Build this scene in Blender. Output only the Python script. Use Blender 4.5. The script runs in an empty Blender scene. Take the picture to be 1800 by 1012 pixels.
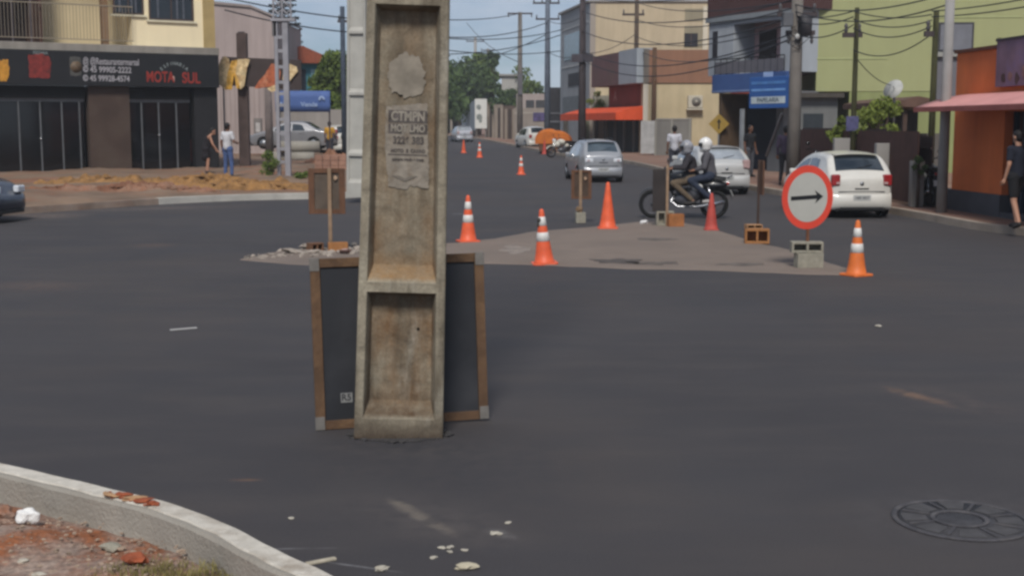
import bpy, bmesh, math, random
import numpy as np
from mathutils import Vector, Matrix
from mathutils import noise as mnoise

# ------------------------------------------------------------------ camera, sky, sun, exposure
scene = bpy.context.scene
COL = scene.collection
CAM_H = 1.95
FPX = 2250.0
PITCH = math.radians(7.24)
cam_data = bpy.data.cameras.new("camera")
cam_data.sensor_width = 36.0
cam_data.lens = 45.0
cam_data.clip_start = 0.05
cam_data.clip_end = 6000.0
cam = bpy.data.objects.new("camera", cam_data)
cam.location = (0, 0, CAM_H)
cam.rotation_euler = (math.radians(90) - PITCH, 0, 0)
COL.objects.link(cam)
scene.camera = cam

SUN_DIR = Vector((-0.06, -0.78, 0.86)).normalized()      # towards the sun
world = bpy.data.worlds.new("World")
scene.world = world
world.use_nodes = True
wn = world.node_tree.nodes; wl = world.node_tree.links
wn.clear()
w_out = wn.new("ShaderNodeOutputWorld")
w_bg = wn.new("ShaderNodeBackground")
w_sky = wn.new("ShaderNodeTexSky")
w_sky.sky_type = 'NISHITA'
w_sky.sun_disc = False
w_sky.sun_elevation = math.asin(SUN_DIR.z)
w_sky.sun_rotation = math.atan2(SUN_DIR.x, SUN_DIR.y)
w_sky.dust_density = 0.4
w_sky.ozone_density = 3.5
w_bg.inputs["Strength"].default_value = 0.07
w_tc = wn.new("ShaderNodeTexCoord")
w_map = wn.new("ShaderNodeMapping"); w_map.inputs["Scale"].default_value = (1.6, 1.6, 6.0)
w_map.inputs["Location"].default_value = (1.7, 0.9, 0.35)
w_nz = wn.new("ShaderNodeTexNoise"); w_nz.inputs["Scale"].default_value = 3.6; w_nz.inputs["Detail"].default_value = 7
w_nz.inputs["Roughness"].default_value = 0.58
w_rp = wn.new("ShaderNodeValToRGB")
w_rp.color_ramp.elements[0].position = 0.36; w_rp.color_ramp.elements[0].color = (0.12, 0.12, 0.12, 1)
w_rp.color_ramp.elements[1].position = 0.64; w_rp.color_ramp.elements[1].color = (0.95, 0.95, 0.95, 1)
w_mix = wn.new("ShaderNodeMixRGB"); w_mix.inputs["Color2"].default_value = (10.4, 10.2, 10.0, 1)
wl.new(w_tc.outputs["Generated"], w_map.inputs["Vector"]); wl.new(w_map.outputs[0], w_nz.inputs["Vector"])
wl.new(w_nz.outputs["Fac"], w_rp.inputs["Fac"]); wl.new(w_rp.outputs["Color"], w_mix.inputs["Fac"])
wl.new(w_sky.outputs["Color"], w_mix.inputs["Color1"])
w_hsv = wn.new("ShaderNodeHueSaturation"); w_hsv.inputs["Saturation"].default_value = 0.8
wl.new(w_mix.outputs["Color"], w_hsv.inputs["Color"])
w_tint = wn.new("ShaderNodeMixRGB"); w_tint.blend_type = 'MULTIPLY'; w_tint.inputs["Fac"].default_value = 1.0
w_tint.inputs["Color2"].default_value = (0.66, 0.76, 0.92, 1)
wl.new(w_hsv.outputs["Color"], w_tint.inputs["Color1"]); wl.new(w_tint.outputs["Color"], w_bg.inputs["Color"]); wl.new(w_bg.outputs[0], w_out.inputs["Surface"])

sun_data = bpy.data.lights.new("sun", 'SUN')
sun_data.energy = 3.0
sun_data.angle = math.radians(14.0)
sun_data.color = (1.0, 0.96, 0.9)
sun = bpy.data.objects.new("sun", sun_data)
sun.rotation_euler = SUN_DIR.to_track_quat('Z', 'Y').to_euler()
sun.location = (0, 0, 40)
COL.objects.link(sun)

scene.view_settings.view_transform = 'Standard'
scene.view_settings.look = 'None'
scene.view_settings.exposure = 0.15
scene.view_settings.gamma = 1.0
try:
    scene.cycles.max_bounces = 6
    scene.cycles.pixel_filter_type = 'BLACKMAN_HARRIS'
    scene.cycles.filter_width = 2.8
except Exception:
    pass

# ------------------------------------------------------------------ measuring: pixel of an 1800 x 1012 frame -> world point
_ct, _st = math.cos(PITCH), math.sin(PITCH)
def ray(px, py):
    u = (px - 900.0) / FPX
    v = (506.0 - py) / FPX
    return Vector((u, _ct + v * _st, -_st + v * _ct))
def gz(Y):
    """height of the carriageway: level by the camera, then climbing gently"""
    t = max(0.0, Y - 22.0)
    s = 0.0042 * t
    if Y < 34: s *= (t / 12.0)
    return min(s, 0.96)
def G(px, py, h=0.0):
    d = ray(px, py)
    z = h
    for _ in range(30):
        k = (z - CAM_H) / d.z if d.z < -1e-5 else 300.0
        k = min(max(k, 0.1), 300.0)
        z = gz(d.y * k) + h
    return Vector((d.x * k, d.y * k, z))
def W(px, py, Y):
    d = ray(px, py)
    k = Y / d.y
    return Vector((d.x * k, Y, CAM_H + d.z * k))
def XA(px, Y):
    return (px - 900.0) / FPX * Y * 1.0

rnd = random.Random(7)
def nz(x, y, z=0.0, s=1.0):
    return mnoise.noise(Vector((x * s, y * s, z * s)))

# ------------------------------------------------------------------ materials
def lin(h, k=1.0):
    h = h.lstrip('#')
    out = []
    for i in (0, 2, 4):
        c = int(h[i:i+2], 16) / 255.0
        c = c / 12.92 if c <= 0.04045 else ((c + 0.055) / 1.055) ** 2.4
        out.append(min(c * k, 0.9))
    return tuple(out) + (1.0,)
_mats = {}
def M(name, col, rough=0.8, var=0.18, scale=3.0, metal=0.0, bump=0.0, bscale=40.0, stain=None, stain_amt=0.4, stain_scale=1.2,
      spec=0.35, streak=0.0, coat=0.0, alpha=None, sheen=None):
    """procedural material: base colour broken up by two noises, optional stains, vertical streaks and bump"""
    if name in _mats: return _mats[name]
    m = bpy.data.materials.new(name)
    m.use_nodes = True
    nt = m.node_tree; N = nt.nodes; L = nt.links
    b = N["Principled BSDF"]
    if isinstance(col, str): col = lin(col)
    b.inputs["Roughness"].default_value = rough
    b.inputs["Metallic"].default_value = metal
    b.inputs["Specular IOR Level"].default_value = spec
    if coat: b.inputs["Coat Weight"].default_value = coat; b.inputs["Coat Roughness"].default_value = 0.06
    tc = N.new("ShaderNodeTexCoord")
    n1 = N.new("ShaderNodeTexNoise"); n1.inputs["Scale"].default_value = scale; n1.inputs["Detail"].default_value = 6
    L.new(tc.outputs["Object"], n1.inputs["Vector"])
    mr = N.new("ShaderNodeMapRange"); mr.inputs[1].default_value = 0.3; mr.inputs[2].default_value = 0.7
    mr.inputs[3].default_value = 1.0 - var; mr.inputs[4].default_value = 1.0 + var
    L.new(n1.outputs["Fac"], mr.inputs[0])
    mul = N.new("ShaderNodeMixRGB"); mul.blend_type = 'MULTIPLY'; mul.inputs["Fac"].default_value = 1.0
    mul.inputs["Color1"].default_value = col
    L.new(mr.outputs[0], mul.inputs["Color2"])
    cur = mul.outputs["Color"]
    if stain:
        if isinstance(stain, str): stain = lin(stain)
        n2 = N.new("ShaderNodeTexNoise"); n2.inputs["Scale"].default_value = stain_scale; n2.inputs["Detail"].default_value = 8
        n2.inputs["Roughness"].default_value = 0.65
        L.new(tc.outputs["Object"], n2.inputs["Vector"])
        r2 = N.new("ShaderNodeMapRange"); r2.inputs[1].default_value = 0.48; r2.inputs[2].default_value = 0.72
        r2.inputs[3].default_value = 0.0; r2.inputs[4].default_value = stain_amt
        L.new(n2.outputs["Fac"], r2.inputs[0])
        mx = N.new("ShaderNodeMixRGB"); mx.inputs["Color2"].default_value = stain
        L.new(r2.outputs[0], mx.inputs["Fac"]); L.new(cur, mx.inputs["Color1"]); cur = mx.outputs["Color"]
    if streak:
        mp = N.new("ShaderNodeMapping"); mp.inputs["Scale"].default_value = (3.1, 3.1, 0.35)
        n3 = N.new("ShaderNodeTexNoise"); n3.inputs["Scale"].default_value = 1.0; n3.inputs["Detail"].default_value = 7
        L.new(tc.outputs["Object"], mp.inputs["Vector"]); L.new(mp.outputs[0], n3.inputs["Vector"])
        r3 = N.new("ShaderNodeMapRange"); r3.inputs[1].default_value = 0.35; r3.inputs[2].default_value = 0.75
        r3.inputs[3].default_value = 1.0; r3.inputs[4].default_value = 1.0 - streak
        L.new(n3.outputs["Fac"], r3.inputs[0])
        m3 = N.new("ShaderNodeMixRGB"); m3.blend_type = 'MULTIPLY'; m3.inputs["Fac"].default_value = 1.0
        L.new(cur, m3.inputs["Color1"]); L.new(r3.outputs[0], m3.inputs["Color2"]); cur = m3.outputs["Color"]
    L.new(cur, b.inputs["Base Color"])
    if bump:
        n4 = N.new("ShaderNodeTexNoise"); n4.inputs["Scale"].default_value = bscale; n4.inputs["Detail"].default_value = 5
        L.new(tc.outputs["Object"], n4.inputs["Vector"])
        bp = N.new("ShaderNodeBump"); bp.inputs["Strength"].default_value = bump; bp.inputs["Distance"].default_value = 0.02
        L.new(n4.outputs["Fac"], bp.inputs["Height"]); L.new(bp.outputs[0], b.inputs["Normal"])
    _mats[name] = m
    return m
def glass_dark(name, col='#15181c', rough=0.06, spec=0.6):
    return M(name, col, rough=rough, var=0.1, scale=1.2, spec=spec)

# ------------------------------------------------------------------ mesh builder
class MB:
    def __init__(self, mat4=None):
        self.v = []; self.f = []; self.sm = []
        self.m = mat4 or Matrix.Identity(4)
    def add(self, vs, fs, smooth=False):
        o = len(self.v)
        for p in vs: self.v.append(self.m @ Vector(p))
        for f in fs: self.f.append([i + o for i in f]); self.sm.append(smooth)
        return self
    def box(self, x0, x1, y0, y1, z0, z1, rot=0.0, piv=None):
        if x0 > x1: x0, x1 = x1, x0
        if y0 > y1: y0, y1 = y1, y0
        if z0 > z1: z0, z1 = z1, z0
        vs = [Vector((x, y, z)) for z in (z0, z1) for x, y in ((x0, y0), (x1, y0), (x1, y1), (x0, y1))]
        if rot:
            c = Vector(piv) if piv else Vector(((x0+x1)/2, (y0+y1)/2, z0))
            R = Matrix.Rotation(rot, 4, 'Z')
            vs = [c + R @ (p - c) for p in vs]
        return self.add(vs, [(0,3,2,1), (4,5,6,7), (0,1,5,4), (1,2,6,5), (2,3,7,6), (3,0,4,7)])
    def cbox(self, c, s, R=None):
        """box by centre and size, optional rotation matrix"""
        vs = []
        for z in (-.5, .5):
            for x, y in ((-.5,-.5), (.5,-.5), (.5,.5), (-.5,.5)):
                p = Vector((x*s[0], y*s[1], z*s[2]))
                if R is not None: p = R @ p
                vs.append(Vector(c) + p)
        return self.add(vs, [(0,3,2,1), (4,5,6,7), (0,1,5,4), (1,2,6,5), (2,3,7,6), (3,0,4,7)])
    def prism(self, poly, a, b, axis='z'):
        """polygon (2d, ccw) extruded from a to b along axis; for 'y' the polygon is (x,z), for 'x' it is (y,z)"""
        n = len(poly)
        def P(p, t):
            return (p[0], p[1], t) if axis == 'z' else ((p[0], t, p[1]) if axis == 'y' else (t, p[0], p[1]))
        vs = [P(p, a) for p in poly] + [P(p, b) for p in poly]
        fs = [tuple(range(n-1, -1, -1)), tuple(range(n, 2*n))]
        fs += [(i, (i+1) % n, n + (i+1) % n, n + i) for i in range(n)]
        return self.add(vs, fs)
    def tube(self, pts, r, n=8, cap=True, smooth=True):
        pts = [Vector(p) for p in pts]
        rr = r if isinstance(r, (list, tuple)) else [r] * len(pts)
        up = None; vs = []; fs = []
        for i, p in enumerate(pts):
            t = (pts[min(i+1, len(pts)-1)] - pts[max(i-1, 0)])
            if t.length < 1e-9: t = Vector((0,0,1))
            t.normalize()
            if up is None:
                up = Vector((0,0,1)) if abs(t.z) < 0.9 else Vector((1,0,0))
            a = (up - t * up.dot(t))
            if a.length < 1e-5: a = Vector((0,1,0)) - t * t.y
            a.normalize(); up = a
            b = t.cross(a)
            for k in range(n):
                th = 2*math.pi*k/n
                vs.append(p + (a*math.cos(th) + b*math.sin(th)) * rr[i])
        for i in range(len(pts)-1):
            for k in range(n):
                fs.append((i*n+k, i*n+(k+1)%n, (i+1)*n+(k+1)%n, (i+1)*n+k))
        if cap:
            fs.append(tuple(range(n-1, -1, -1))); fs.append(tuple(range((len(pts)-1)*n, len(pts)*n)))
        return self.add(vs, fs, smooth)
    def lathe(self, prof, n=24, c=(0,0,0), axis='z', closed=False, smooth=True):
        """profile of (radius, height) turned round an axis through c"""
        vs = []; fs = []
        for (r, h) in prof:
            for k in range(n):
                a = 2*math.pi*k/n
                x, y = r*math.cos(a), r*math.sin(a)
                if axis == 'z': p = (c[0]+x, c[1]+y, c[2]+h)
                elif axis == 'x': p = (c[0]+h, c[1]+x, c[2]+y)
                else: p = (c[0]+x, c[1]+h, c[2]+y)
                vs.append(p)
        m = len(prof)
        for i in range(m - (0 if closed else 1)):
            for k in range(n):
                j = (i+1) % m
                fs.append((i*n+k, i*n+(k+1)%n, j*n+(k+1)%n, j*n+k))
        if not closed:
            fs.append(tuple(range(n-1, -1, -1))); fs.append(tuple(range((m-1)*n, m*n)))
        return self.add(vs, fs, smooth)
    def blob(self, c, r, n=2, amp=0.2, seed=0, sq=1.0):
        bm = bmesh.new(); bmesh.ops.create_icosphere(bm, subdivisions=n, radius=1.0)
        r = r if isinstance(r, (tuple, list)) else (r, r, r)
        vs = []
        for v in bm.verts:
            k = 1 + amp * nz(v.co.x + seed*3.1, v.co.y - seed*1.7, v.co.z + seed, 1.3) * 2
            vs.append((c[0]+v.co.x*r[0]*k, c[1]+v.co.y*r[1]*k, c[2]+v.co.z*r[2]*k*sq))
        fs = [tuple(v.index for v in f.verts) for f in bm.faces]
        bm.free()
        return self.add(vs, fs, amp < 0.16)
    def grid(self, fn, nu, nv, smooth=True):
        vs = [fn(i/nu, j/nv) for i in range(nu+1) for j in range(nv+1)]
        fs = [(i*(nv+1)+j, (i+1)*(nv+1)+j, (i+1)*(nv+1)+j+1, i*(nv+1)+j+1) for i in range(nu) for j in range(nv)]
        return self.add(vs, fs, smooth)
    def mesh(self, name):
        me = bpy.data.meshes.new(name)
        me.from_pydata([tuple(p) for p in self.v], [], self.f)
        me.polygons.foreach_set("use_smooth", self.sm)
        me.update()
        return me
    def build(self, name, mat, parent=None, bevel=0.0, fix=True, seg=2):
        me = self.mesh(name)
        if fix:
            bm = bmesh.new(); bm.from_mesh(me)
            bmesh.ops.recalc_face_normals(bm, faces=bm.faces); bm.to_mesh(me); bm.free()
        me.materials.append(mat)
        o = bpy.data.objects.new(name, me); COL.objects.link(o)
        if parent: o.parent = parent
        if bevel:
            b = o.modifiers.new("bevel", 'BEVEL'); b.width = bevel; b.segments = seg; b.limit_method = 'ANGLE'
            b.angle_limit = math.radians(40)
        return o

def tag(o, label=None, cat=None, group=None, kind=None):
    if label: o['label'] = label
    if cat: o['category'] = cat
    if group: o['group'] = group
    if kind: o['kind'] = kind
    return o
def thing(name, label, cat, loc=(0,0,0), rz=0.0, group=None, parent=None):
    o = bpy.data.objects.new(name, None); COL.objects.link(o)
    o.location = loc; o.rotation_euler = (0, 0, rz); o.empty_display_size = 0.3
    if parent: o.parent = parent
    return tag(o, label, cat, group)
def struct(o): o['kind'] = 'structure'; return o
def copy_tree(o, parent=None):
    c = o.copy(); COL.objects.link(c); c.parent = parent
    for ch in list(o.children): copy_tree(ch, c)
    return c
def text_part(s, size, mat, parent, loc, rot=(math.pi/2, 0, 0), ext=0.004, sx=1.0, align='CENTER', name='lettering', bold=0.0):
    cu = bpy.data.curves.new(name, 'FONT'); cu.body = s; cu.size = size; cu.extrude = ext; cu.align_x = align; cu.align_y = 'CENTER'
    cu.offset = bold
    t = bpy.data.objects.new(name, cu); COL.objects.link(t)
    dg = bpy.context.evaluated_depsgraph_get()
    me = bpy.data.meshes.new_from_object(t.evaluated_get(dg))
    bpy.data.objects.remove(t)
    for v in me.vertices: v.co.x *= sx
    me.materials.clear(); me.materials.append(mat)
    o = bpy.data.objects.new(name, me); COL.objects.link(o); o.parent = parent
    o.location = loc; o.rotation_euler = rot
    return o

class Fac:
    """a house front: local x runs along it from p0 to p1, local -y is outwards, z up; root Empty at p0"""
    def __init__(self, name, label, cat, p0, p1, group=None):
        self.p0 = Vector(p0); d = Vector(p1) - self.p0; d.z = 0
        self.L = d.length; self.a = math.atan2(d.y, d.x)
        self.root = thing(name, label, cat, self.p0, self.a, group)
        self.inv = (Matrix.Translation(self.p0) @ Matrix.Rotation(self.a, 4, 'Z')).inverted()
    def uz(self, px, py, off=0.0):
        o = self.inv @ Vector((0, 0, CAM_H)); d = self.inv.to_3x3() @ ray(px, py)
        k = (off - o.y) / d.y
        p = o + d * k
        return p.x, p.z
    def bx(self, mb, px0, py0, px1, py1, y0, y1):
        """box whose outer face (at y0) shows between two pixel corners"""
        a = self.uz(px0, py0, y0); b = self.uz(px1, py1, y0)
        return mb.box(a[0], b[0], y0, y1, a[1], b[1])
# ------------------------------------------------------------------ setting: ground, road, island, pavements, kerbs
def sheet(name, xs, ys, zf, mat):
    mb = MB()
    nx, ny = len(xs), len(ys)
    vs = [(x, y, zf(x, y)) for y in ys for x in xs]
    fs = [(j*nx+i, j*nx+i+1, (j+1)*nx+i+1, (j+1)*nx+i) for j in range(ny-1) for i in range(nx-1)]
    mb.add(vs, fs, True)
    return struct(mb.build(name, mat, fix=False))

earth_m = M('ground_earth', '#6b5241', rough=0.95, var=0.25, scale=0.4, bump=0.4, bscale=6)
ys = [-60, -20, 0, 10, 22, 26, 30, 34] + list(range(40, 261, 10)) + [400, 900, 2500]
sheet('ground', [-2500, -600, -200, -100, -50, 0, 50, 100, 200, 600, 2500], ys, lambda x, y: gz(y) - 0.03, earth_m)

# new asphalt, with dust smears, mud marks and darker patches laid in its own colour
def asphalt_material():
    m = bpy.data.materials.new('new_asphalt'); m.use_nodes = True
    N = m.node_tree.nodes; L = m.node_tree.links; b = N["Principled BSDF"]
    tc = N.new("ShaderNodeTexCoord")
    def noise(sc, det=6, mp=None, rough=0.6):
        n = N.new("ShaderNodeTexNoise"); n.inputs["Scale"].default_value = sc; n.inputs["Detail"].default_value = det
        n.inputs["Roughness"].default_value = rough
        if mp:
            q = N.new("ShaderNodeMapping"); q.inputs["Scale"].default_value = mp
            L.new(tc.outputs["Object"], q.inputs["Vector"]); L.new(q.outputs[0], n.inputs["Vector"])
        else: L.new(tc.outputs["Object"], n.inputs["Vector"])
        return n.outputs["Fac"]
    def mapr(f, a, b_, c, d):
        r = N.new("ShaderNodeMapRange"); r.inputs[1].default_value = a; r.inputs[2].default_value = b_
        r.inputs[3].default_value = c; r.inputs[4].default_value = d; L.new(f, r.inputs[0]); return r.outputs[0]
    def mixc(fac, c1, c2, bt='MIX'):
        x = N.new("ShaderNodeMixRGB"); x.blend_type = bt
        if isinstance(fac, float): x.inputs["Fac"].default_value = fac
        else: L.new(fac, x.inputs["Fac"])
        for k, c in (("Color1", c1), ("Color2", c2)):
            if isinstance(c, tuple): x.inputs[k].default_value = c
            else: L.new(c, x.inputs[k])
        return x.outputs["Color"]
    cur = mixc(mapr(noise(0.22, 5), 0.35, 0.65, 0, 1), (0.0415, 0.0380, 0.0405, 1), (0.0530, 0.0482, 0.0500, 1))
    cur = mixc(mapr(noise(1.3, 8, (0.5, 1.6, 1)), 0.45, 0.75, 0, 0.5), cur, (0.074, 0.064, 0.060, 1))
    cur = mixc(mapr(noise(170, 3), 0.3, 0.75, 0.72, 1.32), cur, (0, 0, 0, 1)) if False else cur
    g = N.new("ShaderNodeMixRGB"); g.blend_type = 'MULTIPLY'; g.inputs["Fac"].default_value = 1
    L.new(cur, g.inputs["Color1"]); L.new(mapr(noise(140, 2), 0.3, 0.72, 0.66, 1.36), g.inputs["Color2"]); cur = g.outputs["Color"]
    cur = mixc(mapr(noise(0.33, 4, (1, .6, 1)), 0.48, 0.7, 0, 0.55), cur, (0.066, 0.054, 0.049, 1))
    cur = mixc(mapr(noise(0.41, 5, (.7, 1, 2.2)), 0.5, 0.7, 0, 0.5), cur, (0.040, 0.040, 0.046, 1))
    # marks with a place of their own: (x, y, half length, half width, angle, colour, strength)
    def smear(px0, py0, px1, py1, wid, col, amt):
        nonlocal cur
        p, q = G(px0, py0), G(px1, py1)
        c = (p + q) / 2; d = q - p; ang = math.atan2(d.y, d.x)
        mp = N.new("ShaderNodeMapping"); mp.vector_type = 'TEXTURE'
        mp.inputs["Location"].default_value = (c.x, c.y, c.z); mp.inputs["Rotation"].default_value = (0, 0, ang)
        mp.inputs["Scale"].default_value = (d.length/2 + 0.02, wid, 1)
        L.new(tc.outputs["Object"], mp.inputs["Vector"])
        sx = N.new("ShaderNodeSeparateXYZ"); L.new(mp.outputs[0], sx.inputs[0])
        cx = N.new("ShaderNodeCombineXYZ"); L.new(sx.outputs[0], cx.inputs[0]); L.new(sx.outputs[1], cx.inputs[1])
        ln = N.new("ShaderNodeVectorMath"); ln.operation = 'LENGTH'; L.new(cx.outputs[0], ln.inputs[0])
        f = mapr(ln.outputs["Value"], 0.35, 1.25, amt, 0.0)
        nn = mapr(noise(9, 6), 0.38, 0.62, 0.15, 1.0)
        mu = N.new("ShaderNodeMath"); mu.operation = 'MULTIPLY'; L.new(f, mu.inputs[0]); L.new(nn, mu.inputs[1])
        cur = mixc(mu.outputs[0], cur, col)
    dust = (0.24, 0.20, 0.155, 1); mud = (0.17, 0.095, 0.06, 1)
    smear(690, 880, 790, 935, 0.05, dust, 0.75)
    smear(690, 880, 720, 890, 0.04, dust, 0.7)
    smear(600, 845, 900, 960, 0.30, (0.10, 0.085, 0.078, 1), 0.45)
    smear(410, 843, 455, 843, 0.03, mud, 0.8)
    smear(1565, 682, 1665, 712, 0.09, (0.20, 0.115, 0.07, 1), 0.75)
    smear(1560, 675, 1800, 735, 0.28, (0.10, 0.078, 0.07, 1), 0.4)
    smear(1520, 930, 1830, 880, 0.5, (0.075, 0.068, 0.068, 1), 0.55)
    smear(0, 495, 120, 510, 0.5, (0.13, 0.085, 0.065, 1), 0.45)
    smear(235, 430, 300, 432, 0.35, (0.15, 0.09, 0.065, 1), 0.4)
    smear(560, 985, 690, 1003, 0.012, (0.19, 0.185, 0.19, 1), 0.8)
    smear(400, 965, 600, 962, 0.012, (0.15, 0.145, 0.15, 1), 0.7)
    smear(860, 930, 900, 945, 0.05, (0.15, 0.14, 0.135, 1), 0.6)
    smear(590, 775, 830, 790, 0.16, (0.03, 0.03, 0.034, 1), 0.85)  # darker patch round the pole foot
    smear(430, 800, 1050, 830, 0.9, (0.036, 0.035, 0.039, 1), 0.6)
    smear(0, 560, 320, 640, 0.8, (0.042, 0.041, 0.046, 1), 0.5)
    smear(100, 372, 420, 362, 0.6, (0.13, 0.10, 0.085, 1), 0.6)
    smear(0, 383, 150, 376, 0.9, (0.14, 0.105, 0.085, 1), 0.8)
    smear(795, 376, 815, 376, 0.12, (0.22, 0.22, 0.22, 1), 0.8)
    L.new(cur, b.inputs["Base Color"])
    b.inputs["Roughness"].default_value = 0.86
    b.inputs["Specular IOR Level"].default_value = 0.3
    bp = N.new("ShaderNodeBump"); bp.inputs["Strength"].default_value = 0.55; bp.inputs["Distance"].default_value = 0.006
    L.new(noise(120, 4), bp.inputs["Height"]); L.new(bp.outputs[0], b.inputs["Normal"])
    return m
asphalt_m = asphalt_material()
ays = list(range(-6, 34, 1)) + list(range(34, 261, 6))
sheet('asphalt_road', [-70, -40, -20, -12, -8, -4, -2, 0, 2, 4, 8, 12, 20, 40, 70], ays, lambda x, y: gz(y), asphalt_m)

# the island of old paving between the lanes
old_m = M('old_paving', '#776a60', rough=0.92, var=0.10, scale=2.2, bump=0.5, bscale=60, stain='#5b524d', stain_amt=0.55, stain_scale=0.55)
def island():
    px = [(425,457),(470,446),(540,437),(640,436),(800,428),(870,421),(930,409),(1000,403),(1060,398),(1120,391),(1185,390),(1250,402),
          (1330,428),(1380,438),(1425,452),(1470,468),(1535,484),(1420,482),(1300,477),(1200,474),(1100,472),(1000,468),(870,463),(780,462),(640,466),(540,466),(480,462)]
    pts = [G(x, y) for x, y in px]
    bm = bmesh.new()
    fine = []
    for i in range(len(pts)):
        a, b = pts[i], pts[(i+1) % len(pts)]
        n = max(1, int((b-a).length / 0.22))
        for k in range(n):
            p = a.lerp(b, k/n)
            j = 0.05
            fine.append(Vector((p.x + nz(p.x, p.y, 1, 3)*j, p.y + nz(p.x, p.y, 9, 3)*j*2, 0)))
    c = sum(fine, Vector())/len(fine)
    vs = [bm.verts.new((p.x, p.y, gz(p.y)+0.012)) for p in fine]
    top = bm.faces.new(vs)
    bmesh.ops.triangulate(bm, faces=[top])
    ex = [bm.verts.new((p.x + (p.x-c.x)*0.004, p.y + (p.y-c.y)*0.012, gz(p.y)-0.004)) for p in fine]
    for i in range(len(vs)):
        j = (i+1) % len(vs); bm.faces.new((vs[i], ex[i], ex[j], vs[j]))
    bmesh.ops.recalc_face_normals(bm, faces=bm.faces)
    me = bpy.data.meshes.new('traffic_island_paving'); bm.to_mesh(me); bm.free()
    me.materials.append(old_m)
    o = bpy.data.objects.new('traffic_island_pavement', me); COL.objects.link(o)
    struct(o)
island()
def tar_patch(cx, cy, rx, ry, seed, col='#4f4844'):
    p = G(cx, cy); pts = []
    for k in range(40):
        t = 2*math.pi*k/40; r = 1 + .9*nz(math.cos(t)*1.6, math.sin(t)*1.6, seed)
        pts.append((p.x + math.cos(t)*rx*r, p.y + math.sin(t)*ry*r))
    mb = MB(); mb.prism(pts, gz(p.y)+.010, gz(p.y)+.0165)
    struct(mb.build('worn_pavement_patch', M('worn_patch'+col, col, rough=.95, var=.3, scale=6, bump=.4, bscale=40)))
tar_patch(1085, 460, .36, .28, 3); tar_patch(1150, 464, .30, .22, 7, '#5a524c'); tar_patch(1300, 466, .30, .16, 12, '#5e5650'); tar_patch(1150, 422, .35, .22, 5, '#5e5650'); tar_patch(905, 440, .22, .5, 15, '#80756c')

conc_m = M('kerb_concrete', '#a39e94', rough=0.9, var=0.14, scale=6, bump=0.5, bscale=50, stain='#7a6a5a', stain_amt=0.5, stain_scale=3)
def kerb_run(name, pts, w, h, side, mat, base=-0.03):
    """kerb stones along a line of world points; side=+1 puts its width to the right of travel"""
    mb = MB()
    P = []
    for i, p in enumerate(pts):
        t = pts[min(i+1, len(pts)-1)] - pts[max(i-1, 0)]; t.z = 0; t.normalize()
        n = Vector((t.y, -t.x, 0)) * side
        P.append((p, p + n*w))
    for i in range(len(P)-1):
        (a, b), (c, d) = P[i], P[i+1]
        za, zc = gz(a.y), gz(c.y)
        vs = [(a.x,a.y,za+base),(b.x,b.y,za+base),(b.x,b.y,za+h),(a.x,a.y,za+h),(c.x,c.y,zc+base),(d.x,d.y,zc+base),(d.x,d.y,zc+h),(c.x,c.y,zc+h)]
        mb.add(vs, [(3,2,6,7),(0,4,5,1),(0,3,7,4),(1,5,6,2)] + ([(0,1,2,3)] if i == 0 else []) + ([(4,7,6,5)] if i == len(P)-2 else []))
    o = mb.build(name, mat, bevel=0.012)
    return struct(o)
def dense(pts, step=0.6):
    out = []
    for i in range(len(pts)-1):
        n = max(1, int((pts[i+1]-pts[i]).length/step))
        for k in range(n): out.append(pts[i].lerp(pts[i+1], k/n))
    out.append(pts[-1]); return out
def smooth_pts(pts, it=3):
    for _ in range(it):
        q = [pts[0]]
        for i in range(len(pts)-1):
            q.append(pts[i].lerp(pts[i+1], .25)); q.append(pts[i].lerp(pts[i+1], .75))
        q.append(pts[-1]); pts = q
    return pts

# --- the corner block across the junction (shop, dug-up pavement)
lk = [G(-420,412), G(-150,391), G(0,379), G(130,370), G(300,358), G(440,352), G(560,350), G(640,348)]
lk += [Vector((-3.75, 36.0, 0)), Vector((-3.5, 40, 0)), Vector((-3.5, 52, 0)), Vector((-3.8, 70, 0)), Vector((-5.4, 95, 0)), Vector((-9, 130, 0)), Vector((-20, 200, 0))]
lk_s = smooth_pts(lk, 2)
LH = 0.15
def left_h(x, y):
    t = min(1, max(0, (y-33)/9.0))
    return gz(y) + LH + 0.07*t
side_m = M('dug_up_pavement', '#756150', rough=0.95, var=0.28, scale=0.8, bump=0.6, bscale=14, stain='#8a4f2e', stain_amt=0.7, stain_scale=0.45)
def left_block():
    inner = dense(lk_s, .5)
    mb = MB()
    C = Vector((-60, 120, 0))
    rows = [0, .003, .006, 0.01, .015, 0.022, .030, 0.04, .05, 0.06, .072, 0.085, .1, 0.12, 0.17, 0.25, 0.4, 0.6, 0.85]
    n = len(inner); vs = []
    for r in rows:
        for p in inner:
            q = p.lerp(C, r)
            if q.y > 0: pass
            h = left_h(q.x, q.y)
            b = 0.0
            if r > 0 and q.y < 60 and q.x > -20:
                b = max(0, nz(q.x, q.y, 3, 0.55)) * 0.16 + max(0, nz(q.x, q.y, 8, 1.7))*0.08 + max(0, nz(q.x, q.y, 5, 4))*.04
            vs.append((q.x, q.y, h + b))
    fs = [(j*n+i, j*n+i+1, (j+1)*n+i+1, (j+1)*n+i) for j in range(len(rows)-1) for i in range(n-1)]
    mb.add(vs, fs, True)
    struct(mb.build('corner_pavement', side_m))
left_block()
kerb_run('corner_kerb', dense(lk_s[17:], 1.0), 0.16, LH+0.012, -1, M('pale_kerb', '#a8a49c', rough=0.9, var=0.15, scale=3, bump=0.3))
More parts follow.
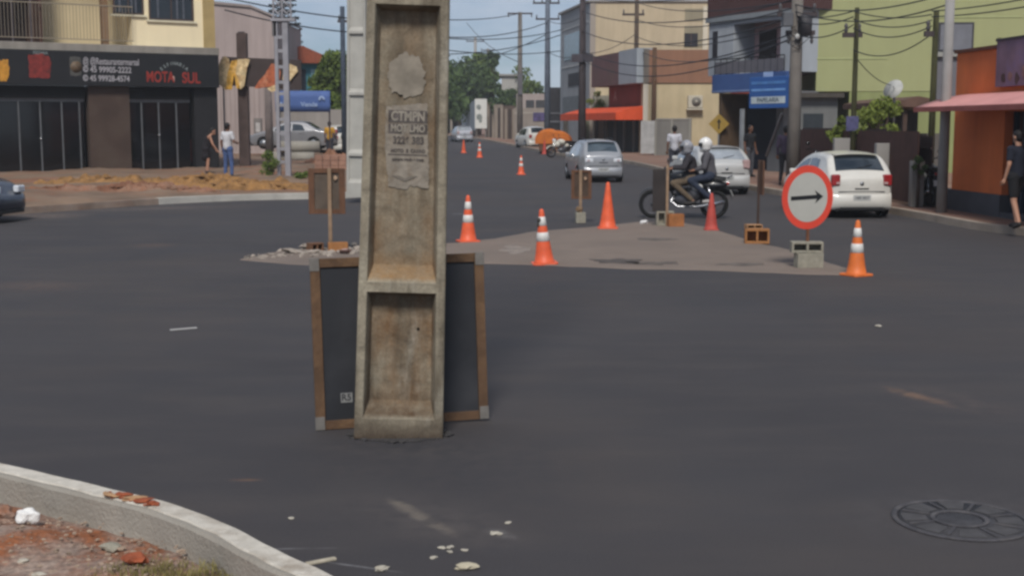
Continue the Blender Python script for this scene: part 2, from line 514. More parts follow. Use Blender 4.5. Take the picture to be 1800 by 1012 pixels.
kerb_run('corner_kerb', dense(lk_s[:18], 1.0), 0.16, LH+0.006, -1, M('muddy_kerb', '#86766a', rough=0.95, var=0.3, scale=1.5, stain='#70452c', stain_amt=.6))

# --- pavement along the houses on the other side
rk = [Vector((13, 6, 0)), Vector((11.2, 14, 0)), Vector((10.0, 18.5, 0)), G(1800,414), G(1740,409), G(1675,397), G(1600,382), G(1480,362), G(1350,341), G(1200,311), G(1100,286), G(1030,280),
      G(974,273), G(918,260.5), G(835,243.5), Vector((-14, 190, 0)), Vector((-22, 240, 0))]
rk_s = smooth_pts(rk, 2)
red_m = M('red_pavement', '#7d5f50', rough=0.95, var=0.2, scale=0.9, bump=0.3, bscale=20, stain='#8d7c6c', stain_amt=0.7, stain_scale=0.5)
def right_block():
    inner = dense(rk_s, 2.0); n = len(inner)
    mb = MB(); vs = []
    offs = [0, 0.8, 1.6, 3, 8, 40, 90]
    for o_ in offs:
        for p in inner:
            vs.append((p.x + o_, p.y + o_*0.08, gz(p.y + o_*0.08) + 0.14))
    fs = [(j*n+i, j*n+i+1, (j+1)*n+i+1, (j+1)*n+i) for j in range(len(offs)-1) for i in range(n-1)]
    mb.add(vs, fs, True)
    struct(mb.build('house_side_pavement', red_m))
right_block()
kerb_run('house_side_kerb', dense(rk_s, 1.5), 0.15, 0.152, 1, M('dusty_kerb', '#94877a', rough=0.95, var=0.2, scale=2, bump=0.3))

# --- the kerb at our feet, its back still open, and the red earth behind it
KH = 0.16
kpx = [(-520,760),(-260,778),(-100,797),(0,815),(100,838),(210,865),(290,884),(400,926),(500,976),(590,1014),(680,1068),(790,1150)]
kp = [G(x, y, KH) for x, y in kpx]
kp_s = smooth_pts([Vector((p.x + nz(p.x, p.y, 1, 1.7)*.03, p.y + nz(p.x, p.y, 4, 1.7)*.03, 0)) for p in kp], 2)
def front_kerb():
    pts = dense(kp_s, 0.07)
    mb = MB(); rows = []
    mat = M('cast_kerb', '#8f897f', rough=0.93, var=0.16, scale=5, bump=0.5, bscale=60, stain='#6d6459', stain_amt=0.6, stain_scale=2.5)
    s = 0
    for i, p in enumerate(pts):
        t = pts[min(i+1, len(pts)-1)] - pts[max(i-1, 0)]; t.normalize()
        n = Vector((t.y, -t.x, 0))
        j = nz(p.x, p.y, 0, 9)*0.006; e = nz(p.x, p.y, 5, 16)*0.005
        w = 0.135
        prof = [(0.0+j, 0.0-.02), (0.004+j, KH-0.014+e), (0.016, KH+e*.6), (w-0.014, KH+e), (w+j, KH-0.012), (w+0.006+j, 0.04), (w+0.02, -0.05)]
        rows.append([p + n*a + Vector((0,0,b)) for a, b in prof])
    m = len(rows[0])
    vs = [v for r in rows for v in r]
    fs = [(i*m+k, (i+1)*m+k, (i+1)*m+k+1, i*m+k+1) for i in range(len(rows)-1) for k in range(m-1)]
    mb.add(vs, fs, False)
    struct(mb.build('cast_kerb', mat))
    # the grout cap: paler smooth top
    mb = MB(); vs = []; m = 4
    for i, p in enumerate(pts):
        t = pts[min(i+1, len(pts)-1)] - pts[max(i-1, 0)]; t.normalize()
        n = Vector((t.y, -t.x, 0)); j = nz(p.x, p.y, 2, 7)*0.014 + nz(p.x, p.y, 6, 22)*0.010; e = nz(p.x, p.y, 5, 16)*0.006
        for a, b in ((-0.006+j*.4, KH-0.03), (-0.002+j*.4, KH+0.006+e*.5), (0.098+j, KH+0.007+e*.5), (0.104+j, KH-0.004)):
            vs.append(p + n*a + Vector((0,0,b)))
    fs = [(i*m+k, (i+1)*m+k, (i+1)*m+k+1, i*m+k+1) for i in range(len(pts)-1) for k in range(m-1)]
    mb.add(vs, fs, False)
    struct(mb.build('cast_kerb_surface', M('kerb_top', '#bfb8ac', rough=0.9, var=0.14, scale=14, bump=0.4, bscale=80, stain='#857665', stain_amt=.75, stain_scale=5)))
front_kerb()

red_earth = None
def earth_patch():
    global red_earth
    m = bpy.data.materials.new('loose_red_earth'); m.use_nodes = True
    N = m.node_tree.nodes; L = m.node_tree.links; b = N["Principled BSDF"]
    tc = N.new("ShaderNodeTexCoord")
    n1 = N.new("ShaderNodeTexNoise"); n1.inputs["Scale"].default_value = 3.2; n1.inputs["Detail"].default_value = 7; n1.inputs["Roughness"].default_value = .7
    n2 = N.new("ShaderNodeTexNoise"); n2.inputs["Scale"].default_value = 34; n2.inputs["Detail"].default_value = 5
    r = N.new("ShaderNodeValToRGB"); cr = r.color_ramp
    cr.elements[0].position = .40; cr.elements[0].color = lin('#86502f')
    cr.elements[1].position = .62; cr.elements[1].color = lin('#8d7a6d')
    e = cr.elements.new(.52); e.color = lin('#84695a')
    r2 = N.new("ShaderNodeMapRange"); r2.inputs[1].default_value=.3; r2.inputs[2].default_value=.7; r2.inputs[3].default_value=.6; r2.inputs[4].default_value=1.35
    mx = N.new("ShaderNodeMixRGB"); mx.blend_type='MULTIPLY'; mx.inputs["Fac"].default_value = 1
    L.new(tc.outputs["Object"], n1.inputs["Vector"]); L.new(tc.outputs["Object"], n2.inputs["Vector"])
    L.new(n1.outputs["Fac"], r.inputs["Fac"]); L.new(n2.outputs["Fac"], r2.inputs[0])
    L.new(r.outputs["Color"], mx.inputs["Color1"]); L.new(r2.outputs[0], mx.inputs["Color2"]); L.new(mx.outputs["Color"], b.inputs["Base Color"])
    b.inputs["Roughness"].default_value = .97
    bp = N.new("ShaderNodeBump"); bp.inputs["Strength"].default_value=.7; bp.inputs["Distance"].default_value=.02
    L.new(n2.outputs["Fac"], bp.inputs["Height"]); L.new(bp.outputs[0], b.inputs["Normal"])
    red_earth = m
    pts = dense(kp_s, 0.06); n = len(pts)
    C = Vector((-3.0, 2.2, 0)); rows = 60; vs = []
    for j in range(rows+1):
        t = (j/rows)**1.2
        for i, p in enumerate(pts):
            tt = pts[min(i+1, n-1)] - pts[max(i-1, 0)]; tt.normalize()
            q0 = p + Vector((tt.y, -tt.x, 0))*0.10
            q = q0.lerp(C, t)
            d = (q-q0).length
            h = 0.006 + 0.03*min(1, d/0.5) + nz(q.x, q.y, 0, 2.3)*0.04*min(1, d/.35) + nz(q.x, q.y, 4, 9)*0.018 + abs(nz(q.x, q.y, 7, 26))*0.014
            vs.append((q.x, q.y, max(h, 0.004) if d > 0.02 else -0.02))
    fs = [(j*n+i, (j+1)*n+i, (j+1)*n+i+1, j*n+i+1) for j in range(rows) for i in range(n-1)]
    mb = MB(); mb.add(vs, fs, True)
    struct(mb.build('loose_earth_ground', m))
earth_patch()
def earth_z(x, y):
    return 0.034 + nz(x, y, 0, 2.3)*0.04 + nz(x, y, 4, 9)*0.018
# pebbles on the earth: uncountable
peb = MB()
r5 = random.Random(5)
for k in range(520):
    px_, py_ = r5.uniform(-30, 330), r5.uniform(905, 1030)
    p = G(px_, py_, 0.06)
    s = r5.choice([.003, .004, .005, .007, .010]) * r5.uniform(.7, 1.3)
    peb.blob((p.x, p.y, earth_z(p.x, p.y) + s*.3), (s*1.3, s, s*.7), 1, 0.3, k)
tag(peb.build('gravel', M('pebbles', '#93806f', rough=.95, var=.35, scale=9)), 'loose pebbles and crumbs on the red earth by the kerb', None, None, 'stuff')
# yellowish grass tuft edge
gr = MB()
for k in range(1500):
    px_ = r5.gauss(300, 95); py_ = 1003 + r5.gauss(0, 8) + (abs(px_-300)/95)**2*4
    p = G(px_, py_, 0.05); h = r5.uniform(.012, .038); a = r5.uniform(0, 6.28); l = r5.uniform(.0, .03)
    d = Vector((math.cos(a), math.sin(a), 0)); e = Vector((-d.y, d.x, 0)) * .0022
    z = earth_z(p.x, p.y) - .005
    b0 = Vector((p.x, p.y, z))
    gr.add([b0-e, b0+e, b0+d*l*.5+Vector((0,0,h*.6))+e*.6, b0+d*l*.5+Vector((0,0,h*.6))-e*.6, b0+d*l+Vector((0,0,h))], [(0,1,2,3),(3,2,4)])
tag(gr.build('grass', M('dry_grass', '#7c7344', rough=.8, var=.4, scale=12), fix=False), 'short yellowing grass growing out of the red earth', None, None, 'stuff')
# ------------------------------------------------------------------ the concrete pole standing in the road
def zz(py, Y): return W(711, py, Y).z
POLE_Y = G(700, 772).y
def pole_material():
    m = bpy.data.materials.new('weathered_concrete'); m.use_nodes = True
    N = m.node_tree.nodes; L = m.node_tree.links; b = N["Principled BSDF"]
    tc = N.new("ShaderNodeTexCoord")
    def noise(sc, det=7, mp=(1,1,1), ro=.6):
        q = N.new("ShaderNodeMapping"); q.inputs["Scale"].default_value = mp
        n = N.new("ShaderNodeTexNoise"); n.inputs["Scale"].default_value = sc; n.inputs["Detail"].default_value = det; n.inputs["Roughness"].default_value = ro
        L.new(tc.outputs["Object"], q.inputs["Vector"]); L.new(q.outputs[0], n.inputs["Vector"]); return n.outputs["Fac"]
    def mapr(f, a, b_, c, d):
        r = N.new("ShaderNodeMapRange"); r.inputs[1].default_value=a; r.inputs[2].default_value=b_; r.inputs[3].default_value=c; r.inputs[4].default_value=d
        L.new(f, r.inputs[0]); return r.outputs[0]
    def mix(f, c1, c2, bt='MIX'):
        x = N.new("ShaderNodeMixRGB"); x.blend_type = bt
        if isinstance(f, float): x.inputs["Fac"].default_value = f
        else: L.new(f, x.inputs["Fac"])
        for k, c in (("Color1", c1), ("Color2", c2)):
            if isinstance(c, tuple): x.inputs[k].default_value = c
            else: L.new(c, x.inputs[k])
        return x.outputs["Color"]
    cur = mix(mapr(noise(2.2), .35, .65, 0, 1), lin('#7c7465'), lin('#9c9482'))
    # rust-brown soil stains, thicker in the hollows (local y is depth)
    sep = N.new("ShaderNodeSeparateXYZ"); L.new(tc.outputs["Object"], sep.inputs[0])
    hollow = mapr(sep.outputs[1], 0.02, 0.09, 0.12, 1.0)
    low = mapr(sep.outputs[2], 0.1, 2.4, 1.0, 0.55)
    st = mapr(noise(2.6, 9, (1,1,.5), .7), .36, .58, 0.1, 1.0)
    def mul(a, b_):
        x = N.new("ShaderNodeMath"); x.operation='MULTIPLY'
        for i, c in enumerate((a, b_)):
            if isinstance(c, float): x.inputs[i].default_value = c
            else: L.new(c, x.inputs[i])
        return x.outputs[0]
    cur = mix(mul(mul(mul(st, hollow), low), .85), cur, lin('#6a4a2b'))
    cur = mix(mapr(noise(1.1, 6, (3.2,3.2,.40)), .45, .62, 0, .85), cur, lin('#50473b'))
    cur = mix(mapr(noise(4.5, 8, (1,1,.25)), .54, .7, 0, .45), cur, lin('#b9b4a6'))
    def soil(cur, za, zb_, col, amt):
        r = N.new("ShaderNodeMapRange"); r.inputs[1].default_value = za; r.inputs[2].default_value = zb_; r.inputs[3].default_value = 1; r.inputs[4].default_value = 0
        L.new(sep.outputs[2], r.inputs[0])
        r2 = N.new("ShaderNodeMath"); r2.operation = 'GREATER_THAN'; r2.inputs[1].default_value = za - .02; L.new(sep.outputs[2], r2.inputs[0])
        return mix(mul(mul(mul(r.outputs[0], mapr(sep.outputs[1], .004, .03, 0.0, 1.0)), r2.outputs[0]), mapr(noise(6, 6), .3, .6, .35, amt)), cur, lin(col))
    cur = soil(cur, SOIL_Z[0], SOIL_Z[0]+.19, '#87653d', 1.0)
    cur = soil(cur, SOIL_Z[1], SOIL_Z[1]+.16, '#4e3c2c', 1.0)
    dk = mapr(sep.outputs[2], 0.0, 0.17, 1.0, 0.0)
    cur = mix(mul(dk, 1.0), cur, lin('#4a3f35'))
    g = mix(1.0, cur, mapr(noise(60, 4), .3, .7, .82, 1.15), 'MULTIPLY')
    L.new(g, b.inputs["Base Color"]); b.inputs["Roughness"].default_value = .93; b.inputs["Specular IOR Level"].default_value = .2
    bp = N.new("ShaderNodeBump"); bp.inputs["Strength"].default_value=.6; bp.inputs["Distance"].default_value=.008
    L.new(noise(38, 6), bp.inputs["Height"]); L.new(bp.outputs[0], b.inputs["Normal"])
    return m
SOIL_Z = (zz(497, POLE_Y), zz(737, POLE_Y)+.03)
pole_conc = pole_material()
def dt_pole(mb, H, w0, w1, dep, recs, fl=.045, inner=.030, D=.115, dx=.006, dz=.012, zfine=99, chips=0.004, seed=0):
    """double-T pole: front and back carry deep panels between cross ribs. front face at y=0, back at y=dep"""
    zs = []; z = 0.0
    while z < H:
        zs.append(z); z += dz if z < zfine else dz*5
    for a, b in recs:
        for q in (a, a+.002, a+.10, b-.032, b-.002, b): zs.append(q)
    zs = sorted(set(round(q, 4) for q in zs if 0 <= q < H)) + [H]
    ts = np.linspace(-1, 1, int(w0/dx)+1)
    def depth(x, z, w):
        for a, b in recs:
            if a < z < b:
                s = (w/2 - fl - abs(x))/inner
                s = max(0, min(1, s, (z-a)/.10, (b-z)/.03))
                return D * (s*s*(3-2*s)*.35 + s*.65)
        return 0.0
    for face in (0, 1):
        vs = []
        for z in zs:
            w = w0 + (w1-w0)*z/H
            for t in ts:
                x = t*w/2
                d = depth(x, z, w)
                e = (1-abs(t))*w/2
                ch = max(0, .010 - e)*.8 + max(0, nz(x+seed, z, 2, 11))*chips
                if face == 0: vs.append((x, d + ch, z))
                else: vs.append((x, dep - d - ch, z))
        n = len(ts)
        fs = [(i*n+k, i*n+k+1, (i+1)*n+k+1, (i+1)*n+k) for i in range(len(zs)-1) for k in range(n-1)]
        if face: fs = [tuple(reversed(f)) for f in fs]
        mb.add(vs, fs, False)
        if face == 0: front = vs
        else: back = vs
    n = len(ts)
    for k, flip in ((0, 0), (n-1, 1)):
        vs = []; m = len(zs)
        for i in range(m): vs += [front[i*n+k], back[i*n+k]]
        fs = [(2*i, 2*i+2, 2*i+3, 2*i+1) for i in range(m-1)]
        if flip: fs = [tuple(reversed(f)) for f in fs]
        mb.add(vs, fs)
    o = (len(zs)-1)*n
    mb.add([front[o], front[o+n-1], back[o+n-1], back[o]], [(0,1,2,3)])
def main_pole():
    Y = POLE_Y
    c = G(700, 772)
    root = thing('concrete_utility_pole', 'tall weathered concrete pole left standing in the fresh asphalt', 'utility pole', (c.x, c.y, 0), math.radians(2.0))
    root.rotation_euler = (0, math.radians(1.9), math.radians(2.0))
    z1, z2, z3, z4 = zz(737, Y), zz(514, Y), zz(497, Y), zz(8, Y)
    step = (z4 - z3) + 0.06
    recs = [(z1, z2), (z3, z4)]
    a = z4 + .06
    while a + step < 9.5: recs.append((a, a + step - .06)); a += step
    mb = MB(); dt_pole(mb, 9.6, .555, .34, .27, recs, fl=.052, zfine=2.9, dz=.010, chips=.012)
    mb.v = [Vector((p.x, p.y, p.z - .0)) for p in mb.v]
    mb.build('shaft', pole_conc, root)
    # dark collar of broken asphalt round the foot
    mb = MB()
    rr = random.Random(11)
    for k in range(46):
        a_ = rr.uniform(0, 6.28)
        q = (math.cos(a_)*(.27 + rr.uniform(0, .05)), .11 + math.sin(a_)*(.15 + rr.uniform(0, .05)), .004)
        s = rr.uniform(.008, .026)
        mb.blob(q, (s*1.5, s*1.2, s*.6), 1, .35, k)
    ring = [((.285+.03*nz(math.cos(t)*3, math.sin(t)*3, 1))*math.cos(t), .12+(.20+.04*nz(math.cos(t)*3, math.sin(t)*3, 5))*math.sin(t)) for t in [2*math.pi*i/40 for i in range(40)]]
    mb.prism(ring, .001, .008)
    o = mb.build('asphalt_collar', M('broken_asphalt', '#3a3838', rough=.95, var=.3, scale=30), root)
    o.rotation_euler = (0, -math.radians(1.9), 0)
    # poster and paper remnants on the web panel
    yb = .115 - .006
    def L(px, py):      # pixel -> local x,z on the panel
        p = W(px, py, Y + .11)
        return ((p.x - c.x) - p.z*math.sin(math.radians(1.9)), p.z)
    paper = M('old_poster_paper', '#857d72', rough=.9, var=.22, scale=14, bump=.3, stain='#6b5c4b', stain_amt=.8, stain_scale=11)
    ink = M('faded_ink', '#524c49', rough=.9, var=.4, scale=25)
    def ragged(pts, name, mat, y, amp=.006, seed=0):
        loc = [L(*p) for p in pts]; out = []
        for i in range(len(loc)):
            a_, b_ = loc[i], loc[(i+1) % len(loc)]
            n = max(1, int(math.dist(a_, b_)/.008))
            for k in range(n):
                t = k/n; x = a_[0]+(b_[0]-a_[0])*t; z = a_[1]+(b_[1]-a_[1])*t
                out.append((x + nz(x, z, seed, 45)*amp, z + nz(z, x, seed+3, 45)*amp))
        mb = MB(); mb.prism(out, y, y+.0015, 'y'); return mb.build(name, mat, root)
    post = ragged([(680,188),(752,180),(755,330),(722,326),(716,333),(684,328),(678,262)], 'poster', paper, yb, .007, 1)
    ragged([(690,108),(712,93),(738,100),(748,128),(745,165),(715,170),(688,162),(682,130)], 'paper_remnant', M('scraped_paper', '#827a6e', rough=.9, var=.25, scale=12, stain='#777064', stain_amt=.9, stain_scale=16), yb, .02, 4)
    def row(s, px0, px1, py, hpx, ink_=ink, bold=.001):
        x0, z = L(px0, py); x1, _ = L(px1, py); _, zh = L(px0, py-hpx/2); _, zl = L(px0, py+hpx/2)
        t = text_part(s, (zh-zl)*1.35, ink_, root, ((x0+x1)/2, yb-.0032, z), ext=.0008, bold=bold)
        wd = max(v.co.x for v in t.data.vertices) - min(v.co.x for v in t.data.vertices)
        k = (x1-x0)/wd
        for v in t.data.vertices: v.co.x *= k
    def bar(px0, py0, px1, py1, mat=ink, y=.0022):
        a_ = L(px0, py0); b_ = L(px1, py1)
        MB().box(a_[0], b_[0], yb-y, yb-y+.001, a_[1], b_[1]).build('poster_bar', mat, root)
    pale = M('poster_pale', '#8a8378', rough=.9, var=.2, scale=20)
    bar(684, 194, 752, 216); row('CTMPN', 689, 748, 205, 17, pale, .003)
    bar(684, 218, 707, 235); bar(721, 218, 752, 235); row('MOT LMO', 688, 748, 226, 13, pale, .002)
    row('3226 383', 692, 746, 247, 13, ink, .002)
    row('MOTO  E  CARRO', 688, 748, 265, 6)
    bar(683, 271, 752, 273)
    row('compra vende e troca', 690, 746, 280, 5)
    row('v', 690, 735, 312, 14, M('grey_print', '#6f685f', rough=.9), .001)
    # peg hole: a dark disc with the mouth's shade put in its colour
    hx, hz = L(736, 577)
    mb = MB(); mb.lathe([(.009, 0), (.006, .0), (.006, .02)], 14, (hx, yb+.002, hz), 'y')
    mb.build('bolt_hole', M('hole_dark', '#15110d', rough=1), root)
    return root
main_pole()

# ------------------------------------------------------------------ the framed board leaning behind the pole
wood_m = M('weathered_timber', '#6f5238', rough=.85, var=.3, scale=5, bump=.3, bscale=30, stain='#8a6a4a', stain_amt=.6, stain_scale=6, streak=.3)
def board():
    bl, br = G(556, 757), G(859, 739)
    d = br - bl; L_ = d.length; a = math.atan2(d.y, d.x)
    root = thing('framed_board', 'dark panel in a timber frame leaning against the back of the pole', 'sign board', (bl.x, bl.y, 0), a)
    p = W(545, 455, bl.y + .09); H = p.z / math.cos(.1)
    t = math.atan2(.09, H)
    root.rotation_euler = (-t, math.radians(-.6), a)
    fw = .062; th = .035
    side = M('board_frame_timber', '#5c4532', rough=.82, var=.3, scale=4, bump=.3, bscale=30, stain='#86684a', stain_amt=.6, stain_scale=5, streak=.3)
    H1 = H
    for x0, x1 in ((0, fw), (L_-fw, L_)):
        MB().box(x0, x1, 0, th, 0.002, H1).build('frame_stile', side, root, bevel=.003)
    for z0, z1 in ((0, fw), (H1-fw, H1)):
        MB().box(fw+.001, L_-fw-.001, .002, th-.002, z0+.002, z1-.002).build('frame_rail', side, root, bevel=.003)
    MB().box(fw-.01, L_-fw+.01, th*.45, th*.7, fw-.01, H1-fw+.01).build('panel', M('board_panel', '#27282c', rough=.55, var=.22, scale=2.5, stain='#3d3d40', stain_amt=.6, stain_scale=1.5), root)
    pl = M('corner_plate', '#6f6b66', rough=.7, metal=.2, var=.2, scale=15)
    for cx in (0, L_-.055):
        for cz in (0, H1-.085):
            MB().box(cx-.003, cx+.058, -.004, .012, cz+.003, cz+.088).build('corner_plate', pl, root, bevel=.002)
    x = (615-556)/(859-556)*L_ - .02
    lbl = MB().box(x-.035, x+.04, th*.45-.003, th*.45-.0005, .170, .232).build('label', M('white_label', '#7f7f7e', rough=.6, var=.1), root)
    text_part('R5', .06, M('label_ink', '#3a3a3c', rough=.7), lbl, (x, th*.45-.006, .203), ext=.001, bold=.001)
    return root
board()

# ------------------------------------------------------------------ manhole cover
def manhole():
    c = G(1690, 914)
    root = thing('manhole_cover', 'round grey manhole frame with two nested discs set in the asphalt', 'manhole cover', (c.x, c.y, 0.0))
    mm = M('cast_iron_dusty', '#434144', rough=.75, var=.25, scale=12, bump=.4, bscale=70, stain='#6b6663', stain_amt=.6, stain_scale=8)
    R = (1810-1570)/2 / ((914-220)/CAM_H)
    mb = MB(); mb.lathe([(R, .001), (R, .007), (R*.97, .011), (R*.92, .009), (R*.91, .002)], 56, closed=True); mb.build('frame_ring', mm, root)
    lid = MB()
    lid.lathe([(R*.90, .0015), (R*.90, .006)], 56)
    o = lid.build('cover_plate', M('cover_plate', '#3a393c', rough=.8, var=.25, scale=10, bump=.4, bscale=60), root)
    for cx, r in ((-.03, .42),):
        mb = MB(); mb.lathe([(R*r, .0065), (R*r, .014), (R*(r-.05), .015), (R*(r-.09), .0065)], 40, (cx*R, 0, 0), closed=True); mb.build('inner_ring', mm, root)
    for k in range(8):
        a = k*math.pi/4+.25; mb = MB()
        mb.cbox((math.cos(a)*R*.66, math.sin(a)*R*.66, .0085), (R*.40, R*.045, .008), Matrix.Rotation(a, 3, 'Z'))
        mb.build('cover_rib', mm, root)
    mb = MB()
    for k in range(8):
        a0 = k*math.pi/4+.25+.16; a1 = a0+math.pi/4-.32
        pts = [(math.cos(a0+(a1-a0)*i/6)*R*.86, math.sin(a0+(a1-a0)*i/6)*R*.86) for i in range(7)] + [(math.cos(a1-(a1-a0)*i/6)*R*.5, math.sin(a1-(a1-a0)*i/6)*R*.5) for i in range(7)]
        mb.prism(pts, .006, .010)
    mb.build('cover_segment_surface', M('dusty_segments', '#454344', rough=.85, var=.2, scale=14), root)
manhole()

# ------------------------------------------------------------------ traffic cones
orange = M('cone_orange', '#da5c36', rough=.5, var=.14, scale=6, spec=.4, stain='#b04c2c', stain_amt=.5, stain_scale=5)
orange2 = M('cone_amber', '#d06a2c', rough=.55, var=.14, scale=6, spec=.4)
redcone = M('cone_faded_red', '#a8443a', rough=.65, var=.18, scale=6)
refl = M('cone_white_band', '#c9c6c0', rough=.45, var=.12, scale=8)
def cone(px, py, hpx, label, mat=orange, bands=True, dim=None, rz=0, base=.36, tilt=0.0, bandm=None, hgt=None):
    p = G(px, py - 2)
    h = hgt or hpx / ((W(px, py-2, p.y) - W(px, py-102, p.y)).length and 100/(W(px, py-2, p.y) - W(px, py-102, p.y)).length)
    root = thing('traffic_cone', label, 'traffic cone', (p.x, p.y, p.z), rz, 'traffic cones set out on the road')
    rB, rT = h*.178, h*.036
    s = base*h/.75
    def R(t): return rB + (rT-rB)*(t/(h)) if t > .04*h else rB*1.02
    mb = MB(); a = s/2*.95; b = s/2*.78
    poly = [(a,b),(b,a),(-b,a),(-a,b),(-a,-b),(-b,-a),(b,-a),(a,-b)]
    mb.prism(poly, 0.0, .028*h/.75)
    o = mb.build('base', mat, root, bevel=.006)
    mb = MB(); prof = [(rB*1.12, .028*h/.75), (rB*1.0, .05*h)] + [(R(t*h), t*h) for t in (.2, .4, .6, .8, .96)] + [(rT*.9, h*.985), (rT*.5, h)]
    mb.lathe(prof, 28); mb.build('cone_body', mat, root)
    if bands:
        for z0, z1 in ((.42, .58), (.70, .86)):
            mb = MB(); mb.lathe([(R(z0*h)+.0005, z0*h), (R(z0*h)+.004, z0*h+.002), (R(z1*h)+.004, z1*h-.002), (R(z1*h)+.0005, z1*h)], 28)
            mb.build('reflective_band', bandm or refl, root)
    root.rotation_euler.y = tilt
    return root
cone(823, 427, 82, 'orange cone with two white bands just past the old concrete pole', rz=.3)
c2 = cone(957, 466, 97, 'orange cone at the near edge of the island with a dark taped top', rz=.1, tilt=-.06)
cone(1505, 486, 97, 'amber cone at the island tip beside the arrow sign', mat=orange2, rz=.5)
cone(1068, 404, 82, 'plain orange cone without bands beside a grey block', bands=False, base=.34)
cone(1250, 407, 66, 'faded reddish cone in front of the motorcycle wheel', mat=redcone, bands=False, base=.30)
cone(916, 309, 34, 'small far cone alone in the middle of the lane', rz=.2)
cone(843, 279, 27, 'second far cone with one behind it toward the parked car')
cone(815, 271, 23, 'farthest cone right behind the pale car in the lane', bands=False)
cone(957, 273, 25, 'thin faded cone in front of the orange covered skip', mat=redcone, bands=False)
cone(977, 264, 16, 'cone half hidden beside the orange covered skip', mat=redcone, bands=False) if False else None
cone(936, 262, 22, 'faint cone by the white van at the skip', mat=redcone, bands=False)
# dark rag on the taped cone
def rag():
    p = G(957, 464); h = .78
    mb = MB(); mb.blob((-.045, -.03, h*.80), (.03, .025, .045), 2, .3, 3); mb.blob((-.06, -.03, h*.72), (.022, .018, .035), 2, .3, 5)
    mb.build('tape_wrap', M('tape_dark', '#39342f', rough=.8, var=.5, scale=30), c2)
rag()

# ------------------------------------------------------------------ makeshift signs
fr_wood = M('sign_timber', '#5f4230', rough=.85, var=.28, scale=6, bump=.2, streak=.25)
post_wood = M('post_timber', '#8c745d', rough=.85, var=.2, scale=8, streak=.2)
def back_sign(px, py, ppost_top, x0, x1, y0, y1, label, panel='#4a4642', rz=0.0, knot=None, blocks='rubble'):
    p = G(px, py); Y = p.y
    root = thing('makeshift_sign', label, 'road sign', (p.x, p.y, p.z), rz, 'makeshift signs seen from behind')
    ax, az = W(x0, y1, Y).x - p.x, W(x0, y1, Y).z - p.z
    bx_, bz = W(x1, y0, Y).x - p.x, W(x1, y0, Y).z - p.z
    fw = (bx_-ax)*.16
    MB().box(ax+fw*.6, bx_-fw*.6, .012, .022, az+fw*.6, bz-fw*.6).build('sign_panel', M('sign_back'+panel, panel, rough=.7, var=.25, scale=6, stain='#5a4634', stain_amt=.5, stain_scale=4), root)
    fr = MB()
    fr.box(ax, ax+fw, -.012, .012, az, bz); fr.box(bx_-fw, bx_, -.012, .012, az, bz)
    fr.box(ax+fw, bx_-fw, -.010, .010, az, az+fw*.8); fr.box(ax+fw, bx_-fw, -.010, .010, bz-fw*.8, bz)
    fr.build('frame', fr_wood, root, bevel=.003)
    w = .028
    pt = W(px, ppost_top, Y).z - p.z
    MB().box(-w, w, -.055, -.0125, .02, pt).build('post', post_wood, root, bevel=.003)
    if knot:
        q = W(knot[0], knot[1], Y)
        MB().blob((q.x-p.x, -.02, q.z-p.z), (.03, .015, .035), 2, .2, 2).build('rag', M('pale_rag', '#a58a72', rough=.9), root)
    return root, p
CON = M('hollow_block', '#8f8a7c', rough=.95, var=.2, scale=9, bump=.5, bscale=70, stain='#6a6255', stain_amt=.5, stain_scale=6)
BRK = M('clay_block', '#99693f', rough=.95, var=.22, scale=7, bump=.4, bscale=50, stain='#7d5a3c', stain_amt=.6, stain_scale=5)
def hollow_block(name, label, loc, size, rz, mat, holes='front', group=None):
    """block with two core holes through it, opening on its front (y) or on its top"""
    L_, D_, H_ = size
    bm = bmesh.new()
    t = min(.035, H_*.2)
    cell = (L_ - 3*t)/2
    mb = MB()
    if holes == 'front':
        mb.box(-L_/2, L_/2, -D_/2, D_/2, 0, t); mb.box(-L_/2, L_/2, -D_/2, D_/2, H_-t, H_)
        for k in range(3):
            x = -L_/2 + k*(cell+t); mb.box(x, x+t, -D_/2, D_/2, t, H_-t)
        mb.box(-L_/2+t, L_/2-t, D_/2-.02, D_/2-.004, t, H_-t)
    else:
        mb.box(-L_/2, L_/2, -D_/2, -D_/2+t, 0, H_); mb.box(-L_/2, L_/2, D_/2-t, D_/2, 0, H_)
        for k in range(3):
            x = -L_/2 + k*(cell+t); mb.box(x, x+t, -D_/2+t, D_/2-t, 0, H_)
    bm.free()
    o = mb.build(name, mat, bevel=.004)
    o.location = loc; o.rotation_euler = (0, 0, rz)
    tag(o, label, 'block', group)
    return o
BG = 'blocks that weigh down the makeshift signs'
# sign over the rubble, beside the old pole
s1, p1 = back_sign(582, 442, 296, 543, 606, 296, 376, 'brown framed sign back on a thin post above the rubble heap', '#53483e', knot=(590,313))
hollow_block('clay_block', 'tan broken block lying at the rubble sign post', (p1.x+.12, p1.y-.10, gz(p1.y)+.012), (.30, .18, .14), .2, BRK, 'top', BG)
hollow_block('clay_block', 'brown block leaning in the rubble beside the tan one', (p1.x-.24, p1.y-.05, gz(p1.y)+.012), (.22, .16, .13), .7, M('clay_dark', '#6b4c38', rough=.95, var=.3), 'front', BG)
rub = random.Random(21)
rubm = M('rubble_stone', '#8d8379', rough=.95, var=.25, scale=6, bump=.4)
mb = MB()
for k in range(70):
    t = rub.random()
    px_ = 430 + 200*t; py_ = 455 - 15*t + rub.gauss(0, 3.5) * (0.5+t)
    q = G(px_, py_); s = rub.uniform(.012, .05) * (0.5 + t*.9)
    mb.blob((q.x, q.y, q.z + s*.3 + .01), (s*1.6, s*1.1, s*.8), 1, .4, k)
tag(mb.build('rubble', rubm), 'broken asphalt and stone rubble at the end of the island', None, None, 'stuff')
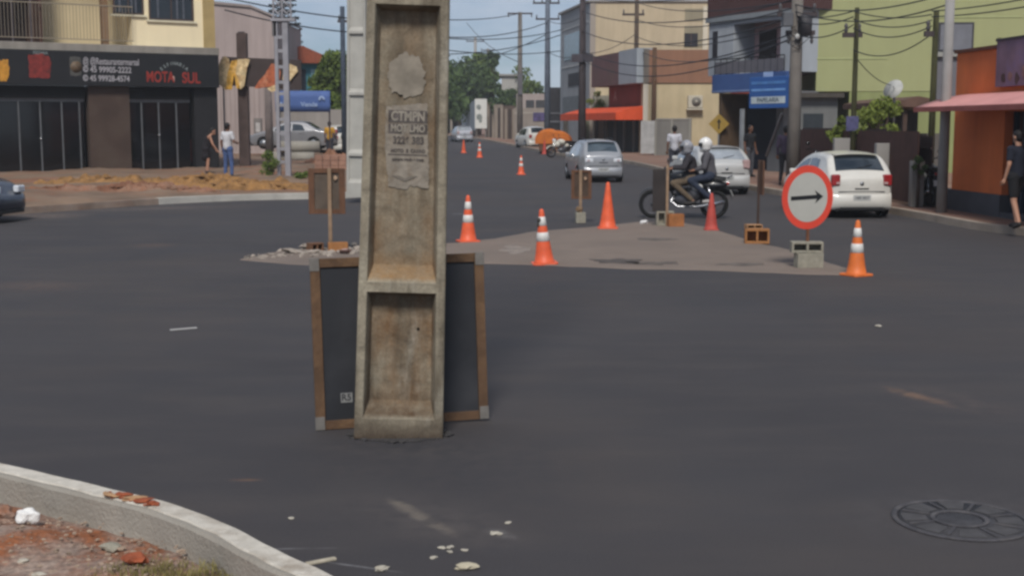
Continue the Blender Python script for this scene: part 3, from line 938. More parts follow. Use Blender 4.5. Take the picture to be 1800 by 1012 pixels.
for k, (a, b, s, lab) in enumerate(((520, 446, .13, 'flat broken slab at the outer side of the rubble heap'), (548, 437, .16, 'tilted pale slab on the rubble heap'), (606, 446, .12, 'pinkish slab piece beside the tan block'))):
    q = G(a, b); mb = MB(); mb.blob((0, 0, .03), (s*1.5, s, .045), 2, .35, k+40)
    o = mb.build('broken_slab', rubm if k < 2 else M('pink_slab', '#9a8078', rough=.95, var=.2)); o.location = q; o.rotation_euler = (.15*(k-1), .2, k)
    tag(o, lab, 'slab')
# sign near the plain cone
s2, p2 = back_sign(1020, 392, 299, 1004, 1040, 299, 350, 'narrow brown framed sign back on a grey block', '#46372c', knot=(1029,314))
hollow_block('concrete_block', 'grey upright block carrying the narrow framed sign', (p2.x, p2.y-.03, gz(p2.y)+.006), (.19, .19, .21), .1, CON, 'top', BG)
mb = MB(); mb.blob((-.02, -.02, .27), (.075, .06, .06), 2, .3, 9); mb.build('packing_lump', M('packing_lump', '#6f5a45', rough=.95), s2)
# sign in front of the motorcycle
p3 = G(1184, 398); Y3 = p3.y
s3 = thing('makeshift_sign', 'bare timber post with a dark sign edge before the motorcycle', 'road sign', (p3.x, p3.y, p3.z), 0, 'makeshift signs seen from behind')
dx_ = W(1172, 400, Y3).x - p3.x
zt = W(1172, 290, Y3).z - p3.z
MB().box(dx_-.025, dx_+.025, -.02, .02, .0, zt).build('post', post_wood, s3, bevel=.003)
a = W(1148, 298, Y3); b_ = W(1168, 372, Y3)
MB().box(a.x-p3.x, b_.x-p3.x+.02, .022, .04, b_.z-p3.z, a.z-p3.z).build('sign_panel', M('sign_back_dark', '#2e2826', rough=.7, var=.3), s3)
hollow_block('clay_block', 'orange brown block at the foot of the post by the motorcycle', (p3.x+.02, p3.y-.12, gz(p3.y)+.012), (.30, .17, .24), .15, M('clay_orange', '#94603a', rough=.95, var=.25, scale=8), 'top', BG)
hollow_block('concrete_block', 'pale block behind the orange brown one by the motorcycle', (p3.x-.16, p3.y+.10, gz(p3.y)+.012), (.34, .16, .28), .05, CON, 'front', BG)
# sign edge-on
p4 = G(1329, 428); Y4 = p4.y
s4 = thing('makeshift_sign', 'sign turned edge on upon a dark post over a clay block', 'road sign', (p4.x, p4.y, p4.z), 0, 'makeshift signs seen from behind')
zt = W(1332, 283, Y4).z - p4.z; zb = W(1332, 342, Y4).z - p4.z; dxp = W(1332, 400, Y4).x - p4.x
MB().box(dxp-.018, dxp+.018, -.02, .02, .01, zt).build('post', M('dark_post', '#3f3029', rough=.85, var=.25), s4, bevel=.003)
MB().box(dxp+.02, dxp+.045, -.24, .24, zb, zt+.01).build('sign_panel', fr_wood, s4, bevel=.003)
hollow_block('clay_block', 'wide clay block under the edge on sign', (p4.x, p4.y-.05, gz(p4.y)+.012), (.40, .24, .24), -.12, BRK, 'front', BG)
hollow_block('clay_block', 'flat clay piece laid upon the wide clay block', (p4.x-.06, p4.y-.04, gz(p4.y)+.254), (.26, .2, .07), .1, M('clay_pale', '#a07a58', rough=.95, var=.2), 'front', BG)

# the arrow sign
def arrow_sign():
    p = G(1418, 470); Y = p.y
    c = W(1420, 347, Y - .04)
    root = thing('arrow_sign', 'round white sign with red rim and black arrow pointing sideways', 'road sign', (p.x, p.y, p.z))
    hx = (W(1468, 347, Y).x - W(1373, 347, Y).x)/2; hz = (W(1420, 291, Y).z - W(1420, 403, Y).z)/2
    cx, cz = c.x - p.x, c.z - p.z
    disc = thing('sign_plate', None, None, (cx, -.03, cz), 0, None, root)
    disc.rotation_euler = (0, math.radians(-1.5), math.radians(14))
    hx *= 1.03
    def ell(k, n=64): return [(hx*k*math.cos(2*math.pi*i/n), hz*k*math.sin(2*math.pi*i/n)) for i in range(n)]
    mb = MB(); mb.prism(ell(1.0), 0, .003, 'y'); mb.build('red_rim', M('sign_red', '#cb412e', rough=.4, var=.08, scale=3, spec=.5), disc)
    mb = MB(); mb.prism(ell(.775), -.003, -.0005, 'y'); mb.build('white_field', M('sign_white', '#a9a79f', rough=.45, var=.07, scale=4, stain='#8f8d84', stain_amt=.3), disc)
    mb = MB(); t = hz*.062
    mb.prism([(-.66*hx, -t), (.36*hx, -t), (.28*hx, -t*3.3), (.60*hx, 0), (.28*hx, t*3.3), (.36*hx, t), (-.66*hx, t)], -.007, -.0035, 'y')
    mb.m = Matrix.Identity(4)
    ar = mb.build('arrow', M('sign_black', '#17181a', rough=.5, var=.1), disc); ar.rotation_euler.y = math.radians(-1.5)
    back = MB(); back.box(-.02, .02, .008, .045, -hz*.95, hz*.9); back.build('back_batten', post_wood, disc)
    zt = cz - hz*.6
    MB().box(-.02, .02, -.02, .02, .15, zt).build('post', M('rust_post', '#6b4530', rough=.85, var=.3), root, bevel=.003)
    return p
p5 = arrow_sign()
hollow_block('concrete_block', 'lower grey block under the round arrow sign', (p5.x-.0, p5.y-.10, gz(p5.y)+.012), (.36, .19, .20), .10, CON, 'top', BG)
hollow_block('concrete_block', 'upper block with two core holes round the arrow sign post', (p5.x-.02, p5.y-.04, gz(p5.y)+.214), (.43, .20, .15), -.05, CON, 'front', BG)

# ------------------------------------------------------------------ small loose things on the road and kerb
def chip(name, label, cat, px, py, sx, sy, sz, mat, rz=0, h=0.0, seed=0, group=None, amp=.3):
    p = G(px, py, h); mb = MB(); mb.blob((0, 0, sz*.8), (sx, sy, sz), 2, amp, seed)
    o = mb.build(name, mat); o.location = (p.x, p.y, gz(p.y)+h); o.rotation_euler = (0, 0, rz)
    return tag(o, label, cat, group)
pale_st = M('pale_chips', '#a9a294', rough=.9, var=.2, scale=20)
GCH = 'mortar chips scattered on the road'
for k, (x, y, s, lab) in enumerate(((777,963,.014,'small pale chip, leftmost of the cluster near the big flat stone'), (792,962,.016,'pale chip touching the far side of the chip cluster'),
        (791,970,.013,'pale chip in the middle of the cluster'), (817,967,.013,'lone pale chip off the cluster beside the middle one'), (762,980,.014,'pale chip nearest the round lump of mortar'),
        (512,911,.014,'single pale chip lying near the cast kerb'), (872,938,.02,'flat greyish chip beyond the dust smear'), (893,919,.014,'tiny chip at the end of the dust smear'), (1544,574,.03,'white scrap far out on the empty asphalt'))):
    chip('mortar_chip', lab, 'chip', x, y, s*1.5, s, s*.35, pale_st, k, 0, k, GCH)
chip('flat_stone', 'flat pale stone lying in the road near the camera', 'stone', 820, 1000, .052, .026, .016, M('flat_stone', '#aaa18c', rough=.9, var=.15, scale=20), .05, 0, 31)
chip('mortar_lump', 'rounded mortar lump on the road beside the kerb', 'stone', 672, 1002, .034, .02, .012, pale_st, .5, 0, 33)
def stick(name, label, cat, a, b, w, t, mat, h=0.0):
    p, q = G(a[0], a[1], h), G(b[0], b[1], h); d = q-p
    o = MB().box(0, d.length, -w/2, w/2, 0, t).build(name, mat, bevel=min(w, t)*.25)
    o.location = (p.x, p.y, p.z+.001); o.rotation_euler = (0, 0, math.atan2(d.y, d.x)); return tag(o, label, cat)
stick('mortar_strip', 'pale mortar strip spilling from the kerb onto the road', 'mortar', (538,993), (590,983), .028, .012, M('mortar_strip', '#a39a88', rough=.9, var=.2, scale=20))
stick('white_stick', 'thin white stick lying on the open asphalt', 'stick', (299,581), (346,577), .035, .012, M('white_stick', '#a5a3a0', rough=.7, var=.1))
chip('white_bag', 'small white bag at the far edge of the island', 'litter', 1132, 394, .09, .07, .05, M('white_plastic', '#c4c2c0', rough=.5, var=.1), .4, .0, 12, None, .2)
# litter on the earth
def crumpled():
    p = G(48, 918, .05); mb = MB(); mb.blob((0, 0, .03), (.052, .036, .036), 3, .28, 6)
    o = mb.build('crumpled_paper', M('white_paper', '#d8d6d2', rough=.6, var=.06)); o.location = (p.x, p.y, earth_z(p.x, p.y)+.0)
    tag(o, 'crumpled white paper on the red earth behind the kerb', 'litter')
    p = G(10, 912, .05); mb = MB(); mb.blob((0, 0, .03), (.07, .05, .045), 3, .3, 8)
    o = mb.build('earth_clod', red_earth); o.location = (p.x, p.y, earth_z(p.x, p.y)); tag(o, 'brown clod of earth beside the crumpled paper', 'clod')
crumpled()
brk = M('kerb_brick_bits', '#8c4a30', rough=.95, var=.3, scale=20)
tanb = M('kerb_tan_bits', '#a3805f', rough=.95, var=.25, scale=20)
for k, (x, y, s, mt, lab) in enumerate(((196,872,.035,tanb,'tan mortar piece at the far end of the brick bits on the kerb'), (218,872,.032,brk,'red brick bit on the kerb next to the tan mortar piece'),
        (236,877,.034,tanb,'flat tan bit between the red bits on the kerb'), (252,882,.03,brk,'darker red brick bit on the middle of the kerb'), (268,887,.028,brk,'last red brick bit at the near end of the row'))):
    chip('brick_fragment', lab, 'brick fragment', x, y, s*1.5, s*.75, .010, mt, -.4+k*.3, KH+.008, k+50, 'brick bits left on top of the kerb', .5)
kb = MB(); kr = random.Random(9)
for k in range(60):
    t = kr.random(); q = G(190+90*t+kr.gauss(0, 3), 869+21*t+kr.gauss(0, 2.5), KH+.006); s_ = kr.uniform(.003, .010)
    kb.blob((q.x, q.y, KH+.008+s_*.3), (s_*1.6, s_, s_*.6), 1, .4, k)
tag(kb.build('brick_crumbs', brk), 'red brick crumbs strewn among the bits on the kerb', None, None, 'stuff')
for k, (x, y, s, mt, lab) in enumerate(((196,952,.035,CON,'grey mortar flake at the foot of the kerb'), (240,990,.04,brk,'red clod against the back of the kerb'), (40,975,.02,pale_st,'pale stone in the red earth'), (70,1000,.022,pale_st,'pale stone nearer the edge of the red earth'))):
    p = G(x, y, .05); mb = MB(); mb.blob((0, 0, s*.3), (s*1.4, s, s*.6), 2, .4, k+70)
    o = mb.build('loose_stone', mt); o.location = (p.x, p.y, earth_z(p.x, p.y)); tag(o, lab, 'stone')
# ------------------------------------------------------------------ buildings
def plain_wall(name, c, **k):
    a = dict(rough=.9, var=.08, scale=.7, bump=.12, bscale=25, streak=.14); a.update(k)
    return M(name, c, **a)
dark_glass = M('shop_glass', '#0e0f12', rough=.08, var=.2, scale=.8, spec=.5)
win_glass = M('window_glass', '#23282e', rough=.08, var=.25, scale=1.5, spec=.6)
metal_grey = M('grey_metal', '#77787a', rough=.5, metal=.3, var=.1)
black_m = M('black_metal', '#1c1c1e', rough=.6, var=.2)

def corner_shop():
    g0, g1 = G(0, 305, .20), G(388, 296, .22)
    d = (g1 - g0).normalized()
    p0 = g0 - d*6.0; p0.z = g0.z; p1 = g1
    F = Fac('corner_shop_building', 'yellow two storey corner building with black shopfront and balcony', 'building', p0, p1)
    root = F.root; L = F.L
    yel = plain_wall('yellow_paint', '#eddcb6', var=.05, streak=.08)
    blk = M('black_cladding', '#1b1b1d', rough=.55, var=.15, scale=2)
    zt = F.uz(0, 66)[1]; zt2 = F.uz(388, 91)[1]
    zs0 = F.uz(200, 82)[1] ; H = 8.2; D = 11.0
    zs = (zt+zt2)/2
    slab0 = zs - .27
    sb = F.uz(200, 152)[1]
    # upper storey: wall set back behind the balcony in its left part
    xb = F.uz(235, 40)[0]; x75 = F.uz(77, 40)[0]; x180 = F.uz(181, 40)[0]; x192 = F.uz(192, 40)[0]
    MB().box(xb+.0, L-.003, .30, D, zs, H).build('wall', yel, root)
    MB().box(x75, xb, 1.35, D, zs, H).build('balcony_wall', plain_wall('balcony_wall_paint', '#cdbb95', var=.06), root)
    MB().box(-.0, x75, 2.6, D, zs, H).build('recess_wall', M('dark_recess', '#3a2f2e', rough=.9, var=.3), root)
    MB().box(x75-.10, x75, .25, 2.6, zs, H).build('door_jamb', M('brown_frame', '#4a332b', rough=.8, var=.2), root)
    for k in range(5):
        x = x75 - .35 - k*.62
        MB().box(x, x+.05, .5, .56, zs, H).build('shutter_bar', M('recess_bar', '#5c5558', rough=.7), root)
    MB().box(x180, x192, .10, .42, zs, H).build('column', M('brown_column', '#7d6248', rough=.85, var=.12, streak=.1), root)
    # slab and roof
    MB().box(-.3, L+.05, -.05, D, slab0, zs-.002).build('slab', plain_wall('slab_concrete', '#8d877e', var=.16, streak=.3), root, bevel=.015)
    MB().box(-.3, L+.25, -.1, D+.2, H+.002, H+.25).build('roof', plain_wall('roof_edge', '#8a7d70'), root)
    xr0, xr1 = F.uz(376, 40)[0], F.uz(388, 40)[0]
    MB().box(L-.42, L+.02, .26, .299, zs, H-.01).build('corner_pilaster', M('tan_pilaster', '#a58f62', rough=.9, var=.1), root)
    # railing in front of the balcony
    rail = M('railing_metal', '#8e8271', rough=.6, metal=.2, var=.1)
    z_top = F.uz(130, 8, .1)[1]; z_bot = F.uz(130, 70, .1)[1]
    mb = MB(); mb.box(.2, xb, .08, .12, z_top-.02, z_top+.02); mb.box(.2, xb, .08, .12, z_bot, z_bot+.03)
    mb.box(xb-.03, xb, .121, 1.0, z_top-.02, z_top+.02)
    n = int((xb-.2)/.115)
    for k in range(n+1):
        x = .2 + k*(xb-.22)/n; mb.box(x-.007, x+.007, .092, .108, z_bot+.03, z_top-.02)
    mb.build('railing', rail, root)
    # windows
    for (a, b, yb_) in ((203, 255, 22), (266, 343, 33)):
        xa, xc = F.uz(a, 10)[0], F.uz(b, 10)[0]; z0 = F.uz((a+b)/2, yb_)[1]; z1 = z0 + 1.15
        w = MB(); t = .06
        w.box(xa-.02, xc+.02, .262, .30, z0-t, z0); w.box(xa-.02, xc+.02, .262, .30, z1, z1+t)
        w.box(xa-.02, xa+t*.7, .262, .30, z0, z1); w.box(xc-t*.7, xc+.02, .262, .30, z0, z1)
        w.box((xa+xc)/2-.02, (xa+xc)/2+.02, .27, .30, z0, z1)
        win = w.build('window', M('brown_window_frame', '#4d3e38', rough=.7), root)
        MB().box(xa+t*.7, xc-t*.7, .290, .2985, z0, z1).build('pane', win_glass, win)
        MB().box(xa-.12, xc+.12, .22, .30, z0-.13, z0-t-.002).build('sill', plain_wall('sill_paint', '#d5ccb0'), win)
        for k in (1, 4, 5):
            x = xa + .1 + (xc-xa-.2)*k/6
            MB().box(x-.05, x+.02, .286, .2895, z0+.02, z1-.02).build('curtain', M('grey_curtain', '#51545c', rough=.8, var=.25, scale=8), win)
    # sign fascia
    fas = MB().box(-.3, L, -.12, .25, sb, slab0-.003).build('sign_fascia', blk, root, bevel=.01)
    fy = -.122
    def txt(s, px0, px1, py, hpx, mat, bold=0.0, stretch=True, roll=0, hk=1.38):
        x0, z = F.uz(px0, py, fy); x1, _ = F.uz(px1, py, fy); zh = F.uz(px0, py-hpx/2, fy)[1]; zl = F.uz(px0, py+hpx/2, fy)[1]
        t = text_part(s, (zh-zl)*hk, mat, fas, ((x0+x1)/2, fy-.001, z), ext=.006, bold=bold)
        if roll: t.rotation_euler = (math.pi/2, roll, 0)
        if stretch:
            w = max(v.co.x for v in t.data.vertices) - min(v.co.x for v in t.data.vertices); k = (x1-x0)/w
            for v in t.data.vertices: v.co.x *= k
        return t
    white = M('sign_letter_white', '#9d999c', rough=.6, var=.05); red = M('sign_letter_red', '#8c2f26', rough=.6, var=.1)
    txt('@ @Restaurantermarsal', 146, 244, 108, 12, white, .004)
    txt('© 45 99905-2222', 146, 231, 122.5, 10.5, white, .006)
    txt('© 45 99928-4574', 146, 228, 138, 10.5, white, .006)
    txt('MOTA', 257, 306, 136, 19, red, .012); txt('SUL', 320, 352, 138, 19, red, .012)
    # arched small word above the red name
    word = 'ESFIHARIA'; pal = M('arch_letters', '#7f8685', rough=.6)
    for k, ch in enumerate(word):
        u = k/(len(word)-1)*2-1
        x = 306 + u*22; y = 112 + 9.5*u*u
        cx, cz = F.uz(x, y, fy)
        t = text_part(ch, .17, pal, fas, (cx, fy-.001, cz), ext=.004, bold=.003); t.rotation_euler = (math.pi/2, u*.75, 0)
    # small steaming pot shape between the two red words
    cx, cz = F.uz(305, 139, fy); MB().blob((cx, fy, cz), (.05, .006, .11), 2, .05, 1).build('flame_mark', M('flame_pale', '#a8847a', rough=.6), fas)
    # red emblem on the left end and the ochre one beyond it
    def emblem(px0, py0, px1, py1, mat, ragged, seed):
        a = F.uz(px0, py1, fy); b = F.uz(px1, py0, fy); pts = []
        for k in range(48):
            t = 2*math.pi*k/48; r = 1 + ragged*nz(math.cos(t)*2, math.sin(t)*2, seed)
            c, s = math.cos(t), math.sin(t); q = 1/max(abs(c), abs(s))**.75
            pts.append(((a[0]+b[0])/2 + c*r*q*(b[0]-a[0])/2*.9, (a[1]+b[1])/2 + s*r*q*(b[1]-a[1])/2*.9))
        mb = MB(); mb.prism(pts, fy-.008, fy-.001, 'y'); return mb.build('emblem', mat, fas)
    emblem(49, 94, 90, 139, M('emblem_red', '#7a2a24', rough=.6, var=.35, scale=7, stain='#3a1b1a', stain_amt=.8, stain_scale=6), .25, 3)
    txt('MOTA', 52, 88, 108, 12, red, .006); txt('SUL', 54, 86, 126, 14, red, .006)
    txt('PIZZARIA', 58, 84, 93, 5, pal, .002)
    emblem(-4, 103, 16, 144, M('emblem_ochre', '#b9812c', rough=.6, var=.3, scale=6, stain='#d39a3e', stain_amt=.6, stain_scale=8), .3, 6)
    emblem(122, 98, 143, 136, M('emblem_grey', '#4c4a46', rough=.6, var=.3, scale=9), .08, 9)
    MB().lathe([(.20, 0), (.20, .006)], 24, (F.uz(134,118,fy)[0], fy-.0145, F.uz(134,118,fy)[1]), 'y').build('emblem_disc', M('emblem_brown', '#5d4c3a', rough=.6, var=.3, scale=12), fas)
    # ground floor: piers, dark shop windows with mullions
    zg = F.root.location.z*0
    xw0, xw1 = F.uz(158, 200)[0], F.uz(230, 200)[0]
    x345, x0p = F.uz(344, 200)[0], F.uz(0, 200)[0]
    MB().box(xw0, xw1, .12, .6, 0, sb-.002).build('pier', M('brown_pier', '#46372f', rough=.8, var=.2, scale=1.2, stain='#4a443a', stain_amt=.5), root)
    MB().box(x345, L, .14, .6, 0, sb-.002).build('pier', M('black_pier', '#1d1c1e', rough=.7, var=.2), root)
    MB().box(-.3, 1.2, .14, .6, 0, sb-.002).build('pier', M('black_pier', '#1d1c1e'), root)
    MB().box(-.3, L, .602, D, 0, sb-.002).build('shop_back_wall', M('interior_dark', '#141416', rough=.9, var=.3), root)
    for (xa, xc, ms, bandy) in ((1.2, xw0, (34, 72, 110, 141), 176), (xw1, x345, (250, 280, 311), 178)):
        zb_ = F.uz(80 if xa < 3 else 290, bandy, .3)[1]
        w = MB()
        w.box(xa, xc-.12, .28, .36, zb_-.05, zb_+.08)
        for m_ in ms:
            x = F.uz(m_, 230, .3)[0]; w.box(x-.025, x+.025, .29, .34, 0.04, zb_-.04)
        w.box(xa, xc-.12, .29, .35, 0, .04)
        win = w.build('shop_window', M('mullion_grey', '#626365', rough=.5, metal=.3), root)
        MB().box(xa+.01, xc-.13, .345, .352, .04, zb_-.04).build('pane', dark_glass, win)
        MB().box(xa, xc-.1, .20, .60, sb-.45 if False else zb_+.06, sb-.003).build('lintel', M('dark_lintel', '#141416', rough=.9), root)
    for m_, y_ in ((72, 244), (280, 238)):
        x, z = F.uz(m_, y_, .27); MB().blob((x, .27, z), .045, 2, 0).build('door_handle', M('chrome', '#b6b6b6', rough=.25, metal=.8), root)
    # goods: a red counter and a poster seen inside
    x, z = F.uz(240, 246, .5)[0], F.uz(240, 246, .5)[1]
    MB().box(x, F.uz(335, 250, .5)[0], .42, .58, .3, z).build('counter', M('red_counter', '#4a1d1e', rough=.6, var=.3), root)
    # threshold step and litter of broken paving
    MB().box(-.3, L+.3, -1.3, .11, -.25, .01).build('doorstep', plain_wall('step_concrete', '#6e665f', var=.2), root, bevel=.02)
    # downpipe and brown return at the corner
    x = L + .02
    MB().box(L-.003, L+.003, .35, D, 0, slab0).build('side_wall', M('side_wall_dark', '#2a2628', rough=.9, var=.2), root) 
    return F
A = corner_shop()

# downpipe-like brown strip on the corner
def pole_thing(name, label, px, Y, py_top, r, mat, group=None, h=0.14, r2=None, n=10, extra=0.0, xoff=0, top=None):
    x = XA(px, Y) + xoff
    d = ray(px, 220); k = Y/d.y; x = d.x*k + xoff
    z0 = gz(Y) + h
    zt = (W(px, py_top, Y).z if top is None else top) + extra
    root = thing(name, label, 'utility pole', (x, Y, z0), 0, group)
    MB().tube([(0,0,0), (0,0,(zt-z0)/2), (0,0,zt-z0)], [r, (r+(r2 or r*.7))/2, r2 or r*.7], n).build('shaft', mat, root)
    return root, zt - z0
gpole = M('pole_grey', '#6f6963', rough=.9, var=.18, scale=2, streak=.2)
dpole = M('pole_dark', '#41393a', rough=.9, var=.2, scale=2)
lpole = M('pole_light', '#8b8885', rough=.9, var=.15, scale=2)
PG = 'service poles and street poles'
def crossarm(root, z, w, mat=dpole, ins=4, off=0.0, dn=False):
    o = MB().box(-w/2+off, w/2+off, -.05, .05, z-.06, z+.06).build('crossarm', mat, root)
    for k in range(ins):
        x = -w/2+off + .08 + (w-.16)*k/(max(1, ins-1))
        s = -1 if dn else 1
        mb = MB(); mb.lathe([(.03, 0), (.06, s*.06), (.03, s*.12), (.055, s*.16), (.02, s*.24)], 8, (x, 0, z + s*.061)); mb.build('insulator', M('insulator', '#4d4a4c', rough=.4), root)

# pink gabled building behind, side street
def pink_building():
    Y = 70
    F = Fac('pink_building', 'pale pink ribbed building with sloping parapet behind the dark side sign', 'building', W(394, 262, Y), W(530, 262, Y))
    F.p0.z = 0; root = F.root; root.location.z = gz(Y)+.2; F.inv = (Matrix.Translation(root.location) @ Matrix.Rotation(F.a, 4, 'Z')).inverted()
    pk = plain_wall('pink_paint', '#a3948f', var=.06, streak=.2)
    z1, z2, z3 = F.uz(404, 8)[1], F.uz(482, 32)[1], F.uz(440, 14)[1]
    xr = F.uz(482, 100)[0]
    mb = MB(); mb.prism([(-4, -.3), (xr, -.3), (xr, z2), (F.uz(440,0)[0], z3), (-4, z1+.3)], 0, 9, 'y'); mb.build('wall', pk, root)
    mb = MB(); mb.prism([(-4, z1+.31), (F.uz(440,0)[0], z3+.01), (xr+.1, z2+.01), (xr+.1, z2+.12), (F.uz(440,0)[0], z3+.14), (-4, z1+.5)], -.1, 9, 'y'); mb.build('coping', plain_wall('coping', '#8d817c'), root)
    rib = MB()
    for k in range(30):
        x = -3 + k*.26
        if x < xr: rib.box(x, x+.05, -.02, -.001, .2, min(z1, z2)*.55)
    rib.build('wall_ribs', plain_wall('pink_rib', '#958782'), root)
    a, b = F.uz(418, 56), F.uz(432, 140); MB().box(a[0], b[0], -.03, -.003, b[1], a[1]).build('window', M('dark_window', '#3c3335', rough=.5), root)
    a, b = F.uz(446, 208), F.uz(462, 252); MB().box(a[0], b[0], -.08, -.003, b[1], a[1]).build('meter_box', M('meter_box', '#6e6864', rough=.8, var=.2), root)
    a, b = F.uz(450, 216), F.uz(458, 232); MB().box(a[0], b[0], -.1, -.082, b[1], a[1]).build('meter_window', M('meter_pale', '#a8a3a0', rough=.6), root)
    MB().box(xr, xr+4, 1, 8, -.3, 2.4).build('annex_wall', plain_wall('annex', '#8d8680'), root)
pink_building()

# side sign with food pictures carried on a brown post
def side_sign():
    Y = 50.5
    r = thing('food_sign', 'long dark sign with cut out food pictures at the corner shop', 'sign', (W(388, 220, Y).x, Y, gz(Y)+.2))
    def q(px, py, y=0.0):
        p = W(px, py, Y+y); return p.x - r.location.x, p.z - r.location.z
    a, b = q(392, 158), q(529, 103)
    mb = MB(); x0, x1 = a[0], b[0]
    mb.prism([(x0, q(392,150)[1]), (x1, q(529,158)[1]), (x1, q(529,106)[1]), (x0, q(392,100)[1])], 0, .12, 'y')
    mb.build('sign_panel', M('dark_brown_panel', '#3a2f2c', rough=.7, var=.2, scale=1.5), r)
    och = M('food_ochre', '#c2933c', rough=.7, var=.5, scale=6, stain='#d4b98c', stain_amt=.8, stain_scale=4, spec=.2)
    brn = M('food_cream', '#cdb68c', rough=.7, var=.3, scale=7, stain='#8a6030', stain_amt=.9, stain_scale=4)
    redf = M('food_red', '#9c5334', rough=.7, var=.4, scale=7, stain='#c98f6f', stain_amt=.8, stain_scale=5)
    def cut(pts, mat, y, seed):
        loc = [q(*p) for p in pts]; mb = MB(); mb.prism(loc[::-1], y, y+.04, 'y'); return mb.build('food_picture', mat, r)
    cut([(376,152),(384,120),(389,105),(396,99),(403,104),(406,118),(410,140),(408,156),(396,158),(388,150)], brn, -.10, 1)
    cut([(398,158),(402,128),(408,108),(418,106),(424,112),(421,126),(424,156),(417,156),(413,130),(409,158)], och, -.15, 2)
    cut([(416,130),(420,105),(436,104),(441,106),(436,120),(434,132),(431,152),(424,158),(421,136)], brn, -.20, 3)
    cut([(448,156),(455,144),(466,132),(478,112),(490,114),(494,128),(492,146),(480,152),(466,154),(456,156)], redf, -.10, 4)
    cut([(470,156),(484,150),(488,160),(478,162)], brn, -.12, 7)
    cut([(497,140),(500,120),(508,112),(522,118),(524,126),(514,138),(505,150)], brn, -.10, 5)
    MB().box(q(412,0)[0], q(430,0)[0], .13, .40, 0, q(420, 58)[1]-.0).build('post', M('brown_post', '#4a3d39', rough=.9, var=.2), r)
    MB().tube([(q(389,0)[0], -.05, 0), (q(389,0)[0], -.05, q(389,150)[1])], .035, 8).build('prop', M('prop_grey', '#6f6a6b', rough=.6), r)
side_sign()
r, hh = pole_thing('grey_post', 'plain grey wooden post beside the pink building', 473, 60, 150, .20, M('weathered_post', '#6d6360', rough=.95, var=.25, streak=.3), PG, .15, .16)

# lattice mast
def mast():
    Y = G(497, 314, .15).y
    r = thing('lattice_mast', 'pale ladder shaped mast with crossed bracing near its top', 'mast', (W(497, 220, Y).x, Y, gz(Y)+.15))
    def q(px, py): p = W(px, py, Y); return p.x - r.location.x, p.z - r.location.z
    mt = M('galvanised', '#8e8c90', rough=.6, metal=.25, var=.15, scale=3)
    H = 10.5; zr = q(497, 38)[1]
    xa, xb = q(491, 300)[0], q(507, 300)[0]
    MB().box(xa-.055, xa+.055, -.08, .08, 0, zr).build('rail', mt, r); MB().box(xb-.085, xb+.085, -.10, .10, 0, zr).build('rail', mt, r)
    for py in (285, 262, 235, 210, 185, 165, 145, 118, 90, 66):
        z = q(497, py)[1]; MB().box(xa+.056, xb-.086, -.06, .06, z-.05, z+.05).build('rung', mt, r)
    x0, x1 = q(479, 30)[0], q(513, 30)[0]
    MB().box(x0-.05, x1+.12, -.15, .15, zr+.002, zr+.09).build('platform', mt, r)
    MB().box(q(479,60)[0], q(486,60)[0], -.08, .1, q(480,64)[1], zr).build('junction_box', M('box_grey', '#5f5c5c', rough=.7), r)
    lat = MB()
    for x in (x0+.03, (x0+x1)/2, x1-.03): lat.box(x-.025, x+.025, -.03, .03, zr+.091, H)
    z = zr+.1; k = 0
    while z < H-.4:
        for (a, b) in ((x0+.03, (x0+x1)/2), ((x0+x1)/2, x1-.03)):
            lat.tube([(a, -.02, z+.30), (b, -.02, z)], .028, 5); 
            lat.tube([(a, .03, z), (b, .03, z+.30)], .020, 5)
        z += .30
    lat.build('lattice', mt, r)
mast()

# ------------------------------------------------------------------ far-side house with red tiles
def blue_house():
    Y = 78
    F = Fac('teal_house', 'teal house with red tiled roof beyond the dark sign', 'house', (W(505,262,Y).x, Y, gz(Y)+.2), (W(575,262,Y).x, Y+1.0, gz(Y)+.2))
    r = F.root; L = F.L
    z1 = F.uz(540, 112)[1]
    MB().box(0, L, 0, 7, 0, z1).build('wall', plain_wall('teal_paint', '#4f8f9b', var=.1), r)
    a, b = F.uz(546, 122), F.uz(557, 160); MB().box(a[0], b[0], -.05, -.003, b[1], a[1]).build('door', M('pale_blue', '#8fb7c0', rough=.7), r)
    a, b = F.uz(530, 122), F.uz(538, 160); MB().box(a[0], b[0], -.05, -.003, b[1], a[1]).build('window', M('window_dark2', '#2e3540', rough=.4), r)
    tile = M('red_tiles', '#8a4a34', rough=.9, var=.25, scale=8)
    zr = F.uz(530, 92)[1]
    mb = MB(); mb.prism([(-.6, z1), (L+.5, z1), (L+.5, z1+.12), (L*.35, zr+.35), (-.6, z1+.6)], -.6, 7.5, 'y'); mb.build('roof', tile, r)
blue_house()
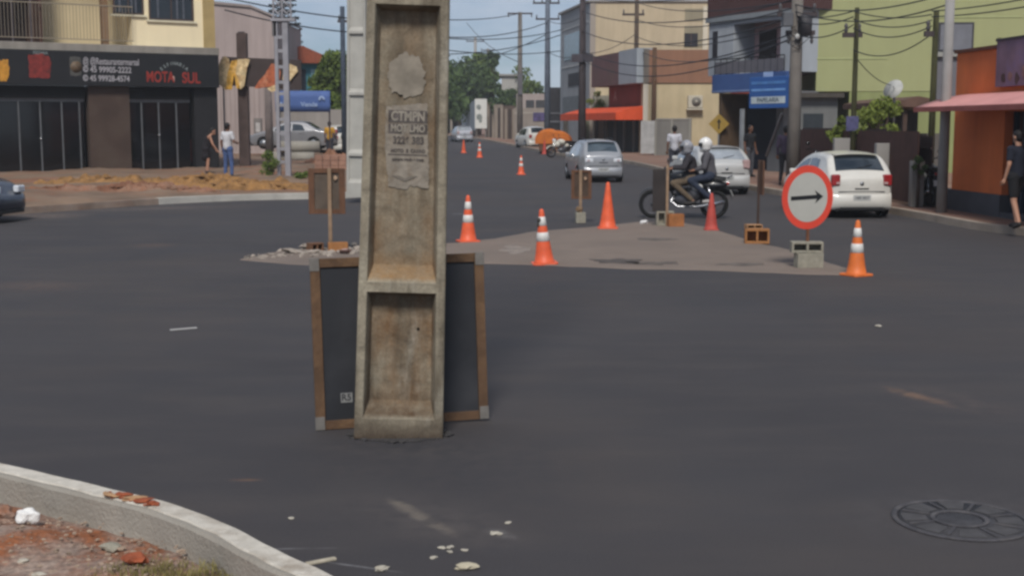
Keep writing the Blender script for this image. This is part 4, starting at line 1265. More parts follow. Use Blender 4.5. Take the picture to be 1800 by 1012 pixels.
# blue banner
def banner(px0, py0, px1, py1, Y, label):
    a = W(px0, py1, Y); b = W(px1, py0, Y)
    r = thing('blue_banner', label, 'banner', (a.x, Y, gz(Y)+.2)); w = b.x-a.x; z0 = a.z-r.location.z; z1 = b.z-r.location.z
    n = MB(); n.grid(lambda u, v: (u*w, .03*math.sin(u*9), z0+(z1-z0)*v), 20, 3); o = n.build('cloth', M('banner_blue', '#475f94', rough=.7, var=.1, scale=2), r)
    so = o.modifiers.new('s', 'SOLIDIFY'); so.thickness = .01
    for x in (.05, w-.05): MB().box(x-.03, x+.03, .06, .12, 0, z1).build('post', dpole, r)
    wt = M('banner_print', '#8fa2c4', rough=.7)
    text_part('Vende', .28, wt, r, (w*.62, -.05, z0+(z1-z0)*.35), sx=1.0, bold=.006)
    text_part('9', .55, wt, r, (w*.85, -.05, z0+(z1-z0)*.5), bold=.02)
    text_part('AV', .3, wt, r, (w*.15, -.05, z0+(z1-z0)*.35), bold=.006)
banner(484, 160, 580, 197, 56, 'blue cloth banner with faded white print strung behind the mast')

# ------------------------------------------------------------------ right hand row, far to near
def cream_tower():
    Y = 86
    c = W(1036, 262, Y); p1 = W(1262, 262, Y)
    F = Fac('cream_building', 'tall cream three storey building with a shaded grey street front', 'building', (c.x, Y, gz(Y)+.1), (p1.x, Y, gz(Y)+.1))
    r = F.root; L = F.L; z1 = F.uz(1140, 4)[1]
    cr = plain_wall('cream_wall', '#b9a98d', var=.06, streak=.16)
    gw = plain_wall('shaded_front_grey', '#8f9295', var=.08)  # shade of the street side painted in as a greyer wall colour
    # street front runs back to the left: a wedge body
    d = Vector((W(985, 240, 96.0).x - c.x, 10.0))
    mb = MB(); mb.prism([(0, 0), (L, 0), (L, 10), (d.x, d.y)], -.3, z1); mb.build('wall', cr, r)
    mb = MB(); n = Vector((-d.y, d.x)).normalized()*.02
    mb.prism([(n.x, n.y), (d.x+n.x, d.y+n.y), (d.x+n.x*.2, d.y+n.y*.2), (n.x*.2, n.y*.2)], -.3, z1-.002); mb.build('street_wall', gw, r)
    mb = MB(); mb.prism([(-.15, -.12), (L+.1, -.12), (L+.1, 10.2), (d.x-.2, d.y+.1)], z1+.002, z1+.14); mb.build('roof_edge', plain_wall('roof_edge_grey', '#8d8a86'), r)
    MB().box(.0, .35, -.03, -.003, -.2, z1-.01).build('corner_strip', plain_wall('corner_strip', '#9b9186'), r)
    # windows on street front placed along d
    def sw(t0, t1, z0, za, mat, nm):
        a = Vector(d)*t0; b = Vector(d)*t1; q = n*2.5
        mb = MB(); mb.prism([(a.x+q.x, a.y+q.y), (b.x+q.x, b.y+q.y), (b.x+n.x, b.y+n.y), (a.x+n.x, a.y+n.y)], z0, za); return mb.build(nm, mat, r)
    sw(.15, .85, 6.2, 8.0, M('blue_glass', '#5f7a85', rough=.15, var=.2), 'window'); sw(.3, .7, 4.3, 5.2, M('dark_opening', '#222026', rough=.6), 'window')
    sw(.05, .95, 5.65, 5.8, M('pale_ledge', '#a5a6a6', rough=.8), 'ledge'); sw(.05, .95, 8.35, 8.45, M('pale_ledge', '#a5a6a6'), 'ledge'); sw(.1, .9, 2.2, 3.6, M('grey_panel', '#666c6f', rough=.7), 'shop_panel')
    # side recess by flat panels, its shade painted as darker tan; window on one
    a, b = F.uz(1204, 16), F.uz(1236, 38); MB().box(a[0], b[0], -.02, -.003, b[1], a[1]).build('shaded_panel', plain_wall('recess_shade_tan', '#8f8670'), r)
    a, b = F.uz(1203, 46), F.uz(1236, 84); MB().box(a[0], b[0], -.02, -.003, b[1], a[1]).build('shaded_panel', plain_wall('recess_shade_tan', '#8f8670'), r)
    a, b = F.uz(1203, 59), F.uz(1226, 82)
    w = MB().box(a[0], b[0], -.06, -.022, b[1], a[1]).build('window', M('dark_opening', '#222026'), r)
    MB().box((a[0]+b[0])/2-.03, (a[0]+b[0])/2+.03, -.08, -.062, b[1], a[1]).build('frame', M('window_frame_brown', '#50403a', rough=.7), w)
    a, b = F.uz(1236, 12), F.uz(1243, 90); MB().box(a[0], b[0], -.12, -.003, b[1], a[1]).build('pilaster', plain_wall('pale_pilaster', '#c6bda9'), r)
    # lower cream bay visible left of the red shop
    a, b = F.uz(1048, 160), F.uz(1036, 262)
    # shallow roof annexe in front, with hedge box
    MB().box(.2, 3.2, -1.5, -.01, 0, F.uz(1040, 168, -1.5)[1]).build('annexe_wall', plain_wall('annexe_wall', '#9b9788'), r)
cream_tower()

def red_shop():
    Y = 73
    c = W(1128, 268, Y)
    d = Vector((W(1048, 262, Y+9).x - c.x, 9.0))
    p0 = (c.x + d.x, Y+9.0, gz(Y)+.13); p1 = (c.x, Y, gz(Y)+.13)
    F = Fac('red_shop_building', 'low red shop with brown box sign and orange awning', 'shop', p0, p1)
    r = F.root; L = F.L
    z_top = F.uz(1110, 90)[1]; z_mid = F.uz(1110, 148)[1]; z_aw = F.uz(1110, 186)[1]
    MB().box(0, L-.01, 0.8, 8, 0, z_top-.4).build('wall', plain_wall('red_wall', '#7d3a30', var=.15), r)
    sgn = MB().box(0, L*.62, -.35, .79, z_mid, z_top).build('box_sign', M('maroon_sign', '#63413f', rough=.6, var=.2, scale=.8, stain='#5b4a3a', stain_amt=.6, stain_scale=.6), r)
    MB().box(L*.625, L-.02, -.35, .79, z_mid, z_top+.05).build('pale_pillar', plain_wall('pale_pillar', '#9aa0a6'), r)
    MB().box(L*.2, L-.02, .3, .79, z_aw, z_mid-.005).build('fascia', plain_wall('red_fascia', '#80382d', var=.25), r)
    text_part('A', .9, M('pale_mark', '#a07a70', rough=.7), sgn, (L*.33, .29, (z_aw+z_mid)/2), bold=.01)
    # dark doorways with pale posts
    mb = MB().box(0, L-.02, .5, .78, 0, z_aw-.01).build('shutter', M('dark_shutter', '#242322', rough=.8, var=.2), r)
    for k in range(5):
        x = L*(.1+.2*k); MB().box(x-.07, x+.07, .35, .49, 0, z_aw-.4).build('post', plain_wall('shop_post', '#7f7b76'), r)
    # awning
    aw = M('awning_orange', '#c74a22', rough=.75, var=.12, scale=2)
    zb = F.uz(1110, 209, -1.4)[1]
    mb = MB(); mb.grid(lambda u, v: (-3.2+(L+3.1)*u, .3-1.8*v, (z_aw-.02)+(zb+.35-z_aw)*v**1.3 + .03*math.sin(u*40)*v), 40, 6)
    o = mb.build('awning', aw, r); so = o.modifiers.new('s','SOLIDIFY'); so.thickness=.02
    mb = MB(); mb.box(-3.2, L-.1, -1.53, -1.50, zb-.05, zb+.36); mb.build('awning_valance', aw, r)
    mb = MB(); mb.prism([(.3, z_aw), (-1.5, zb+.35), (-1.5, zb-.05), (.3, zb-.05)], L-.11, L-.08, 'x'); mb.build('awning_side', aw, r)
red_shop()

def cream_low():
    Y = 73
    F = Fac('cream_low_building', 'low cream building with brown parapet and an air conditioner', 'building', (W(1129,268,Y).x+.01, Y, gz(Y)+.13), (W(1282,268,Y).x, Y, gz(Y)+.13))
    r = F.root; L = F.L
    zt, zb = F.uz(1190, 88)[1], F.uz(1190, 146)[1]
    MB().box(0, L, 0, 8, 0, zb-.002).build('wall', plain_wall('cream_low_wall', '#b8a888', var=.07, streak=.12, stain='#a39274', stain_amt=.5, stain_scale=.5), r)
    MB().box(.30, L, -.08, 8, zb, zt).build('parapet', plain_wall('brown_parapet', '#8a6550', var=.06), r)
    MB().box(0, .30, -.10, 8, zb, zt+.05).build('corner_pier', plain_wall('grey_pier', '#716a62'), r)
    MB().box(.0, .28, -.04, -.003, 0, zb-.01).build('pale_strip', plain_wall('pale_strip', '#c0b8a9'), r)
    a, b = F.uz(1210, 168, -.4), F.uz(1235, 190, -.4)
    ac = MB().box(a[0], b[0], -.40, -.06, b[1], a[1]).build('air_conditioner', M('ac_white', '#b5ad9c', rough=.6, var=.08), r, bevel=.02)
    cx, cz = (a[0]+b[0])/2+.05, (a[1]+b[1])/2
    MB().lathe([(.26, -.425), (.26, -.405)], 24, (cx, 0, cz), 'y').build('fan_grille', M('ac_grille', '#6f6a62', rough=.6, var=.2), ac)
    MB().lathe([(.08, -.44), (.08, -.426)], 16, (cx, 0, cz), 'y').build('fan_hub', M('ac_hub', '#9a9488', rough=.6), ac)
    MB().box(a[0]-.06, b[0]+.06, -.42, -.003, b[1]-.10, b[1]-.03).build('bracket', M('ac_bracket', '#c5bdab', rough=.6), ac)
cream_low()

def grey_fence():
    Y = 69.5
    a, b = W(1126, 272, Y), W(1226, 276, Y-2)
    z0 = gz(Y)+.13
    r = thing('grey_gate_fence', 'grey panel fence with a barred white section before the cream wall', 'fence', (a.x, Y, z0), math.atan2(-1.2, b.x-a.x))
    L = (b.x-a.x)
    H = W(1180, 211, Y).z - z0
    MB().box(L*.30, L, 0, .08, 0, H).build('panel', plain_wall('fence_grey', '#77746f', var=.1), r)
    MB().box(L*.30, L, -.03, .11, H+.002, H+.08).build('cap', plain_wall('fence_cap', '#8d8982'), r)
    mb = MB()
    for k in range(11):
        x = L*.30*k/11; mb.box(x, x+.07, 0, .05, .1, H-.05)
    mb.box(0, L*.30, .051, .09, .25, .35); mb.box(0, L*.30, .051, .09, H-.3, H-.2)
    mb.build('barred_gate', M('bars_white', '#a6a5a3', rough=.6), r)
    for x in (L*.30, L*.62, L*.98): MB().box(x-.06, x+.06, -.04, -.002, 0, H+.001).build('post', plain_wall('fence_post', '#8a877f'), r)
grey_fence()

def balcony_building():
    p0 = (W(1243, 220, 51).x, 51, gz(48)+.14); p1 = (W(1392, 220, 46.4).x, 46.4, gz(48)+.14)
    F = Fac('balcony_building', 'blue grey two storey shop with recessed balcony and dark red top', 'building', p0, p1)
    r = F.root; L = F.L
    gw = plain_wall('blue_grey_wall', '#9a9fa5', var=.07)
    z_cap = F.uz(1320, 24)[1]; z_rec = F.uz(1340, 38)[1]; z_floor = F.uz(1320, 130)[1]; z_low = F.uz(1300, 163)[1]
    xl, xr = F.uz(1289, 80)[0], F.uz(1372, 80)[0]
    D = 3.2
    MB().box(-.05, L+.25, -.05, D, z_cap, z_cap+2.2).build('upper_cladding', M('maroon_cladding', '#49302e', rough=.8, var=.14, scale=1.5, bump=.2), r)
    MB().box(-.08, L+.05, -.12, -.052, z_cap-.18, z_cap-.0).build('gutter', plain_wall('gutter_grey', '#7d8286'), r)
    MB().box(0, xl, 0, D, z_floor, z_cap-.002).build('wall', gw, r)
    MB().box(xr, L, 0, D, z_floor, z_cap-.002).build('wall', gw, r)
    MB().box(xl, xr, 0, .3, z_rec, z_cap-.002).build('wall', gw, r)
    MB().box(xl, xr, 1.0, D, z_floor, z_cap-.003).build('balcony_back_wall', plain_wall('rose_wall', '#b89a9b', var=.1), r)
    MB().box(xl, xr, 0.001, 1.0, z_floor-.001, z_floor+.02).build('balcony_floor', plain_wall('balcony_floor', '#6c6a69'), r)
    a, b = F.uz(1336, 55, .95), F.uz(1362, 130, .95); MB().box(a[0], b[0], .92, .998, z_floor+.02, a[1]).build('door', M('dark_door', '#2b2526', rough=.6), r)
    a, b = F.uz(1254, 56), F.uz(1261, 102); MB().box(a[0], b[0], -.03, -.002, b[1], a[1]).build('window', M('dark_opening', '#222026'), r)
    # railing
    mb = MB(); zr = F.uz(1320, 101, -.1)[1]; x0 = F.uz(1262, 0)[0]; x1 = F.uz(1385, 0)[0]
    mb.box(x0, x1, -.10, -.07, zr-.02, zr+.02)
    for k in range(12):
        x = x0 + (x1-x0)*k/11; mb.box(x-.012, x+.012, -.095, -.075, z_floor, zr-.02)
    mb.build('railing', black_m, r)
    g = MB().box(x0+.05, x1-.05, -.092, -.086, z_floor+.05, zr-.1); g.build('railing_mesh', M('rail_glass', '#5c5a60', rough=.3, var=.1), r)
    # blue fascia and projecting shop sign
    blue = M('fascia_blue', '#374f80', rough=.55, var=.12, scale=1.2, stain='#3f5f92', stain_amt=.5, stain_scale=.8)
    MB().box(x0-.1, L-.2, -.14, 0-.003, z_low, z_floor+.02).build('fascia', blue, r, bevel=.02)
    MB().box(x0-.1, L-.25, -.15, -.142, z_low+.03, z_low+.10).build('fascia_edge', M('fascia_edge', '#6a7ca0', rough=.5), r)
    s0, s1 = F.uz(1322, 137, -.5), F.uz(1392, 190, -.5)
    sg = MB().box(s0[0], s1[0], -.62, -.50, s1[1], s0[1]).build('projecting_sign', M('sign_blue', '#2c5796', rough=.45, var=.08, scale=2), r, bevel=.02)
    def strip(py0, py1, mat, a=.06, b=.9, nm='sign_stripe', y=-.628):
        z0, z1 = F.uz(1355, py1, -.6)[1], F.uz(1355, py0, -.6)[1]; w = s1[0]-s0[0]
        return MB().box(s0[0]+w*a, s0[0]+w*b, y, -.621, z0, z1).build(nm, mat, sg)
    strip(143, 148, M('stripe_light', '#4d7db8', rough=.5)); strip(156, 160, M('stripe_pale', '#6b98cf', rough=.5))
    strip(170, 182, M('stripe_white', '#b5c0c4', rough=.5))
    zc = F.uz(1355, 176, -.63)[1]; text_part('PAPELARIA', .22, M('stripe_ink', '#44505c', rough=.6), sg, (s0[0]+(s1[0]-s0[0])*.48, -.630, zc), bold=.003, sx=1.15)
    a, b = F.uz(1342, 127, -.16), F.uz(1358, 137, -.16); MB().box(a[0], b[0], -.165, -.143, b[1], a[1]).build('small_plate', M('plate_pale', '#93a9d0', rough=.5), r)
    # ground floor: dark opening, blue shutters, slanted stair wall
    MB().box(0.9, L, 1.2, 1.5, 0, z_low-.002).build('ground_wall', M('ground_dark', '#1d222c', rough=.8, var=.3, scale=.7, stain='#27344a', stain_amt=.6, stain_scale=.6), r)
    MB().box(L-.5, L, 0, 1.19, 0, z_low-.002).build('pier', plain_wall('pier_grey', '#6b6a6c'), r)
    MB().box(.75, .95, 0, 1.19, 0, z_low-.002).build('pier', M('brown_pier_b', '#51402f', rough=.8), r)
    xp = F.uz(1322, 250)[0]; MB().box(xp-.06, xp+.06, -.55, -.42, 0, s1[1]).build('sign_post', M('pale_metal_post', '#7f8387', rough=.5), r)
    xs0, xs1, xs2 = F.uz(1330, 250, -.3)[0], F.uz(1357, 200, -.3)[0], F.uz(1392, 200, -.3)[0]
    zs1 = F.uz(1357, 200, -.3)[1]; zs0 = F.uz(1330, 275, -.3)[1]
    mb = MB(); mb.prism([(xs0, 0), (xs2, 0), (xs2, zs1), (xs1, zs1), (xs0, zs0)], .2, .5, 'y'); mb.build('stair_wall', plain_wall('stair_wall', '#5d5f62', var=.12), r)
    mb = MB(); mb.tube([(xs0, .15, zs0), (xs1, .15, zs1), (xs2, .15, zs1)], .045, 6); mb.build('handrail', M('handrail_pale', '#84868a', rough=.5), r)
    a, b = F.uz(1376, 208, .1), F.uz(1390, 280, .1); MB().box(a[0], b[0], .12, .199, 0, a[1]).build('doorway', M('doorway_dark', '#111114', rough=.9), r)
balcony_building()

def green_building():
    Y = 46.9
    F = Fac('green_building', 'tall plain lime green building rising behind the gates', 'building', (W(1431,262,Y).x, Y, gz(Y)+.1), (W(1960,262,Y).x, Y-1.0, gz(Y)+.1))
    r = F.root; L = F.L; zb = F.uz(1450, 161)[1]
    gm = plain_wall('lime_paint', '#9a9c70', var=.05, scale=.35, streak=.05, stain='#86865f', stain_amt=.5, stain_scale=.35)
    MB().box(0, L, 0, 12, zb, 11.5).build('wall', gm, r)
    MB().box(1.2, L, .02, 11, 0, zb-.002).build('lower_wall', plain_wall('lime_lower', '#898f5f', var=.1), r)
    z = F.uz(1510, 101)[1]
    for a, b, py0, py1 in ((1433, 1560, 99, 108), (1640, 1800, 30, 31)):
        p, q = F.uz(a, py0, -.03), F.uz(b, py1, -.03)
        MB().box(p[0], q[0], -.02, -.003, (p[1]+q[1])/2-.02, (p[1]+q[1])/2+.02).build('paint_joint', plain_wall('paint_joint', '#a4a97a'), r)
    MB().box(-.2, L+.2, -.15, 12.2, 11.502, 11.8).build('roof_edge', plain_wall('green_coping', '#8c8b74'), r)
    p, q = F.uz(1649, 40), F.uz(1710, 92)
    w = MB(); w.box(p[0], q[0], -.05, -.003, q[1], p[1]); win = w.build('window', M('window_surround', '#3d3c3f', rough=.7), r)
    MB().box(p[0]+.08, q[0]-.08, -.09, -.052, q[1]+.08, p[1]-.08).build('shutter', M('shutter_grey', '#6d6e74', rough=.5, var=.1, streak=.1), win)
    MB().box(p[0]-.1, q[0]+.1, -.2, -.003, q[1]-.16, q[1]-.002).build('sill', plain_wall('sill_pale', '#8f8e88'), win)
    p, q = F.uz(1645, 98), F.uz(1680, 180); MB().box(p[0], q[0], -.04, -.003, q[1], p[1]).build('grey_panel', plain_wall('grey_panel_wall', '#67666a'), r)
green_building()

def garage():
    Y = 45
    F = Fac('grey_garage', 'small grey garage with a dark window under the green wall', 'garage', (W(1405,262,Y).x, Y, gz(Y)+.14), (W(1470,262,Y).x, Y, gz(Y)+.14))
    r = F.root; L = F.L; z = F.uz(1440, 172)[1]
    MB().box(0, L, 0, 6, 0, z).build('wall', plain_wall('garage_wall', '#6b6c6b', var=.1), r)
    MB().box(-.1, L+.15, -.3, 6, z+.002, z+.16).build('roof', M('garage_roof', '#47423c', rough=.9), r)
    p, q = F.uz(1412, 200), F.uz(1446, 232); MB().box(p[0], q[0], -.03, -.003, q[1], p[1]).build('window', M('garage_window', '#33383c', rough=.3), r)
garage()

def carport():
    Y = 38
    x0, x1 = W(1576, 262, Y).x, W(1668, 262, Y).x
    r = thing('carport', 'low brown carport roof with dark underside by the orange shop', 'carport', (x0, Y, gz(Y)+.14))
    zt = W(1610, 188, Y).z - r.location.z; L = x1-x0
    mb = MB(); mb.prism([(-.1, zt), (L, zt-.05), (L, zt+.12), (L*.3, zt+.3), (-.1, zt+.16)], -.4, 6, 'y'); mb.build('roof', M('carport_roof', '#5c463c', rough=.9, var=.2), r)
    MB().box(0, L, 3, 3.2, 0, zt-.06).build('back_wall', M('carport_dark', '#35312f', rough=.9, var=.3), r)
    for x in (.1, L-.2): MB().box(x, x+.12, -.2, -.08, 0, zt-.06).build('post', M('carport_post', '#45362f', rough=.9), r)
    MB().box(L*.55, L*.95, -.1, .9, 0, 1.5).build('side_wall', plain_wall('carport_side', '#5d5853'), r)
carport()
def dish():
    c = W(1573, 160, 37); r = thing('satellite_dish', 'pale satellite dish above the carport roof', 'satellite dish', (c.x, c.y, c.z-.5))
    mb = MB(); mb.lathe([(.30*k/6, .10*(k/6)**2) for k in range(7)] + [(.30, .11)], 24); o = mb.build('reflector', M('dish_pale', '#a5a49f', rough=.5), r)
    o.location = (0, 0, .5); o.rotation_euler = (math.radians(62), 0, math.radians(-48))
    MB().tube([(0,.02,.5), (.0,.03,-.0), (.02,.05,-.5)], .03, 6).build('mast', metal_grey, r)
    MB().tube([(0,0,.5), (-.14,-.30,.62)], .012, 5).build('feed_arm', metal_grey, r)
dish()

# ------------------------------------------------------------------ orange shop next to the pavement
def orange_shop():
    p0, p1 = G(1671, 368, .14), G(1800, 389, .14)
    d = (p1-p0); d.z = 0; d.normalize(); p1b = p1 + d*6
    F = Fac('orange_shop', 'single storey orange shop with pink awning and purple sign', 'shop', p0, p1b)
    r = F.root; L = F.L
    zt = F.uz(1720, 90)[1]; zp = F.uz(1720, 338)[1]
    om = plain_wall('orange_paint', '#d06e3a', var=.1, scale=1, streak=.15, stain='#b05c36', stain_amt=.5, stain_scale=.8)
    xd = F.uz(1762, 300)[0]
    MB().box(0, xd, 0, 6, zp, zt).build('wall', om, r)
    MB().box(xd, L, .25, 6, 0, zt-.002).build('wall_inner', M('shop_dark_inner', '#1b2430', rough=.4, var=.3, scale=1.5), r)
    zd = F.uz(1780, 196)[1]
    MB().box(xd, L, 0, .249, zd, zt).build('wall', om, r)
    MB().box(-.02, xd, -.03, 6, -.05, zp-.002).build('plinth', M('plinth_slate', '#47474c', rough=.85, var=.2, scale=1.5), r)
    MB().box(xd, L, -.02, .24, -.05, .10).build('threshold', M('plinth_slate', '#47474c'), r)
    MB().box(-.05, L, -.05, 6.1, zt+.002, zt+.07).build('coping', M('coping_dark', '#5c3626', rough=.9), r)
    xe = xd + 1.35
    MB().box(xe, L, .01, .24, .101, zd-.002).build('wall', om, r)
    for k in range(3):
        x = xd + .06 + k*.42
        MB().box(x, x+.05, .15, .2, .1, zd).build('door_bar', M('door_bar_blue', '#24303f', rough=.4), r)
        MB().box(x+.05, x+.42, .2, .215, .1, zd).build('door_pane', M('door_pane_blue', '#1a2636', rough=.15, spec=.6), r)
    # purple sign
    a, b = F.uz(1753, 70, -.12), F.uz(1800, 150, -.12)
    s = MB().box(a[0], L, -.12, -.003, b[1], a[1]).build('sign_board', M('purple_sign', '#6d5565', rough=.6, var=.35, scale=1.8, stain='#6f6190', stain_amt=.7, stain_scale=1.6), r)
    MB().box(a[0]-.02, L, -.14, -.1205, a[1]-.04, a[1]+.01).build('sign_edge', M('sign_edge_dark', '#2f2430', rough=.6), s)
    rr_ = random.Random(4)
    for k in range(7):
        cx = a[0]+.35+k*.28; cz = b[1]+.16+rr_.uniform(-.03, .1)
        MB().blob((cx, -.125, cz), (.10, .006, rr_.uniform(.08, .16)), 2, .25, k).build('sign_picture', M('sign_pic%d' % (k % 2), ('#46302f', '#7d5c58')[k % 2], rough=.7, var=.4, scale=9), s)
    MB().blob((a[0]-.06, -.05, a[1]+.0), (.09, .06, .05), 2, .1, 3).build('floodlight', M('lamp_olive', '#5a5a35', rough=.6), r)
    # pink awning over the pavement
    pk = M('awning_pink', '#c78d88', rough=.7, var=.08, scale=1.5, stain='#a86c66', stain_amt=.4, stain_scale=2)
    za = F.uz(1720, 165, 0)[1]; zf = F.uz(1720, 190, -.95)[1]
    x0 = F.uz(1700, 165, 0)[0] - .05
    n = MB(); n.grid(lambda u, v: (x0 - .25*v + (L-x0)*u, -.01-1.0*v, za - (za-zf-.04)*(v**1.5) ), 16, 10); o = n.build('awning', pk, r)
    so = o.modifiers.new('s','SOLIDIFY'); so.thickness=.012
    MB().box(x0-.25, L, -1.02, -.995, zf-.05, zf+.05).build('awning_edge', M('awning_edge', '#8f4f48', rough=.7), r)
    for k in range(3):
        x = x0 + .1 + k*1.2; MB().tube([(x, -.03, za-.28), (x-.1, -.98, zf)], .012, 6).build('awning_arm', metal_grey, r)
orange_shop()

# ------------------------------------------------------------------ brown gate fence with pale posts
def low_wall():
    a, b = G(1618, 357, .14), G(1669, 368, .14); d = b-a
    o = MB().box(0, d.length, 0, .18, -.05, .42).build('low_wall', M('plinth_slate', '#47474c'), bevel=.01); o.location = a; o.rotation_euler = (0, 0, math.atan2(d.y, d.x))
    tag(o, 'low slate coloured wall joining the gates to the orange shop', 'wall')
low_wall()
def gate_fence():
    a, b = Vector((9.25, 28.3, 0)), Vector((9.35, 41.5, 0))
    d = b-a; L = d.length
    r = thing('slatted_gate', 'long dark brown slatted gate and fence between pale posts', 'fence', (a.x, a.y, gz(30)+.14), math.atan2(d.y, d.x))
    slat = M('gate_brown', '#3a2c2a', rough=.75, var=.25, scale=3)
    H = 1.55
    mb = MB()
    n = int(L/.14)
    for k in range(n):
        x = k*L/n; h = H if x < 3.6 else H+.15
        mb.box(x, x+.105, -.01, .01, .06, h)
    mb.box(0, L, .011, .05, .3, .36); mb.box(0, L, .011, .05, 1.25, 1.31)
    mb.build('slats', slat, r)
    MB().box(0, L, .3, .32, .06, H+.1).build('backing_sheet', M('gate_back', '#4a3029', rough=.9, var=.2), r)
    return r
gate_fence()
pst = plain_wall('post_paint', '#8f8b86', var=.12)
for px, Y, py, lab in ((1480, 33.2, 243, 'wide pale gate post with the small blue plate above it'), (1553, 30.6, 252, 'pale gate post behind the rear glass of the white hatchback'), (1615, 28.4, 283, 'slim pale gate post beside the parked motorcycle')):
    p = W(px, 220, Y); w = (.20 if px == 1480 else .17 if px == 1553 else .14)
    zt = W(px, py, Y).z
    o = MB().box(-w, w, -.1, .1, 0, zt-gz(Y)-.14).build('gate_post', pst, bevel=.01); o.location = (p.x, Y, gz(Y)+.14)
    tag(o, lab, 'gate post', 'gate posts along the brown fence')

# ------------------------------------------------------------------ poles on the house side
def near_poles():
    r, h = pole_thing('street_pole', 'thick concrete street pole with meter boxes by the balcony shop', 1396, 36, -60, .20, gpole, PG, .14, .15)
    def q(px, py): p = W(px, py, 36); return p.x-r.location.x, p.z-r.location.z
    x, z = q(1413, 46); MB().lathe([(.05,-.3),(.20,-.27),(.21,.22),(.16,.28),(.05,.30)], 14, (x, -.1, z)).build('transformer', M('transformer', '#3c3a3d', rough=.6, var=.2), r)
    x, z = q(1382, 35); MB().box(x-.14, x+.14, -.3, -.05, z-.2, z+.18).build('junction_box', M('jbox', '#55565a', rough=.6, var=.2), r, bevel=.02)
    crossarm(r, q(0, 26)[1], 1.1, dpole, 3); crossarm(r, q(0, 58)[1], .8, dpole, 2, .1, True)
    x, z = q(1398, 66); MB().blob((x, -.24, z), (.07,.07,.09), 2, 0).build('meter', M('meter_white', '#a9a8a4', rough=.5), r)
    for k in range(8):
        a = k*.8; MB().tube([(.1*math.cos(a), -.18, q(0, 30+k*6)[1]), (.35*math.sin(a*2), -.28, q(0, 40+k*5)[1]), (.05, -.2, q(0, 62+k*4)[1])], .014, 5).build('cable_loop', black_m, r)
    r, h = pole_thing('service_pole', 'dark slim service pole carrying a small blue plate', 1500, 33.6, 14, .085, M('olive_pole', '#3b3a22', rough=.9, var=.2), PG, .14, .06)
    x = 0; z = W(1493, 217, 33.6).z - r.location.z
    MB().box(-.22, .10, -.13, -.10, z-.20, z+.18).build('plate', M('plate_indigo', '#4b4a6b', rough=.6, var=.3, scale=9), r, bevel=.008)
    crossarm(r, W(0, 62, 33.6).z - r.location.z, .5, dpole, 2, -.1)
    r, h = pole_thing('service_pole', 'dark slim service pole just before the green wall shutter', 1638, 29.0, 20, .085, M('olive_pole', '#3b3a22'), PG, .14, .065)
    crossarm(r, W(0, 60, 29.0).z - r.location.z, .3, dpole, 1, -.1)
    r, h = pole_thing('street_pole', 'light grey street pole at the tip of the pink awning', 1661, 26.6, -60, .115, lpole, PG, .14, .095)
    r, h = pole_thing('street_pole', 'dark pole rising beside the shaded grey street front', 1023, 70, -50, .22, dpole, PG, .14, .15)
    z = W(0, 100, 70).z - r.location.z; MB().box(-.6, .55, -.3, -.2, z-.3, z+.12).build('cabinet', M('pole_cabinet', '#3f3a40', rough=.7, var=.2), r)
    r, h = pole_thing('service_pole', 'dark pole rising above the brown parapet with one short arm', 1117, 77, -40, .16, M('brownish_pole', '#5a4c40', rough=.9), PG, .14, .12)
    crossarm(r, W(0, 26, 77).z - r.location.z, 1.3, dpole, 2, -.2)
    r, h = pole_thing('service_pole', 'short brown post against the low cream wall', 1149, 71.5, 84, .14, M('brown_service', '#57402f', rough=.9, var=.2), PG, .14, .12)
near_poles()
def far_poles():
    r, h = pole_thing('street_pole', 'street pole with a wide crossarm standing against the sky', 914, 104, 22, .24, gpole, PG, .14, .16)
    crossarm(r, h-.1, 2.0, dpole, 3, .0, True)
    MB().box(-.16, .2, -.3, -.2, h-6.5, h-4.8).build('cabinet', M('pole_cabinet2', '#5c5a5e', rough=.7), r)
    r, h = pole_thing('street_pole', 'taller street pole with two crossarms close to the cream building', 962, 92, -14, .24, M('pole_bluish', '#59606b', rough=.9, var=.15), PG, .14, .16)
    crossarm(r, W(0, 6, 92).z - r.location.z, 1.9, dpole, 4, -.1); crossarm(r, W(0, 34, 92).z - r.location.z, 1.7, dpole, 2, .0)
    r, h = pole_thing('street_pole', 'distant pole with a crossarm in front of the trees', 836, 165, 66, .24, lpole, PG, .14, .18); crossarm(r, h-.5, 2.3, dpole, 3)
    r, h = pole_thing('street_pole', 'distant low pole among the trees', 858, 185, 86, .24, gpole, PG, .14, .18); crossarm(r, h-.2, 2.0, dpole, 2)
    r, h = pole_thing('street_pole', 'pale stub of a pole above the white billboard', 833, 150, 182, .18, lpole, PG, .14, .16, top=W(833, 150, 150).z)
    r, h = pole_thing('street_pole', 'dark pole beyond the blue banner near the ribbed pale pole', 605, 66, 12, .14, M('pole_blueblack', '#3c4450', rough=.9), PG, .15, .12); crossarm(r, W(0, 38, 66).z - r.location.z, .9, dpole, 2, .2)
far_poles()
